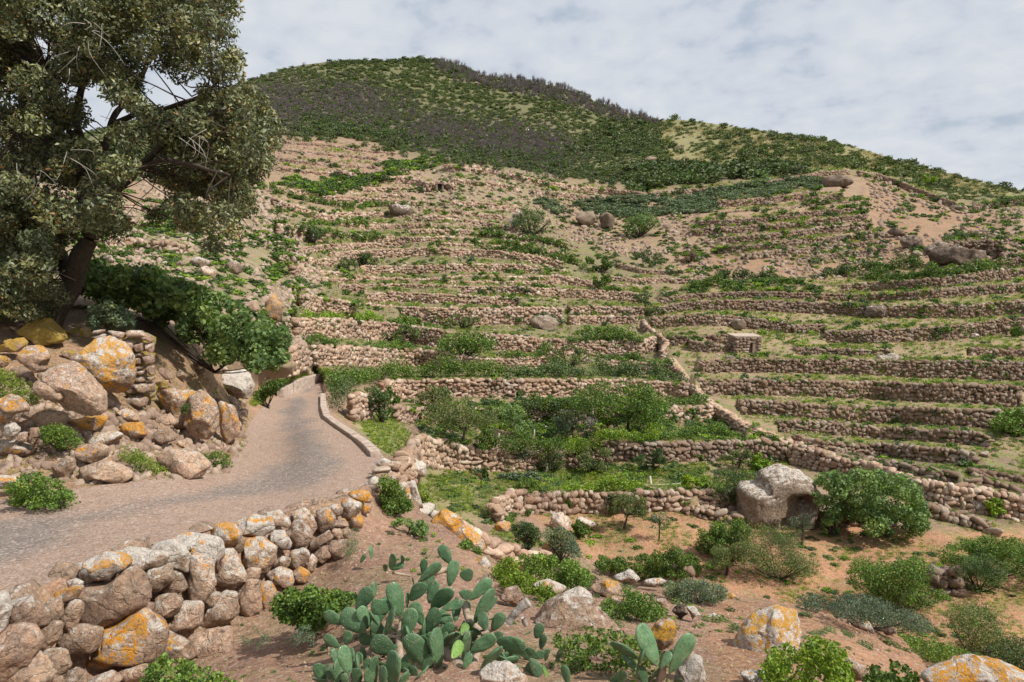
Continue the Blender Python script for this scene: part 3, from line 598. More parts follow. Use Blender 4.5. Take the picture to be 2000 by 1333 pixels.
# rows: v at right edge, u left, u right, v at left edge
strip('road', [(749, 598, 632, 747), (760, 566, 634, 758), (780, 534, 636, 778), (800, 510, 638, 798), (822, 492, 655, 820), (840, 482, 678, 838), (862, 474, 712, 858), (885, 466, 744, 872), (905, 462, 760, 884), (928, 452, 738, 900),
               (958, 420, 698, 915), (978, 330, 640, 930), (1000, 200, 558, 948), (1020, 60, 470, 965), (1042, -60, 385, 985), (1070, -180, 270, 1005), (1100, -280, 180, 1030), (1150, -380, 70, 1060), (1185, -440, 0, 1100), (1250, -600, -140, 1150)], ROAD, 90, .0035, 240)
PATHM = simple('trodden_path_soil', (.40, .28, .20), nsc=3, amt=.3, bump=.02)
strip('path', [(700, 1308, 1318), (722, 1318, 1336), (745, 1332, 1352), (770, 1353, 1378), (790, 1380, 1404), (810, 1412, 1438), (830, 1447, 1472), (850, 1492, 1522), (862, 1530, 1556), (874, 1562, 1598), (886, 1590, 1640)], PATHM, 10, .006, 120, GDat)

# ------------------------------------------------------------------ dry stone walls
rs = np.random.RandomState(5)
STONE_MESH = []
for k in range(8):
    V, Fc = ICO[2]; V = V.copy(); V = V/(np.abs(V).max(1)[:, None]**.62)*.86
    for _ in range(7):
        n = rs.normal(size=3); n /= np.linalg.norm(n); o_ = rs.uniform(.6, .9); V -= np.maximum(0, V@n-o_)[:, None]*n
    V *= 1+.07*rs.uniform(-1, 1, (len(V), 3))
    STONE_MESH.append(mesh('stone', V, Fc, WALLM, False))
SV1 = np.array([(x, y, z) for z in (-.82, .82) for y in (-.82, .82) for x in (-.82, .82)]); SF1 = np.array([(0, 2, 3), (0, 3, 1), (4, 5, 7), (4, 7, 6), (0, 1, 5), (0, 5, 4), (2, 6, 7), (2, 7, 3), (0, 4, 6), (0, 6, 2), (1, 3, 7), (1, 7, 5)])
def wall_stones(P0, P1, sw, rs, cap=1.0, deep=.17, batter=.06):
    """P0 top line, P1 bottom line (n,3) in world; returns centre, scale, euler"""
    c, s_, e_ = [], [], []
    L_ = np.concatenate([[0], np.cumsum(np.linalg.norm(P0[1:]-P0[:-1], axis=1))]); tot = L_[-1]
    H = np.linalg.norm(P0-P1, axis=1); rows = max(2, int(round(H.mean()/(sw*.80))))
    for r in range(rows):
        x = rs.uniform(0, sw); top = r == rows-1
        while x < tot:
            wd = sw*rs.choice([.5, .8, 1, 1.35, 2.0], p=[.22, .25, .22, .2, .11])*rs.uniform(.85, 1.15)*(1.1 if top else 1)
            q = x+wd/2; i = min(np.searchsorted(L_, min(q, tot-1e-4))-1, len(L_)-2); i = max(i, 0); f = (min(q, tot)-L_[i])/max(1e-6, L_[i+1]-L_[i])
            a = P0[i]*(1-f)+P0[i+1]*f; b = P1[i]*(1-f)+P1[i+1]*f; rh = np.linalg.norm(a-b)/rows
            t = (r+.5+rs.uniform(-.27, .27))/rows; p = b*(1-t)+a*t
            tg = P0[min(i+3, len(P0)-1)]-P0[max(i-3, 0)]; yaw = math.atan2(tg[1], tg[0])
            nx, ny = -math.sin(yaw), math.cos(yaw)
            off = deep*.35+batter*(t-.5)+rs.uniform(-.06, .05)+(0.02 if top else 0)
            if top: p = p+np.array([0, 0, rs.uniform(-.03, .05)*cap])
            c.append(p+np.array([nx, ny, 0])*off); k = 1.12*rs.uniform(.86, 1.14)
            s_.append((wd*.56*k, deep*rs.uniform(.85, 1.2), rh*.56*k*rs.uniform(.8, 1.35))); e_.append((rs.uniform(-.2, .2), rs.uniform(-.5, .5), yaw+rs.uniform(-.2, .2)))
            x += wd
    return np.array(c), np.array(s_), np.array(e_)
def build_wall(name, label, P0, P1, sw, tone, group, dmin, thick=0, maxparts=300):
    c, s_, e_ = wall_stones(P0, P1, sw, rs)
    if thick:                                                     # free standing: coping and a second face
        off = np.array([0, thick, 0]); c2, s2, e2 = wall_stones(P0+off, P1*[1, 1, 0]+P0*[0, 0, .6]+P1*[0, 0, .4]+off, sw, rs); c = np.concatenate([c, c2]); s_ = np.concatenate([s_, s2]); e_ = np.concatenate([e_, e2])
    base = P1[len(P1)//2]; root = empty(name, base); tag(root, label, 'wall', group)
    pix = s_[:, 0]*2/c[:, 1]*F; order = np.argsort(-pix); npar = 0
    if dmin: big = order[:maxparts][pix[order[:maxparts]] > 9.5]; npar = len(big)
    else: big = np.array([], int)
    if npar < 25: big = np.array([], int)
    col = (0, tone*.80, 0, 1)
    for i in big:
        o = bpy.data.objects.new('stone', STONE_MESH[rs.randint(8)]); COL.objects.link(o); o.parent = root; o.location = c[i]-base; o.scale = s_[i]*1.06; o.rotation_euler = e_[i]; o.color = col
    rest = np.setdiff1d(np.arange(len(c)), big)
    if len(rest):
        V, Fc = join_many(SV1, SF1, c[rest]-base, s_[rest]*1.12, e_[rest], .27, rs); o = obj('stonework', mesh('stonework', V, Fc, WALLM), root); o.color = col; tag(o, kind='stuff')
    return root
for w_ in wl:
    uu, vt, vb, d = w_['u'], w_['vt'], w_['vb'], w_['d']
    if w_['kn']: k = np.ones(9)/9; d = np.convolve(np.pad(d, 4, 'edge'), k, 'valid')
    P0 = W(uu, vt, d); P1 = W(uu, vb+2, d)
    # keep left-to-right so the outward side is known
    side = 'terrace walls on the right slope' if uu.mean() > 1285 else 'terrace walls on the left slope'
    if vt.mean() > 735: side = 'terrace walls of the valley floor' if uu.mean() < 1400 else side
    dm = d.mean(); thick = .45 if ('diagonal' in w_['lab'] or 'pen wall' in w_['lab'] or 'stepped' in w_['lab'] or 'falling right' in w_['lab']) else 0
    sw = w_['sw']*(1 if dm < 60 else 1.1 if dm < 80 else 1.4)
    if uu[0] > uu[-1]: P0, P1 = P0[::-1], P1[::-1]
    build_wall('dry_stone_wall', w_['lab'], P0, P1, sw, w_['tone']*(.86 if uu.mean() > 1285 and w_['tone'] < 1 else 1.12), side, True, thick)  # right-slope stone is browner; its darker tone also paints in shade on the faces

# ------------------------------------------------------------------ single rocks from their outlines
def zm(pts, x0, y0, k): return [(x0+a/k, y0+b/k) for a, b in pts]
def rock_mesh(poly, d, seed, thick=.7, sub=4, rough=.10, mat=ROCK, facet=5, box=.72):
    r_ = np.random.RandomState(seed); Pw = W([p[0] for p in poly], [p[1] for p in poly], d)
    xz = Pw[:, [0, 2]]; c = (xz.max(0)+xz.min(0))/2; q = xz-c
    m = 360; a = np.arctan2(q[:, 1], q[:, 0]); # sample polygon densely
    dense = np.concatenate([q[i]+(q[(i+1) % len(q)]-q[i])*np.linspace(0, 1, 24)[:, None] for i in range(len(q))]); da = np.arctan2(dense[:, 1], dense[:, 0]); dr = np.hypot(*dense.T)
    ag = np.linspace(-math.pi, math.pi, m, endpoint=False); rr = np.zeros(m); ib = ((da+math.pi)/(2*math.pi)*m).astype(int) % m
    np.maximum.at(rr, ib, dr); ok = rr > 0; rr = np.interp(ag, np.concatenate([ag[ok]-2*math.pi, ag[ok], ag[ok]+2*math.pi]), np.tile(rr[ok], 3))
    ker = np.hanning(13); ker /= ker.sum(); rr = np.convolve(np.tile(rr, 3), ker, 'same')[m:2*m]
    V, Fc = ICO[sub]; n = V.copy(); n = n@np.array(Matrix.Rotation(.4+seed, 3, 'Y'))
    rad = np.hypot(n[:, 0], n[:, 2]); th = np.arctan2(n[:, 2], n[:, 0]); R_ = np.interp(th, np.append(ag, math.pi), np.append(rr, rr[0]))
    T = thick*min(rr.mean(), np.ptp(xz[:, 0])/2*1.1)
    k = rad**box/np.maximum(rad, 1e-6); p = np.stack([n[:, 0]*k, np.sign(n[:, 1])*np.abs(n[:, 1])**.8, n[:, 2]*k], -1)
    for q_ in range(facet*3):
        v = r_.normal(size=3); v[1] = -abs(v[1])*(.8 if q_ % 2 else 1.6); v /= np.linalg.norm(v); o_ = r_.uniform(.58, .86)+(.14 if abs(v[1]) < .35 else 0); p = p-np.maximum(0, p@v-o_)[:, None]*v*.95
    size = rr.mean(); P = p*np.stack([R_, np.full_like(R_, T), R_], -1)
    P = P*(1+rough*fbm(p*1.7+seed, seed, 5)[:, None])+(p*(fbm(p*5+seed, seed+3, 4)-np.abs(fbm(p*3+seed, seed+4, 4))*.9)[:, None])*size*rough*.6
    cr = np.abs(fbm(p*1.3+seed*3, seed+9, 3)); P = P-(p*np.clip(.05-cr, 0, 1)[:, None])*size*.9*np.clip(rough*10, 0, 1)
    return mesh('rock', P, Fc, mat, sub > 3), (c[0], d, c[1])
def rock(name, poly, label=None, cat='boulder', group=None, d=None, parent=None, pl=None, orange=.3, white=.3, yellow=0, seed=None, dd=0, **k):
    cu = sum(p[0] for p in poly)/len(poly); vb = max(p[1] for p in poly)
    if d is None: d = float(Ds(cu, min(vb, 1540)-4))
    d += dd; seed = seed or int(cu*7+vb*3) % 9973
    me, c = rock_mesh(poly, d, seed, **k); me.name = name
    o = obj(name, me, parent, Vector(c)-(Vector(pl) if pl is not None else Vector())); o.color = (orange, white, yellow, 1)
    if parent is None: tag(o, label, cat, group)
    return o
# retaining wall of the road, stone by stone
Z1 = lambda p: zm(p, 0, 1033, 4.444); Z2 = lambda p: zm(p, 350, 900, 3.922)
RW = [
 (Z1([(0, 560), (40, 570), (65, 700), (30, 880), (-120, 900), (-140, 600)]), .1, .9), (Z1([(60, 620), (250, 615), (330, 690), (400, 760), (395, 850), (270, 880), (30, 870), (70, 740)]), 0, .3),
 (Z1([(-150, 920), (230, 870), (320, 990), (300, 1080), (180, 1220), (0, 1315), (-200, 1300)]), 0, .15), (Z1([(370, 640), (480, 600), (530, 680), (520, 790), (470, 820), (410, 780)]), .15, .2),
 (Z1([(475, 570), (640, 500), (715, 510), (660, 600), (530, 690), (520, 640)]), .45, .4), (Z1([(600, 640), (700, 640), (705, 720), (650, 850), (600, 910), (540, 890), (510, 800)]), 0, .3),
 (Z1([(700, 520), (880, 510), (1110, 360), (1230, 530), (1245, 650), (1180, 750), (920, 865), (860, 930), (680, 890), (690, 700)]), 0, .12), (Z1([(520, 900), (680, 860), (860, 900), (850, 1000), (820, 1060), (620, 1110), (470, 1050), (480, 980)]), .05, .15),
 (Z1([(630, 450), (700, 320), (870, 230), (1000, 220), (1110, 280), (1100, 350), (940, 460), (780, 500), (700, 480)]), .6, .95), (Z1([(1000, 230), (1100, 180), (1400, 220), (1430, 270), (1380, 340), (1200, 410), (1120, 350), (1080, 290)]), .1, .7),
 (Z1([(1260, 170), (1500, 100), (1600, 200), (1640, 260), (1630, 400), (1520, 360), (1420, 270)]), .25, .8), (Z1([(1500, 110), (1610, 50), (1880, 90), (1955, 200), (1920, 295), (1830, 270), (1750, 220), (1600, 200)]), .3, 1.0),
 (Z1([(1180, 430), (1300, 350), (1470, 330), (1490, 450), (1370, 560), (1290, 560), (1210, 510)]), .05, .3), (Z1([(1490, 380), (1560, 400), (1615, 520), (1480, 580), (1350, 580), (1450, 470)]), .05, .3),
 (Z1([(1640, 260), (1740, 240), (1830, 310), (1855, 500), (1790, 610), (1660, 630), (1600, 480), (1640, 400)]), .4, .5), (Z1([(1210, 640), (1335, 650), (1325, 710), (1240, 740), (1200, 700)]), 0, .2),
 (Z1([(1335, 600), (1500, 580), (1565, 640), (1540, 740), (1480, 800), (1310, 800), (1310, 700)]), .1, .25), (Z1([(1540, 660), (1740, 640), (1765, 700), (1740, 830), (1590, 965), (1480, 900), (1350, 830), (1500, 780)]), 0, .35),
 (Z2([(185, 1150), (330, 1020), (425, 1030), (435, 1200), (300, 1290), (150, 1310)]), 0, .4), (Z1([(1760, 640), (1860, 550), (1920, 560), (1890, 660), (1770, 715)]), 0, .3),
 (Z1([(860, 930), (1200, 740), (1300, 820), (1385, 900), (1405, 1010), (1350, 1130), (1200, 1220), (980, 1220), (850, 1290), (640, 1190), (840, 1060)]), .62, .45), (Z1([(1390, 890), (1480, 940), (1620, 1010), (1670, 1140), (1560, 1180), (1380, 1130)]), .4, .3),
 (Z1([(280, 950), (420, 830), (515, 840), (505, 980), (440, 1040), (300, 1080), (310, 1000)]), .1, .15), (Z1([(290, 1090), (440, 1045), (560, 1100), (595, 1200), (520, 1300), (440, 1280), (380, 1150)]), .2, .25),
 (Z1([(-60, 1330), (280, 1100), (370, 1150), (420, 1280), (400, 1380), (200, 1480), (-60, 1480)]), .15, .3), (Z1([(510, 1320), (620, 1220), (720, 1270), (740, 1380), (500, 1420)]), 0, .3), (Z1([(720, 1340), (960, 1250), (1060, 1333), (900, 1420), (740, 1420)]), 0, .3),
 (Z1([(1000, 1260), (1250, 1190), (1300, 1260), (1200, 1340), (1060, 1320)]), 0, .15), (Z1([(1600, 970), (1850, 900), (1990, 880), (2000, 1100), (1750, 1180), (1680, 1100)]), 0, .05),
 (Z1([(400, 1290), (520, 1300), (560, 1420), (400, 1440)]), 0, .1), (Z1([(100, 850), (300, 870), (300, 960), (240, 960), (150, 900)]), 0, .1), (Z1([(560, 470), (640, 440), (720, 470), (700, 520), (600, 540)]), .1, .5),
 (Z2([(200, 580), (290, 495), (420, 495), (470, 580), (430, 650), (360, 685), (300, 610)]), .72, .85), (Z2([(410, 490), (560, 430), (700, 440), (715, 530), (640, 600), (520, 590), (460, 540)]), .4, .9),
 (Z2([(660, 410), (760, 390), (840, 450), (855, 515), (720, 520), (700, 450)]), .15, .5), (Z2([(700, 545), (790, 545), (855, 640), (850, 705), (720, 665), (680, 600)]), .35, .7),
 (Z2([(805, 560), (860, 470), (930, 465), (1015, 570), (990, 655), (880, 650)]), .1, .4), (Z2([(850, 420), (940, 375), (1000, 395), (1050, 520), (1010, 580), (940, 480)]), .4, .45), (Z2([(1030, 400), (1130, 365), (1190, 440), (1185, 520), (1090, 560), (1040, 500)]), .5, .35),
 (Z2([(1115, 360), (1210, 335), (1250, 370), (1245, 430), (1190, 445)]), .45, .4), (Z2([(1225, 320), (1310, 300), (1400, 340), (1375, 400), (1330, 450), (1250, 435), (1245, 370)]), .45, .5), (Z2([(1305, 450), (1380, 425), (1412, 470), (1400, 525), (1330, 530)]), .6, .2),
 (Z2([(1165, 530), (1230, 525), (1255, 580), (1220, 612), (1170, 595)]), 0, .1), (Z2([(1175, 470), (1260, 450), (1295, 500), (1250, 530), (1190, 525)]), .4, .2), (Z2([(1245, 530), (1305, 530), (1310, 600), (1255, 605)]), .3, .1),
 (Z2([(465, 605), (620, 615), (725, 680), (725, 800), (640, 870), (480, 835), (450, 760)]), .45, .5), (Z2([(265, 800), (340, 690), (390, 695), (470, 840), (505, 920), (405, 1010), (270, 985), (245, 900)]), .42, .55),
 (Z2([(385, 660), (455, 585), (505, 610), (475, 705), (410, 725)]), 0, .3), (Z2([(820, 820), (860, 690), (940, 675), (995, 720), (970, 785), (870, 865)]), .4, .6), (Z2([(955, 800), (1010, 720), (1052, 760), (1045, 840), (980, 865)]), .1, .4),
 (Z2([(865, 860), (920, 815), (1002, 870), (980, 935), (900, 950)]), .65, .3), (Z2([(665, 880), (760, 825), (850, 858), (872, 940), (820, 968), (690, 940)]), .35, .55), (Z2([(485, 870), (530, 830), (625, 840), (605, 912), (540, 935)]), 0, .2),
 (Z2([(415, 1000), (520, 925), (600, 945), (615, 1150), (500, 1225), (440, 1200), (425, 1080)]), .15, .2), (Z2([(595, 960), (680, 925), (742, 1010), (733, 1080), (640, 1175), (600, 1160)]), .55, .25), (Z2([(990, 635), (1140, 540), (1175, 600), (1100, 675), (980, 695)]), .3, .3),
 (Z2([(1025, 720), (1110, 655), (1155, 740), (1090, 802), (1030, 785)]), .05, .1), (Z2([(1140, 625), (1280, 615), (1290, 740), (1180, 775)]), .1, .05), (Z2([(695, 800), (780, 740), (855, 760), (825, 825), (740, 835)]), .45, .5),
 (Z2([(1305, 250), (1400, 228), (1475, 270), (1465, 325), (1380, 325), (1315, 300)]), .75, .3), (Z2([(1400, 190), (1500, 120), (1540, 160), (1535, 255), (1450, 255)]), .4, .8), (Z2([(1475, 80), (1570, 52), (1645, 100), (1590, 135), (1500, 135)]), 0, 1.0),
 (Z2([(1425, 330), (1475, 345), (1465, 402), (1390, 412), (1385, 370)]), .45, .2), (Z2([(1640, 60), (1780, -10), (1895, 40), (1895, 125), (1800, 135), (1740, 155), (1650, 120)]), .1, .8), (Z2([(1730, 150), (1795, 145), (1855, 330), (1870, 395), (1800, 360), (1740, 260)]), .3, .8),
 (Z2([(1650, 180), (1740, 175), (1785, 300), (1740, 340), (1660, 300)]), .45, .5), (Z2([(1530, 170), (1640, 130), (1690, 240), (1640, 360), (1540, 300)]), .2, .3), (Z2([(1640, 20), (1560, 60), (1500, 30), (1560, -20)]), .2, .7),
 (Z2([(1180, 1090), (1290, 770), (1180, 780), (1090, 800)]), 0, .05)]
base = W(400, 1265, 5.8); rwall = empty('road_retaining_wall', base); tag(rwall, 'rough retaining wall of big lichen spotted stones below the near road edge', 'wall')
TL = [(-600, 1420), (0, 1182), (200, 1092), (400, 1037), (560, 1001), (700, 962), (742, 925), (830, 905)]
for i, (poly, og, wh) in enumerate(RW[:-1]):
    cu = sum(p[0] for p in poly)/len(poly); cv = sum(p[1] for p in poly)/len(poly); vt_ = np.interp(cu, *zip(*TL))
    dt = float(Ff(np.array([cu]), np.array([vt_+5]))[0]); dsl = float(Ff(np.array([cu]), np.array([cv+25]))[0]); d = float(Ff(np.array([cu]), np.array([max(cv, vt_+12)]))[0])-.16-(.05 if i in (20, 8, 11) else 0)
    wpx = (max(p[0] for p in poly)-min(p[0] for p in poly))
    cu_ = .5*(max(p[0] for p in poly)+min(p[0] for p in poly)); cv_ = .5*(max(p[1] for p in poly)+min(p[1] for p in poly))
    poly = [(cu_+(a-cu_)*1.11, cv_+(b-cv_)*1.10) for a, b in poly]
    rock('stone', poly, parent=rwall, pl=base, d=d, orange=og, white=wh, thick=.8, sub=4 if wpx > 45 else 3, rough=.13, seed=i+1, box=.62, facet=7)
q, t_ = seg([(-450, 1370), (-200, 1270), (0, 1190), (200, 1100), (400, 1043), (560, 1006), (700, 970), (745, 935)]); hh = np.interp(q[:, 0], [-500, 0, 200, 400, 560, 640, 745], [230, 215, 215, 205, 150, 110, 30])
dd_ = np.array(Ff(q[:, 0], q[:, 1]))*.995; c, s_, e_ = wall_stones(W(q[:, 0], q[:, 1]+8, dd_), W(q[:, 0], q[:, 1]+hh, dd_), .26, rs)
V, Fc = join_many(*ICO[2], c+np.array([0, .12, 0])-base, s_, e_, .14, rs); o = obj('packing_stones', mesh('packing_stones', V, Fc, ROCK), rwall); o.color = (.1, .1, 0, 1); tag(o, kind='stuff')

# boulders of the left bank
Z5 = lambda p: zm(p, 0, 600, 6.667); Z6 = lambda p: zm(p, 200, 700, 6.667); Z7 = lambda p: zm(p, 0, 780, 6.667)
BG = 'boulders on the bank left of the road'
BL = [
 (Z6([(690, 470), (830, 400), (1250, 420), (1330, 520), (1300, 700), (1130, 950), (950, 930), (850, 700), (750, 560)]), 'broad tan boulder with a lichen crest, left half of the pair beside the road', .5, .35, .2, 0),
 (Z6([(200, 560), (450, 470), (590, 530), (570, 620), (300, 660)]), 'flat pinkish slab between the giant lichen boulder and the road bank', .2, .2, .5, 0),
 (Z5([(220, 300), (300, 180), (460, 130), (600, 140), (700, 210), (800, 320), (870, 430), (780, 470), (580, 510), (400, 450), (230, 370)]), 'dome boulder wholly coated in mustard lichen under the oak', 1.15, .1, 1, 0),
 (Z5([(820, 290), (1000, 250), (1140, 250), (1170, 400), (1060, 440), (920, 440), (830, 380)]), 'mossy mustard boulder behind the giant lichen boulder', .75, .2, 1, .3),
 (Z5([(0, 500), (100, 420), (290, 390), (360, 470), (260, 580), (100, 600), (-60, 590), (-80, 520)]), 'long low boulder with mustard lichen left of the dome boulder', .85, .2, .8, -.3),
 (Z5([(780, 580), (900, 560), (990, 600), (980, 680), (860, 690)]), 'small dark mossy rock wedged under the mustard boulders', .6, 0, 1, 0),
 (Z5([(970, 680), (1200, 480), (1380, 390), (1560, 460), (1700, 660), (1730, 850), (1640, 1080), (1520, 1190), (1360, 1180), (1250, 1000), (1150, 930), (1010, 780)]), 'giant upright boulder blotched with bright orange and white lichen', .68, .7, .15, -.4),
 (Z5([(210, 660), (300, 520), (440, 480), (560, 540), (620, 650), (600, 740), (560, 800), (640, 840), (560, 890), (400, 850), (330, 800), (240, 720)]), 'rounded boulder with orange lichen on its right shoulder', .55, .3, .3, -.5),
 (Z5([(560, 880), (780, 720), (900, 720), (1080, 830), (1250, 1040), (1340, 1160), (1350, 1333), (1300, 1390), (1100, 1430), (850, 1350), (800, 1250), (850, 1100), (700, 900)]), 'huge bare brown boulder leaning in front of the giant lichen boulder', .25, .2, .2, -.7),
 (Z5([(400, 1000), (520, 930), (680, 960), (810, 1060), (850, 1170), (770, 1270), (640, 1230), (500, 1150)]), 'smooth ochre egg shaped boulder', 0, .05, 0, -1.0),
 (Z5([(-60, 620), (60, 640), (100, 720), (60, 800), (-60, 820)]), 'yellow capped boulder cut by the left frame edge', .75, .2, .5, -.4),
 (Z5([(0, 1180), (80, 1130), (220, 1180), (350, 1300), (360, 1380), (250, 1410), (100, 1400), (-60, 1380), (-60, 1220)]), 'boulder with an orange lichen saddle below the green cushion plant', .62, .3, 0, -.9),
 (Z7([(400, 220), (600, 130), (780, 160), (860, 200), (870, 280), (700, 390), (520, 380)]), 'blocky cracked boulder under the huge brown boulder', .05, .1, .5, -.2),
 (Z7([(870, 280), (1150, 230), (1350, 200), (1385, 260), (1290, 390), (1170, 430), (980, 480)]), 'orange crusted rock at the foot of the huge brown boulder', .75, .3, .1, 0),
 (Z7([(1470, 170), (1620, 125), (1780, 200), (1835, 300), (1560, 295), (1490, 270)]), 'purplish rock with a few orange specks right of the orange crusted rock', .42, .3, .1, 0),
 (Z7([(1530, 400), (1600, 310), (1830, 300), (1915, 450), (1860, 515), (1760, 545), (1600, 550)]), 'rock with an orange lichen crown above the pale tipped slab', .72, .4, 0, 0),
 (Z7([(1050, 520), (1380, 425), (1560, 430), (1595, 480), (1480, 605), (1380, 615), (1110, 595)]), 'long ochre slab with a white lichen tip', .5, .75, .2, -.1),
 (Z7([(980, 660), (1110, 590), (1250, 560), (1400, 640), (1385, 750), (1240, 845), (1100, 855), (970, 790)]), 'squat tan boulder with a vivid orange patch below the white tipped slab', .48, .15, 0, -.2),
 (Z7([(-80, 590), (180, 525), (280, 590), (480, 650), (430, 730), (-80, 760)]), 'ochre ledge rock running in from the left frame edge', .4, .35, .3, 0),
 (Z7([(700, 820), (830, 735), (965, 790), (965, 900), (880, 1065), (720, 1065), (690, 920)]), 'reddish upright rock left of the layered slab', .15, .15, 0, 0),
 (Z7([(940, 930), (1200, 840), (1350, 795), (1560, 865), (1700, 955), (1785, 1050), (1650, 1105), (1300, 1060), (1000, 1000)]), 'layered wedge slab sloping down to the road', .2, .2, 0, 0),
 (Z7([(-60, 130), (90, 135), (150, 220), (110, 300), (-60, 330)]), 'small orange and white rock at the left frame edge', .7, .8, 0, -.6),
 (Z7([(35, 350), (170, 305), (245, 380), (210, 475), (140, 535), (60, 515)]), 'round grey white crusted rock near the left frame edge', .15, 1.0, 0, -.5),
 (Z7([(240, 440), (360, 415), (385, 585), (250, 545)]), 'pale pink cube like rock right of the grey white rock', 0, .4, 0, -.3),
 (Z7([(365, 380), (480, 355), (515, 480), (430, 615), (380, 565)]), 'brown block rock beside the pale pink one', 0, .05, 0, -.3),
 (Z7([(140, 230), (300, 210), (395, 260), (290, 335), (160, 315)]), 'flat reddish rock under the orange saddle boulder', 0, .1, 0, -.4),
 (Z7([(-60, 1000), (220, 1005), (275, 1100), (50, 1185), (-60, 1180)]), 'white topped rock with orange edge low at the left frame edge', .5, .9, 0, -.3),
 (Z6([(1080, 480), (1260, 405), (1450, 560), (1495, 700), (1500, 900), (1380, 1140), (1150, 1060), (1060, 800)]), 'tall boulder with a dark weathered streak, right half of the pair beside the road', .45, .35, .1, -.4),
 (Z6([(1490, 560), (1700, 620), (1765, 800), (1785, 1000), (1600, 1130), (1500, 1000), (1490, 800)]), 'crumbling rock with orange lower edge next to the road verge', .5, .3, 0, -.1),
 (Z6([(1400, 350), (1500, 220), (1640, 150), (1800, 145), (1900, 220), (1995, 380), (1965, 480), (1890, 555), (1700, 545), (1500, 430)]), 'big pale pinkish boulder at the end of the fig bush', 0, .95, 0, -.3),
 (Z6([(710, 780), (870, 715), (985, 830), (985, 885), (830, 865)]), 'small tan hump rock below the broad tan boulder crest', .1, .1, .5, -.9),
 (Z6([(690, 120), (820, 135), (910, 240), (940, 285), (740, 275)]), 'smooth brown rock right of the little stone pillar', .2, .1, 0, 0),
 (Z6([(885, 210), (1000, 145), (1115, 230), (1080, 285), (950, 285)]), 'rounded tan rock under the fig branches', .15, .15, 0, 0),
 (Z6([(675, 310), (850, 285), (845, 400), (700, 445)]), 'squared yellowish rock at the foot of the stone pillar', .55, .1, 1, -.3),
 (Z6([(1065, 20), (1200, 5), (1290, 90), (1230, 135), (1110, 95)]), 'grey rock in the shade of the fig bush', 0, .3, 0, .3),
 (Z6([(1100, 210), (1320, 125), (1335, 190), (1200, 255)]), 'low tan ledge rock in front of the fig bush', .1, .15, 0, .2),
 (Z6([(665, 960), (850, 895), (955, 1085), (800, 1135), (680, 1055)]), 'pink sandy rock at the foot of the broad tan boulder', .2, .15, 0, -.2),
 (Z6([(1500, 130), (1580, 90), (1635, 150), (1570, 175)]), 'little grey rock on top of the pale pinkish boulder', 0, .6, 0, -.1),
 (Z6([(950, 1080), (1080, 1060), (1130, 1180), (980, 1190)]), 'low sandy stone near the verge grass', .05, .1, 0, 0),
 (zm([(330, 870), (410, 815), (500, 850), (480, 900), (360, 915)], 0, 780*0+0, 1) if False else [(300, 895), (330, 878), (385, 888), (412, 912), (395, 935), (330, 930)], 'sandy half buried rock by the road edge', .05, .15, 0, 0),
]
for i, (poly, lab, og, wh, ye, dd) in enumerate(BL): rock('boulder', poly, lab, 'boulder', BG, orange=og, white=wh, yellow=ye, dd=dd, thick=.9, sub=5 if i in (0, 2, 6, 8, 27, 29) else 4, rough=.13, facet=4, seed=i+101)
# little stone pillar
PW = [[(1200, 310), (1360, 288), (1345, 345), (1200, 365)], [(1370, 300), (1630, 340), (1620, 412), (1470, 395)], [(1160, 400), (1330, 348), (1445, 380), (1300, 435)], [(1640, 300), (1820, 310), (1930, 390), (1850, 410), (1700, 400)],
      [(1830, 400), (1980, 370), (1990, 455), (1860, 440)], [(1600, 420), (1750, 450), (1755, 565), (1615, 520)], [(1755, 480), (1900, 455), (1910, 575), (1790, 585)], [(1720, 620), (1850, 585), (1865, 650), (1730, 665)], [(1700, 670), (1845, 660), (1845, 745), (1715, 752)],
      [(1850, 640), (1990, 620), (1995, 745), (1880, 735)], [(1730, 790), (1880, 750), (1940, 800), (1800, 822)], [(1735, 830), (1890, 818), (1905, 885), (1745, 892)], [(1740, 910), (1915, 888), (1925, 960), (1780, 992)], [(1910, 780), (1995, 760), (1995, 900), (1925, 900)],
      [(1630, 1130), (1720, 1030), (1815, 1060), (1805, 1115), (1700, 1155)], [(1720, 1000), (1990, 980), (1990, 1125), (1830, 1130)], [(1890, 470), (1990, 465), (1985, 600), (1920, 580)], [(1640, 560), (1720, 580), (1710, 660), (1650, 640)], [(1925, 910), (1995, 905), (1990, 985), (1930, 980)], [(1480, 420), (1600, 415), (1605, 500), (1520, 480)]]
pd = 12.0; base = W(275, 770, pd); pil = empty('stone_pillar', base); tag(pil, 'square corner of stacked flat stones right of the giant lichen boulder', 'stone pillar')
for i, p in enumerate(PW): rock('stone', Z5(p), parent=pil, pl=base, d=pd, orange=.1, white=.3, sub=3, thick=1.4, rough=.1, seed=i+300, box=.5, facet=3)
V, Fc = join_many(*ICO[2], np.array([W(u, v, pd+.35)-base for u, v in [(270, 668), (270, 700), (270, 735), (275, 765), (240, 680), (255, 720)]]), [(.28, .3, .2)]*6, [(0, 0, 0)]*6, .1, rs); o = obj('core_stones', mesh('core_stones', V, Fc, ROCKD), pil); tag(o, kind='stuff')

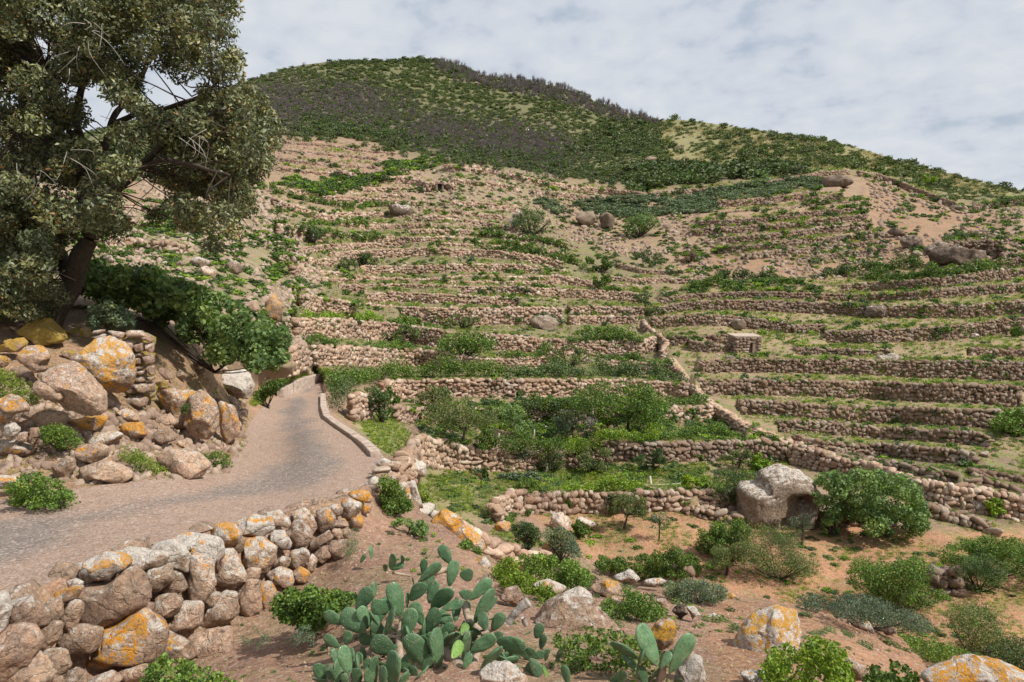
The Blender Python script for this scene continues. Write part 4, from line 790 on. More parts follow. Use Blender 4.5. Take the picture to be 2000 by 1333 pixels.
# rocks of the near slope on the right
Z4 = lambda p: zm(p, 950, 1050, 4.706); Z8 = lambda p: zm(p, 600, 866, 2.855); Z9 = lambda p: zm(p, 1300, 866, 2.855)
FG = 'rocks on the near slope'
FR = [
 (Z8([(690, 430), (760, 370), (850, 410), (905, 500), (850, 570), (740, 540), (690, 490)]), 'big orange topped boulder standing on the rim behind the cactus', .78, .4, 0, 10.3, ROCK),
 (Z8([(850, 470), (900, 470), (970, 520), (1005, 600), (960, 650), (900, 560)]), 'slanting slab with orange and white crust on the rim', .75, .8, 0, 9.6, ROCK),
 (Z8([(795, 600), (900, 640), (925, 690), (840, 655)]), 'thin orange and white slab behind the topmost cactus pads', .8, .8, 0, 8.6, ROCK),
 (Z8([(915, 670), (960, 640), (1000, 628), (1037, 700), (960, 730)]), 'white and orange block at the right of the topmost cactus pads', .6, .95, 0, 8.3, ROCK),
 (Z8([(925, 790), (1000, 730), (1085, 790), (1040, 845), (940, 835)]), 'rusty rounded rock behind the cactus', 0, .05, 0, 7.3, ROCK),
 (Z4([(110, 560), (180, 470), (290, 445), (355, 560), (290, 630), (150, 605)]), 'bare orange brown rock right of the cactus', 0, .05, 0, 6.7, ROCK),
 (Z4([(520, 630), (700, 535), (1000, 615), (1130, 760), (1260, 900), (1060, 950), (860, 1010), (560, 940), (400, 800)]), 'large sandy outcrop in the middle of the near slope', .2, .3, 0, 6.1, ROCK),
 (Z4([(700, 520), (860, 455), (1000, 540), (980, 610), (760, 570)]), 'white crusted rock above the sandy outcrop', .2, 1.0, 0, 7.2, ROCK),
 (Z4([(940, 480), (1090, 385), (1225, 420), (1285, 560), (1080, 605)]), 'brown rock with dark orange streaks behind the white crusted rock', .5, .2, .3, 7.6, ROCK),
 (Z4([(1060, 610), (1160, 545), (1480, 630), (1330, 690), (1100, 650)]), 'low flat rock in front of the streaked rock', .3, .3, 0, 7.0, ROCK),
 (Z4([(1150, 380), (1270, 330), (1320, 288), (1435, 390), (1380, 435), (1200, 410)]), 'pale pointed rock on the rim', .15, .8, 0, 8.2, ROCK),
 (Z4([(1440, 400), (1600, 375), (1665, 410), (1600, 445), (1460, 445)]), 'flat pale rock right of the pointed rim rock', .3, .8, 0, 8.2, ROCK),
 (Z4([(400, 440), (560, 390), (760, 470), (700, 520), (460, 480)]), 'pinkish flat rock among bright green ground cover', .3, .5, 0, 7.5, ROCK),
 (Z4([(1555, 575), (1650, 565), (1705, 650), (1620, 690)]), 'tan knob rock near the grey green shrub', .4, .3, 0, 7.3, ROCK),
 (Z4([(1700, 680), (1800, 598), (1855, 700), (1780, 755)]), 'small dark porous rock between two pale ones', 0, 0, 0, 7.0, ROCKD),
 (Z4([(1835, 645), (1920, 635), (1975, 720), (1900, 765)]), 'pale rock right of the dark porous rock', .1, .8, 0, 6.9, ROCK),
 (Z4([(1510, 880), (1560, 790), (1640, 745), (1735, 780), (1740, 880), (1690, 1000), (1570, 1060)]), 'leaning rock with yellow orange lichen behind the right hand cactus', .65, .3, .4, 5.4, ROCK),
 (Z4([(-80, 1260), (60, 1180), (200, 1168), (300, 1240), (400, 1340), (330, 1450), (-80, 1450)]), 'pale rounded rock in front of the cactus at the bottom edge', .05, .55, 0, 4.15, ROCK),
 (Z9([(365, 1230), (430, 1050), (540, 965), (640, 915), (765, 950), (770, 1100), (640, 1210), (480, 1270)]), 'large grey white boulder with an orange lichen cap', .6, 1.0, .25, 6.0, ROCK),
 (Z9([(1445, 1320), (1560, 1265), (1750, 1210), (1900, 1240), (2050, 1290), (2100, 1450), (1480, 1450)]), 'black and orange crusted boulder in the bottom right corner', .62, .6, .1, 4.3, ROCK),
 (Z9([(855, 985), (890, 958), (935, 985), (900, 1005)]), 'first stone of the rim row, grey with an orange edge', .5, .7, 0, 8.2, ROCK),
 (Z9([(915, 1000), (945, 975), (975, 990), (950, 1020)]), 'second stone of the rim row, small and brown', .2, .1, 0, 8.2, ROCK),
 (Z9([(970, 1000), (990, 978), (1010, 1000), (1000, 1022)]), 'third stone of the rim row, narrow and ochre', .5, .1, .4, 8.1, ROCK),
 (Z9([(1005, 1010), (1020, 985), (1045, 995), (1040, 1028)]), 'fourth stone of the rim row, upright and brown', .3, .1, 0, 8.1, ROCK),
 (Z9([(1045, 1020), (1075, 985), (1150, 1000), (1175, 1055), (1110, 1060)]), 'fifth stone of the rim row, widest and pale with orange crest', .5, .7, 0, 8.0, ROCK),
 (Z9([(1210, 1050), (1240, 1022), (1300, 1035), (1290, 1065), (1230, 1075)]), 'last stone of the rim row, flat and brown', .35, .1, 0, 8.0, ROCK),
 (Z9([(0, 985), (35, 985), (55, 1050), (45, 1120), (-15, 1150), (-25, 1050)]), 'brown cone shaped rock with yellow lichen', .6, .1, .5, 5.7, ROCK),
 (Z9([(215, 985), (270, 950), (325, 975), (320, 1020), (240, 1030)]), 'rounded grey pink rock half sunk in the soil', .3, .6, 0, 7.3, ROCK),
 (Z9([(330, 850), (370, 838), (400, 855), (380, 875)]), 'small orange specked stone on the rim by the grey green shrub', .7, .3, 0, 8.5, ROCK),
 (Z9([(990, 1220), (1050, 1205), (1130, 1260), (1140, 1320), (1040, 1330), (1000, 1270)]), 'purplish rock beside the bright round leaved shrub', .05, .3, 0, 5.0, ROCK),
 (Z9([(60, 1250), (150, 1180), (220, 1210), (240, 1320), (180, 1400), (40, 1400)]), 'white and pink weathered block at the bottom edge', .3, .8, 0, 4.7, ROCKP),
 (Z9([(400, 1290), (480, 1275), (600, 1280), (610, 1350), (450, 1370)]), 'cracked pale rock at the bottom edge under the white boulder', .1, .8, 0, 4.7, ROCK),
]
for i, (poly, lab, og, wh, ye, d, mt) in enumerate(FR): rock('rock', poly, lab, 'rock', FG, d=d, orange=og, white=wh, yellow=ye, mat=mt, thick=.8, sub=5 if i in (6, 18, 17, 19) else 4, rough=.14, facet=5, seed=i+401)

# ------------------------------------------------------------------ foliage
def leaves_at(C, Nn, size, rs, shape='diamond', flat=.4):
    """C (n,3) centres, Nn (n,3) facing; returns V, F"""
    n = len(C); Nn = Nn+rs.normal(size=(n, 3))*flat*1.4; Nn /= np.linalg.norm(Nn, axis=1)[:, None]+1e-9
    A = np.cross(Nn, rs.normal(size=(n, 3))); A /= np.linalg.norm(A, axis=1)[:, None]+1e-9; B = np.cross(Nn, A); s = (size*rs.uniform(.6, 1.3, n))[:, None]
    if shape == 'diamond': pts = [(A, 1, 0), (B, .42, 0), (A, -1, 0), (B, -.42, 0)]; V = np.stack([C+p*k*s for p, k, _ in pts], 1); V[:, 0] -= Nn*s*.35; Fc = np.array([[0, 1, 2, 3]])
    elif shape == 'wide': V = np.stack([C+A*s, C+A*s*.2+B*s*.75, C-A*s*.8, C+A*s*.2-B*s*.75], 1); V[:, 0] -= Nn*s*.3; Fc = np.array([[0, 1, 2, 3]])
    elif shape == 'round':
        V = np.stack([C+(A*math.cos(t)+B*math.sin(t))*s*.8 for t in np.arange(6)*math.pi/3], 1); V[:, 0] -= Nn*s*.15; V[:, 3] -= Nn*s*.15; Fc = np.array([[0, 1, 2, 3], [0, 3, 4, 5]])
    k = V.shape[1]; return V.reshape(-1, 3), (Fc[None]+(np.arange(n)*k)[:, None, None]).reshape(-1, Fc.shape[1])
def blob_leaves(blobs, n, size, seed, shape='diamond', clump=.35, inner=.55, flat=.7, freq=2.2, lift=.25):
    r_ = np.random.RandomState(seed); B = np.array([list(b[0])+list(b[1]) for b in blobs], float); vol = (B[:, 3]*B[:, 4]+B[:, 4]*B[:, 5]+B[:, 3]*B[:, 5]); k = r_.choice(len(B), size=int(n*1.8), p=vol/vol.sum())
    d = r_.normal(size=(len(k), 3)); d /= np.linalg.norm(d, axis=1)[:, None]; rad = r_.uniform(inner**3, 1, len(k))**(1/3); nz_ = fbm(d*2+B[k, :3]*1.3+seed, seed, 3); rad = rad*(1+.35*nz_)
    C = B[k, :3]+d*B[k, 3:]*rad[:, None]; keep = fbm(C*freq/np.cbrt(B[:, 3:].prod(1)).mean()*.8+seed, seed+5, 3) > -clump*.35+r_.uniform(-.12, .12, len(k))-.06
    C = C[keep][:n]; d = d[keep][:n]; N_ = d+np.array([0, 0, lift]); return leaves_at(C, N_, size, r_, shape, flat)
def tuft(n, h, spread, seed, wd=.05, bend=.5):
    r_ = np.random.RandomState(seed); VV = []
    for i in range(n):
        a = r_.uniform(0, 6.283); b = r_.uniform(0, spread*.5); p = np.array([math.cos(a)*b, math.sin(a)*b, -.03]); L_ = h*r_.uniform(.5, 1); dr = np.array([math.cos(a+r_.normal()*.6), math.sin(a+r_.normal()*.6), 0]); ln = r_.uniform(.15, 1)*spread*bend
        s = np.array([-dr[1], dr[0], 0])*wd*r_.uniform(.6, 1.2); m_ = p+dr*ln*.35+np.array([0, 0, L_*.65]); t = p+dr*ln+np.array([0, 0, L_*r_.uniform(.6, 1)])
        VV += [p-s, p+s, m_+s*.8, m_-s*.8, t, t+s*.2]
    V = np.array(VV); k = np.arange(n)[:, None]*6; return V, np.concatenate([k+[0, 1, 2, 3], k+[3, 2, 5, 4]])
def twigs(n, h, spread, seed, th=.012, lev=2):
    r_ = np.random.RandomState(seed); paths = []
    for i in range(n):
        a = r_.uniform(0, 6.283); e = r_.uniform(.1, 1)*spread; P = [np.array([0, 0, 0.])]; tip = np.array([math.cos(a)*e, math.sin(a)*e, h*r_.uniform(.6, 1)]); P = [np.zeros(3), tip*.45+r_.normal(size=3)*.06, tip]
        P = smooth_path(P, 4); paths.append((P, np.linspace(th, th*.4, 4)))
        for j in range(lev*2):
            q = P[1]+(P[2]-P[1])*r_.uniform(0, 1.4); d = r_.normal(size=3)*.22*h; d[2] = abs(d[2])+.1*h; paths.append((np.array([q, q+d*.6, q+d]), np.array([th*.6, th*.45, th*.3])))
    return tubes(paths, 3)

# --- instanced stuff
PROTO = {}
def proto(nm, meshes):
    c = bpy.data.collections.new(nm)
    for i, me in enumerate(meshes): o = bpy.data.objects.new('%s_piece' % nm, me); c.objects.link(o)
    PROTO[nm] = (c, len(meshes))
def scatter(name, label, cat, nm, P, sc, seed=0, yaw=True, tilt=.15, full=False, group=None):
    r_ = np.random.RandomState(seed); c, k = PROTO[nm]; n = len(P); me = bpy.data.meshes.new(name); me.vertices.add(n); me.vertices.foreach_set('co', np.asarray(P, np.float32).ravel())
    e = np.stack([r_.normal(size=n)*tilt, r_.normal(size=n)*tilt, r_.uniform(0, 6.283, n)], -1)
    if full: e = r_.uniform(0, 6.283, (n, 3))
    a = me.attributes.new('rot', 'FLOAT_VECTOR', 'POINT'); a.data.foreach_set('vector', e.astype(np.float32).ravel())
    sc = np.asarray(sc, float); sc = sc if sc.ndim == 2 else np.repeat(sc[:, None], 3, 1)
    a = me.attributes.new('siz', 'FLOAT_VECTOR', 'POINT'); a.data.foreach_set('vector', sc.astype(np.float32).ravel())
    a = me.attributes.new('pick', 'INT', 'POINT'); a.data.foreach_set('value', r_.randint(0, k, n).astype(np.int32))
    o = obj(name, me); g = bpy.data.node_groups.new(name, 'GeometryNodeTree'); g.interface.new_socket('Geometry', in_out='INPUT', socket_type='NodeSocketGeometry'); g.interface.new_socket('Geometry', in_out='OUTPUT', socket_type='NodeSocketGeometry')
    N_ = g.nodes; L_ = g.links; gi = N_.new('NodeGroupInput'); go = N_.new('NodeGroupOutput'); ip = N_.new('GeometryNodeInstanceOnPoints'); ci = N_.new('GeometryNodeCollectionInfo'); ci.inputs['Collection'].default_value = c
    ci.inputs['Separate Children'].default_value = True; ci.inputs['Reset Children'].default_value = True; ip.inputs['Pick Instance'].default_value = True
    def at(nm_, ty):
        x = N_.new('GeometryNodeInputNamedAttribute'); x.data_type = ty; x.inputs['Name'].default_value = nm_; return x.outputs['Attribute']
    L_.new(gi.outputs[0], ip.inputs['Points']); L_.new(ci.outputs[0], ip.inputs['Instance']); L_.new(at('pick', 'INT'), ip.inputs['Instance Index']); L_.new(at('rot', 'FLOAT_VECTOR'), ip.inputs['Rotation']); L_.new(at('siz', 'FLOAT_VECTOR'), ip.inputs['Scale']); L_.new(ip.outputs[0], go.inputs[0])
    md = o.modifiers.new('scatter', 'NODES'); md.node_group = g
    return tag(o, label, cat, group, 'stuff')

def bushmesh(mat, n, size, seed, shape='diamond', flatz=.8, lobes=7, clump=.3):
    r_ = np.random.RandomState(seed); bl = []
    for i in range(lobes):
        a = i/lobes*6.283+r_.uniform(-.3, .3); r0 = r_.uniform(.25, .6); bl.append(((math.cos(a)*r0, math.sin(a)*r0, flatz*r_.uniform(.35, 1.05)), (r_.uniform(.3, .5),)*2+(r_.uniform(.28, .45)*flatz,)))
    bl.append(((0, 0, flatz*.9), (.5, .5, .45*flatz))); bl.append(((0, 0, flatz*.45), (.75, .75, .42*flatz)))
    V, Fc = blob_leaves(bl, n, size, seed, shape, clump); V[:, 2] = np.maximum(V[:, 2], 0); V /= 1.0
    V[:, :2] /= np.percentile(np.abs(V[:, :2]), 98.5); V[:, 2] /= np.percentile(V[:, 2], 99)
    return mesh('foliage', V, Fc, LM[mat])                     # half width 1, height 1
# prototypes for the uncountable growth
proto('scrub', [bushmesh('scrub', 170, .14, 10+i, 'wide') for i in range(4)]+[bushmesh('scrubd', 170, .14, 20+i, 'wide') for i in range(2)])
proto('darkscrub', [bushmesh('scrubd', 190, .13, 30+i, 'wide') for i in range(3)]+[bushmesh('dark', 170, .13, 34, 'wide')])
proto('palescrub', [bushmesh('olive', 150, .14, 40+i, 'wide') for i in range(3)]+[bushmesh('scrub', 150, .14, 44, 'wide')])
proto('blue', [bushmesh('blue', 200, .17, 50+i, 'diamond') for i in range(3)])
proto('green', [bushmesh('vine', 130, .16, 60+i, 'wide', .6) for i in range(2)]+[bushmesh('dark', 130, .16, 64+i, 'wide', .7) for i in range(2)]+[bushmesh('bright', 110, .16, 68, 'wide', .5)])
def tm(mat, *a, **k): V, Fc = tuft(*a, **k); return mesh('tuft', V, Fc, LM[mat])
proto('grass', [tm('grass', 26, 1, 1.3, 70+i, wd=.045) for i in range(4)]+[tm('vine', 22, .6, 1.6, 75, wd=.06)])
proto('straw', [tm('straw', 26, 1, 1.0, 80+i, wd=.03) for i in range(3)])
proto('burnt', [mesh('twigs', *twigs(16, 1.0, .62, 90+i, .022, 2), LM['burnt']) for i in range(4)])
def pebble(mat, seed):
    V, Fc = ICO[2]; r_ = np.random.RandomState(seed); V = V.copy()
    for _ in range(7): n = r_.normal(size=3); n /= np.linalg.norm(n); V -= np.maximum(0, V@n-r_.uniform(.5, .85))[:, None]*n
    V *= np.array([1.2, .9, .75])*(1+.08*r_.uniform(-1, 1, (len(V), 1))); return mesh('loose_stone', V, Fc, mat)
WALLP = simple('pale_rubble', (.33, .25, .19), nsc=3, amt=.35, bump=.05); WALLQ = simple('pink_rubble', (.25, .175, .13), nsc=3, amt=.35, bump=.05)
proto('rubble', [pebble(WALLP, i) for i in range(3)]+[pebble(WALLQ, 7+i) for i in range(3)]); proto('rubblep', [pebble(WALLP, 20+i) for i in range(4)])
def field(poly, n, seed, noise_f=0, thr=0, vs=1.0):
    r_ = np.random.RandomState(seed); P = np.array(poly, float); lo = P.min(0); hi = P.max(0); out = []; U = np.empty(0); Vv = np.empty(0)
    while len(U) < n:
        u = r_.uniform(lo[0], hi[0], n*3); v = r_.uniform(lo[1], hi[1], n*3); k = inpoly(u, v, poly) & (v > skyl(u)+.5)
        if noise_f: k &= fbm(np.stack([u/noise_f, v/noise_f*1.7, 0*u+seed], -1), seed, 3) > thr+r_.uniform(-.24, .24, len(u))
        U = np.concatenate([U, u[k]]); Vv = np.concatenate([Vv, v[k]])
    return U[:n], Vv[:n], r_
def lay(name, label, cat, nm, poly, n, px, seed, noise_f=0, thr=0, hz=1.0, sink=.05, full=False, tilt=.15, mx=9, group=None, fuzz=0):
    u, v, r_ = field(poly, n, seed, noise_f, thr)
    if fuzz: u = u+r_.normal(size=n)*fuzz; v = np.maximum(v+r_.normal(size=n)*fuzz*.55, skyl(u)+.5)
    d = GDat(u, v); P = W(u, v, d); s = np.minimum(r_.uniform(px[0], px[1], n)*d/F/2, mx); sc = np.stack([s, s, s*hz*r_.uniform(.7, 1.2, n)], -1); P[:, 2] -= s*sink
    return scatter(name, label, cat, nm, P, sc, seed, tilt=tilt, full=full, group=group)
HILL = [(-450, 320), (300, 220), (530, 138), (815, 105), (1180, 195), (1300, 225), (1500, 250), (2000, 365), (2450, 440), (2450, 560), (2010, 400), (1880, 392), (1690, 332), (1590, 330), (1480, 345), (1280, 364), (1120, 350), (1000, 330), (880, 312), (780, 295), (700, 272), (540, 266), (400, 330), (-450, 400)]
lay('hill_scrub', 'low green scrub covering the summit slope of the mountain', 'scrub', 'scrub', [(-450, 320), (300, 220), (530, 138), (815, 105), (1180, 195), (1290, 228), (1290, 365), (1120, 350), (1000, 330), (880, 312), (780, 295), (700, 272), (540, 266), (400, 330), (-450, 400)], 13000, (5, 13), 1, 60, -.5, hz=.8)
lay('dark_scrub', 'dark bushy thicket at the foot of the mountain slope', 'scrub', 'darkscrub', [(540, 235), (640, 240), (800, 255), (950, 285), (1090, 300), (1180, 250), (1290, 235), (1280, 366), (1120, 350), (1000, 332), (880, 313), (780, 296), (700, 272), (545, 268)], 800, (9, 22), 2, 70, -.08, fuzz=14)
lay('ridge_scrub', 'green scrub on the drier right hand ridge', 'scrub', 'palescrub', [(1275, 235), (1320, 230), (1500, 252), (1700, 292), (2000, 370), (2450, 450), (2450, 560), (2010, 400), (1880, 392), (1700, 334), (1590, 330), (1480, 346), (1270, 366)], 2300, (6, 15), 3, 50, -.2, hz=.7)
lay('ridge_scrub', 'darker bushes dotted over the right hand ridge', 'scrub', 'scrub', [(1275, 235), (1320, 230), (1500, 252), (1700, 292), (2000, 370), (2450, 450), (2450, 560), (2010, 400), (1880, 392), (1700, 334), (1590, 330), (1480, 346), (1270, 366)], 800, (10, 24), 31, 50, .02, hz=.9)
lay('dry_grass', 'straw coloured grass between bushes on the right hand ridge', 'grass', 'straw', [(1285, 245), (1500, 262), (1700, 300), (2000, 380), (1980, 392), (1700, 330), (1500, 335), (1290, 355)], 1800, (6, 14), 32, 40, 0, hz=1.3)
lay('dark_scrub', 'dark olive bushes in a row below the ridge grass', 'scrub', 'darkscrub', [(1225, 345), (1260, 325), (1400, 335), (1470, 330), (1560, 325), (1570, 342), (1480, 350), (1400, 358), (1290, 370), (1230, 372)], 150, (22, 48), 33)
lay('burnt_scrub', 'belt of grey leafless burnt scrub across the mountain slope', 'scrub', 'burnt', [(520, 178), (600, 170), (680, 180), (760, 205), (830, 225), (950, 250), (1060, 262), (1110, 285), (1090, 325), (960, 305), (880, 290), (800, 262), (700, 245), (560, 230), (520, 215)], 3700, (6, 16), 4, 45, -.04, hz=1.2, mx=3.2, fuzz=32)
lay('burnt_scrub', 'burnt leafless shrubs along the skyline of the mountain', 'scrub', 'burnt', [(845, 112), (905, 128), (960, 148), (1080, 160), (1180, 195), (1280, 228), (1290, 245), (1200, 235), (1100, 200), (1000, 180), (930, 168), (860, 140)], 700, (8, 15), 5, hz=1.8, mx=3.2, fuzz=8)
lay('skyline_scrub', 'small bushes standing against the sky on the summit', 'scrub', 'darkscrub', [(640, 118), (815, 108), (930, 140), (930, 158), (815, 124), (640, 130)], 160, (8, 14), 6)
lay('agave_belt', 'belt of blue green plants under the high right wall', 'plants', 'blue', [(1040, 390), (1100, 400), (1180, 388), (1300, 385), (1400, 372), (1400, 395), (1390, 412), (1290, 422), (1230, 430), (1130, 412), (1110, 430), (1070, 412)], 620, (10, 22), 7, 40, -.1, hz=.8, fuzz=5)
lay('agave_belt', 'second belt of blue green plants, upper right toward the brown outcrop', 'plants', 'blue', [(1400, 370), (1500, 358), (1570, 348), (1598, 352), (1598, 368), (1500, 382), (1410, 390)], 380, (9, 20), 8, 40, -.15, hz=.8, fuzz=4)
lay('green_scrub', 'bright green low shrubs on the terraces below the burnt slope', 'scrub', 'green', [(555, 348), (600, 352), (650, 345), (700, 335), (770, 318), (860, 310), (858, 325), (800, 335), (760, 352), (690, 372), (640, 384), (580, 372), (552, 362)], 520, (9, 20), 9, 30, -.1, hz=.8, fuzz=5)
TERL = [(480, 370), (620, 385), (800, 400), (930, 440), (1120, 500), (1270, 560), (1300, 740), (1300, 850), (830, 850), (770, 760), (620, 660), (560, 560), (500, 450)]
TERR = [(1270, 570), (1500, 545), (2000, 510), (2450, 560), (2450, 960), (1900, 940), (1560, 860), (1360, 740), (1290, 640)]
lay('terrace_weeds', 'green weeds sprouting from walls and treads of the left terraces', 'weeds', 'green', TERL, 1300, (5, 15), 10, 30, .06, hz=.8)
lay('terrace_weeds', 'green weeds on the treads of the right terraces', 'weeds', 'green', TERR, 1100, (6, 20), 11, 35, .04, hz=.6)
lay('terrace_grass', 'green grass on the treads of the right terraces', 'grass', 'grass', TERR, 7000, (7, 15), 12, 40, -.02, hz=1.2)
lay('terrace_straw', 'dry grass on the treads of the right terraces', 'grass', 'straw', TERR, 2600, (5, 11), 13, 40, -.1, hz=1.3)
lay('terrace_grass', 'grass strips between the left terrace walls', 'grass', 'grass', TERL, 2600, (6, 13), 14, 25, .04, hz=1.1)
lay('terrace_straw', 'dry grass between the left terrace walls', 'grass', 'straw', TERL, 800, (5, 10), 15, 25, 0, hz=1.2)
lay('weeds', 'weeds over the rough upper right slope', 'weeds', 'green', [(1300, 470), (1450, 500), (1720, 450), (1760, 400), (1690, 350), (1850, 400), (2000, 410), (2000, 530), (1650, 550), (1380, 560), (1290, 540)], 620, (7, 20), 16, 30, .02, hz=.7)
lay('weeds', 'weeds over the stony upper middle slope', 'weeds', 'green', [(800, 330), (1000, 332), (1160, 372), (1400, 400), (1420, 470), (1280, 540), (1100, 520), (930, 450), (780, 430), (740, 380)], 900, (5, 15), 161, 30, .0, hz=.6)
lay('scrub_patches', 'green scrub regrowing inside the burnt belt', 'scrub', 'scrub', [(520, 170), (700, 175), (1060, 262), (1110, 285), (1090, 325), (880, 290), (560, 240)], 500, (6, 14), 162, 40, .05, hz=.8)
lay('weeds', 'weeds on the high terraces of the right slope', 'weeds', 'green', [(1340, 400), (1700, 385), (1720, 470), (1400, 500)], 130, (6, 14), 17, hz=.7)
lay('weeds', 'weeds on the stony left slope above the fig bush', 'weeds', 'green', [(-50, 350), (300, 340), (500, 350), (560, 420), (600, 560), (560, 680), (520, 640), (400, 560), (180, 530), (-50, 540)], 1100, (12, 30), 18, 45, .05, hz=.6)
lay('scree', 'loose pale stones scattered down the upper middle slope', 'stones', 'rubble', [(800, 330), (1000, 332), (1160, 372), (1250, 430), (1150, 460), (1100, 520), (930, 450), (780, 430), (740, 380)], 1500, (4, 10), 19, full=True)
lay('scree', 'loose stones between the left terrace walls', 'stones', 'rubblep', TERL, 500, (4, 9), 20, full=True)
lay('scree', 'loose stones between the right terrace walls', 'stones', 'rubble', TERR, 1100, (4, 9), 21, full=True)
lay('scree', 'stony rubble covering the left slope above the fig bush', 'stones', 'rubblep', [(-100, 330), (300, 330), (500, 360), (560, 420), (640, 560), (590, 690), (520, 660), (400, 570), (180, 530), (-100, 560)], 2900, (5, 17), 22, 50, -.05, full=True)
lay('scree', 'stones strewn over the rough upper right slope', 'stones', 'rubble', [(1130, 410), (1260, 440), (1370, 400), (1450, 500), (1720, 450), (1690, 345), (1860, 400), (2000, 410), (2000, 530), (1650, 545), (1380, 555), (1110, 470)], 1900, (4, 14), 23, 40, -.05, full=True)
lay('scree', 'stones on the brown terraces near the oak crown', 'stones', 'rubble', [(545, 272), (720, 280), (780, 305), (720, 345), (540, 340)], 400, (3, 6), 24, full=True)
FLOOR = [(1030, 1010), (1440, 1010), (1640, 1040), (1850, 1045), (2000, 1060), (2300, 1100), (2300, 1400), (1860, 1330), (1740, 1222), (1560, 1180), (1400, 1160), (1140, 1130), (1110, 1070)]
lay('floor_grass', 'patches of short grass on the orange soil of the valley floor', 'grass', 'grass', FLOOR, 4200, (8, 18), 25, 45, .06, hz=.6)
lay('floor_grass', 'grass of the green platform below the broad wall', 'grass', 'grass', [(830, 930), (900, 920), (1100, 918), (1550, 900), (1440, 985), (1380, 960), (1020, 960), (1000, 1030), (1090, 1075), (1000, 1065), (880, 1010), (835, 1000)], 3600, (8, 20), 26, 50, -.08, hz=.9)
lay('straw', 'dry grass of the green platform below the broad wall', 'grass', 'straw', [(830, 930), (1100, 918), (1550, 900), (1440, 985), (1380, 960), (1020, 960), (960, 1000), (835, 990)], 1600, (7, 14), 27, 50, -.1, hz=1)
lay('grass', 'grass on the small terrace beside the road kerb', 'grass', 'grass', [(700, 820), (760, 800), (800, 850), (800, 880), (770, 895), (730, 870)], 700, (10, 20), 28, hz=.8)
lay('grass', 'grass and leafy weeds under the vine posts', 'grass', 'grass', [(835, 850), (1000, 800), (1300, 800), (1500, 800), (1540, 860), (1200, 862), (1100, 878), (900, 868)], 1500, (8, 18), 29, 40, -.05, hz=.9)
lay('pebbles', 'small stones lying on the near slope', 'stones', 'rubble', [(0, 1400), (300, 1300), (620, 1130), (760, 1000), (860, 1030), (1000, 1140), (1420, 1175), (1740, 1230), (1830, 1400)], 900, (3, 9), 30, full=True)
lay('pebbles', 'gravel lying on the road and its verge', 'stones', 'rubble', [(0, 1170), (0, 980), (200, 950), (440, 930), (480, 850), (520, 800), (636, 780), (690, 860), (735, 920), (560, 995), (300, 1060)], 2600, (1.5, 5), 34, full=True)
lay('pebbles', 'rubble among the boulders of the left bank', 'stones', 'rubble', [(0, 700), (250, 800), (480, 780), (470, 880), (440, 930), (0, 960)], 1100, (5, 30), 35, full=True)
lay('bank_straw', 'dry grass among the boulders of the left bank', 'grass', 'straw', [(0, 720), (280, 700), (500, 760), (480, 900), (430, 930), (0, 960)], 1800, (8, 17), 36, 60, -.1, hz=.8)
lay('bank_grass', 'sparse green grass among the boulders of the left bank', 'grass', 'grass', [(0, 720), (280, 700), (500, 760), (480, 900), (430, 930), (0, 960)], 500, (9, 18), 37, 60, .1, hz=.8)
lay('slope_weeds', 'tiny green weeds on the near slope', 'weeds', 'green', [(0, 1400), (300, 1300), (620, 1130), (760, 1000), (860, 1030), (1000, 1140), (1420, 1175), (1830, 1400)], 260, (6, 20), 137, 90, .04, hz=.6)
lay('slope_straw', 'sparse dry grass on the near slope', 'grass', 'straw', [(0, 1400), (300, 1300), (620, 1130), (760, 1000), (860, 1030), (1000, 1140), (1420, 1175), (1830, 1400)], 500, (12, 28), 38, 90, .05, hz=.6)
lay('verge_grass', 'green grass along the foot of the kerb wall at the road end', 'grass', 'grass', [(485, 790), (520, 755), (590, 730), (640, 720), (655, 735), (600, 742), (540, 762), (500, 795)], 600, (12, 22), 39, hz=.9)

lay('floor_weeds', 'low leafy weeds spread over the orange valley floor', 'weeds', 'green', FLOOR, 420, (8, 26), 140, 60, .06, hz=.45)
lay('platform_weeds', 'leafy weeds on the green platform and under the vines', 'weeds', 'green', [(830, 930), (1100, 900), (1550, 885), (1440, 985), (1380, 960), (1020, 960), (1000, 1030), (1090, 1070), (900, 1010), (835, 1000)], 380, (10, 26), 141, 40, 0, hz=.6)
lay('orchard_weeds', 'leafy undergrowth between the orchard trees', 'weeds', 'green', [(780, 790), (1000, 785), (1300, 780), (1480, 850), (1530, 862), (1200, 860), (1100, 876), (900, 868), (830, 850)], 520, (12, 30), 142, 40, -.05, hz=.7)
lay('olive_weeds', 'grey weeds between rocks of the near slope rim', 'weeds', 'palescrub', [(950, 1080), (1100, 1110), (1300, 1150), (1560, 1190), (1800, 1280), (1500, 1260), (1200, 1240), (1000, 1150)], 110, (12, 36), 143, 60, .02, hz=.5)
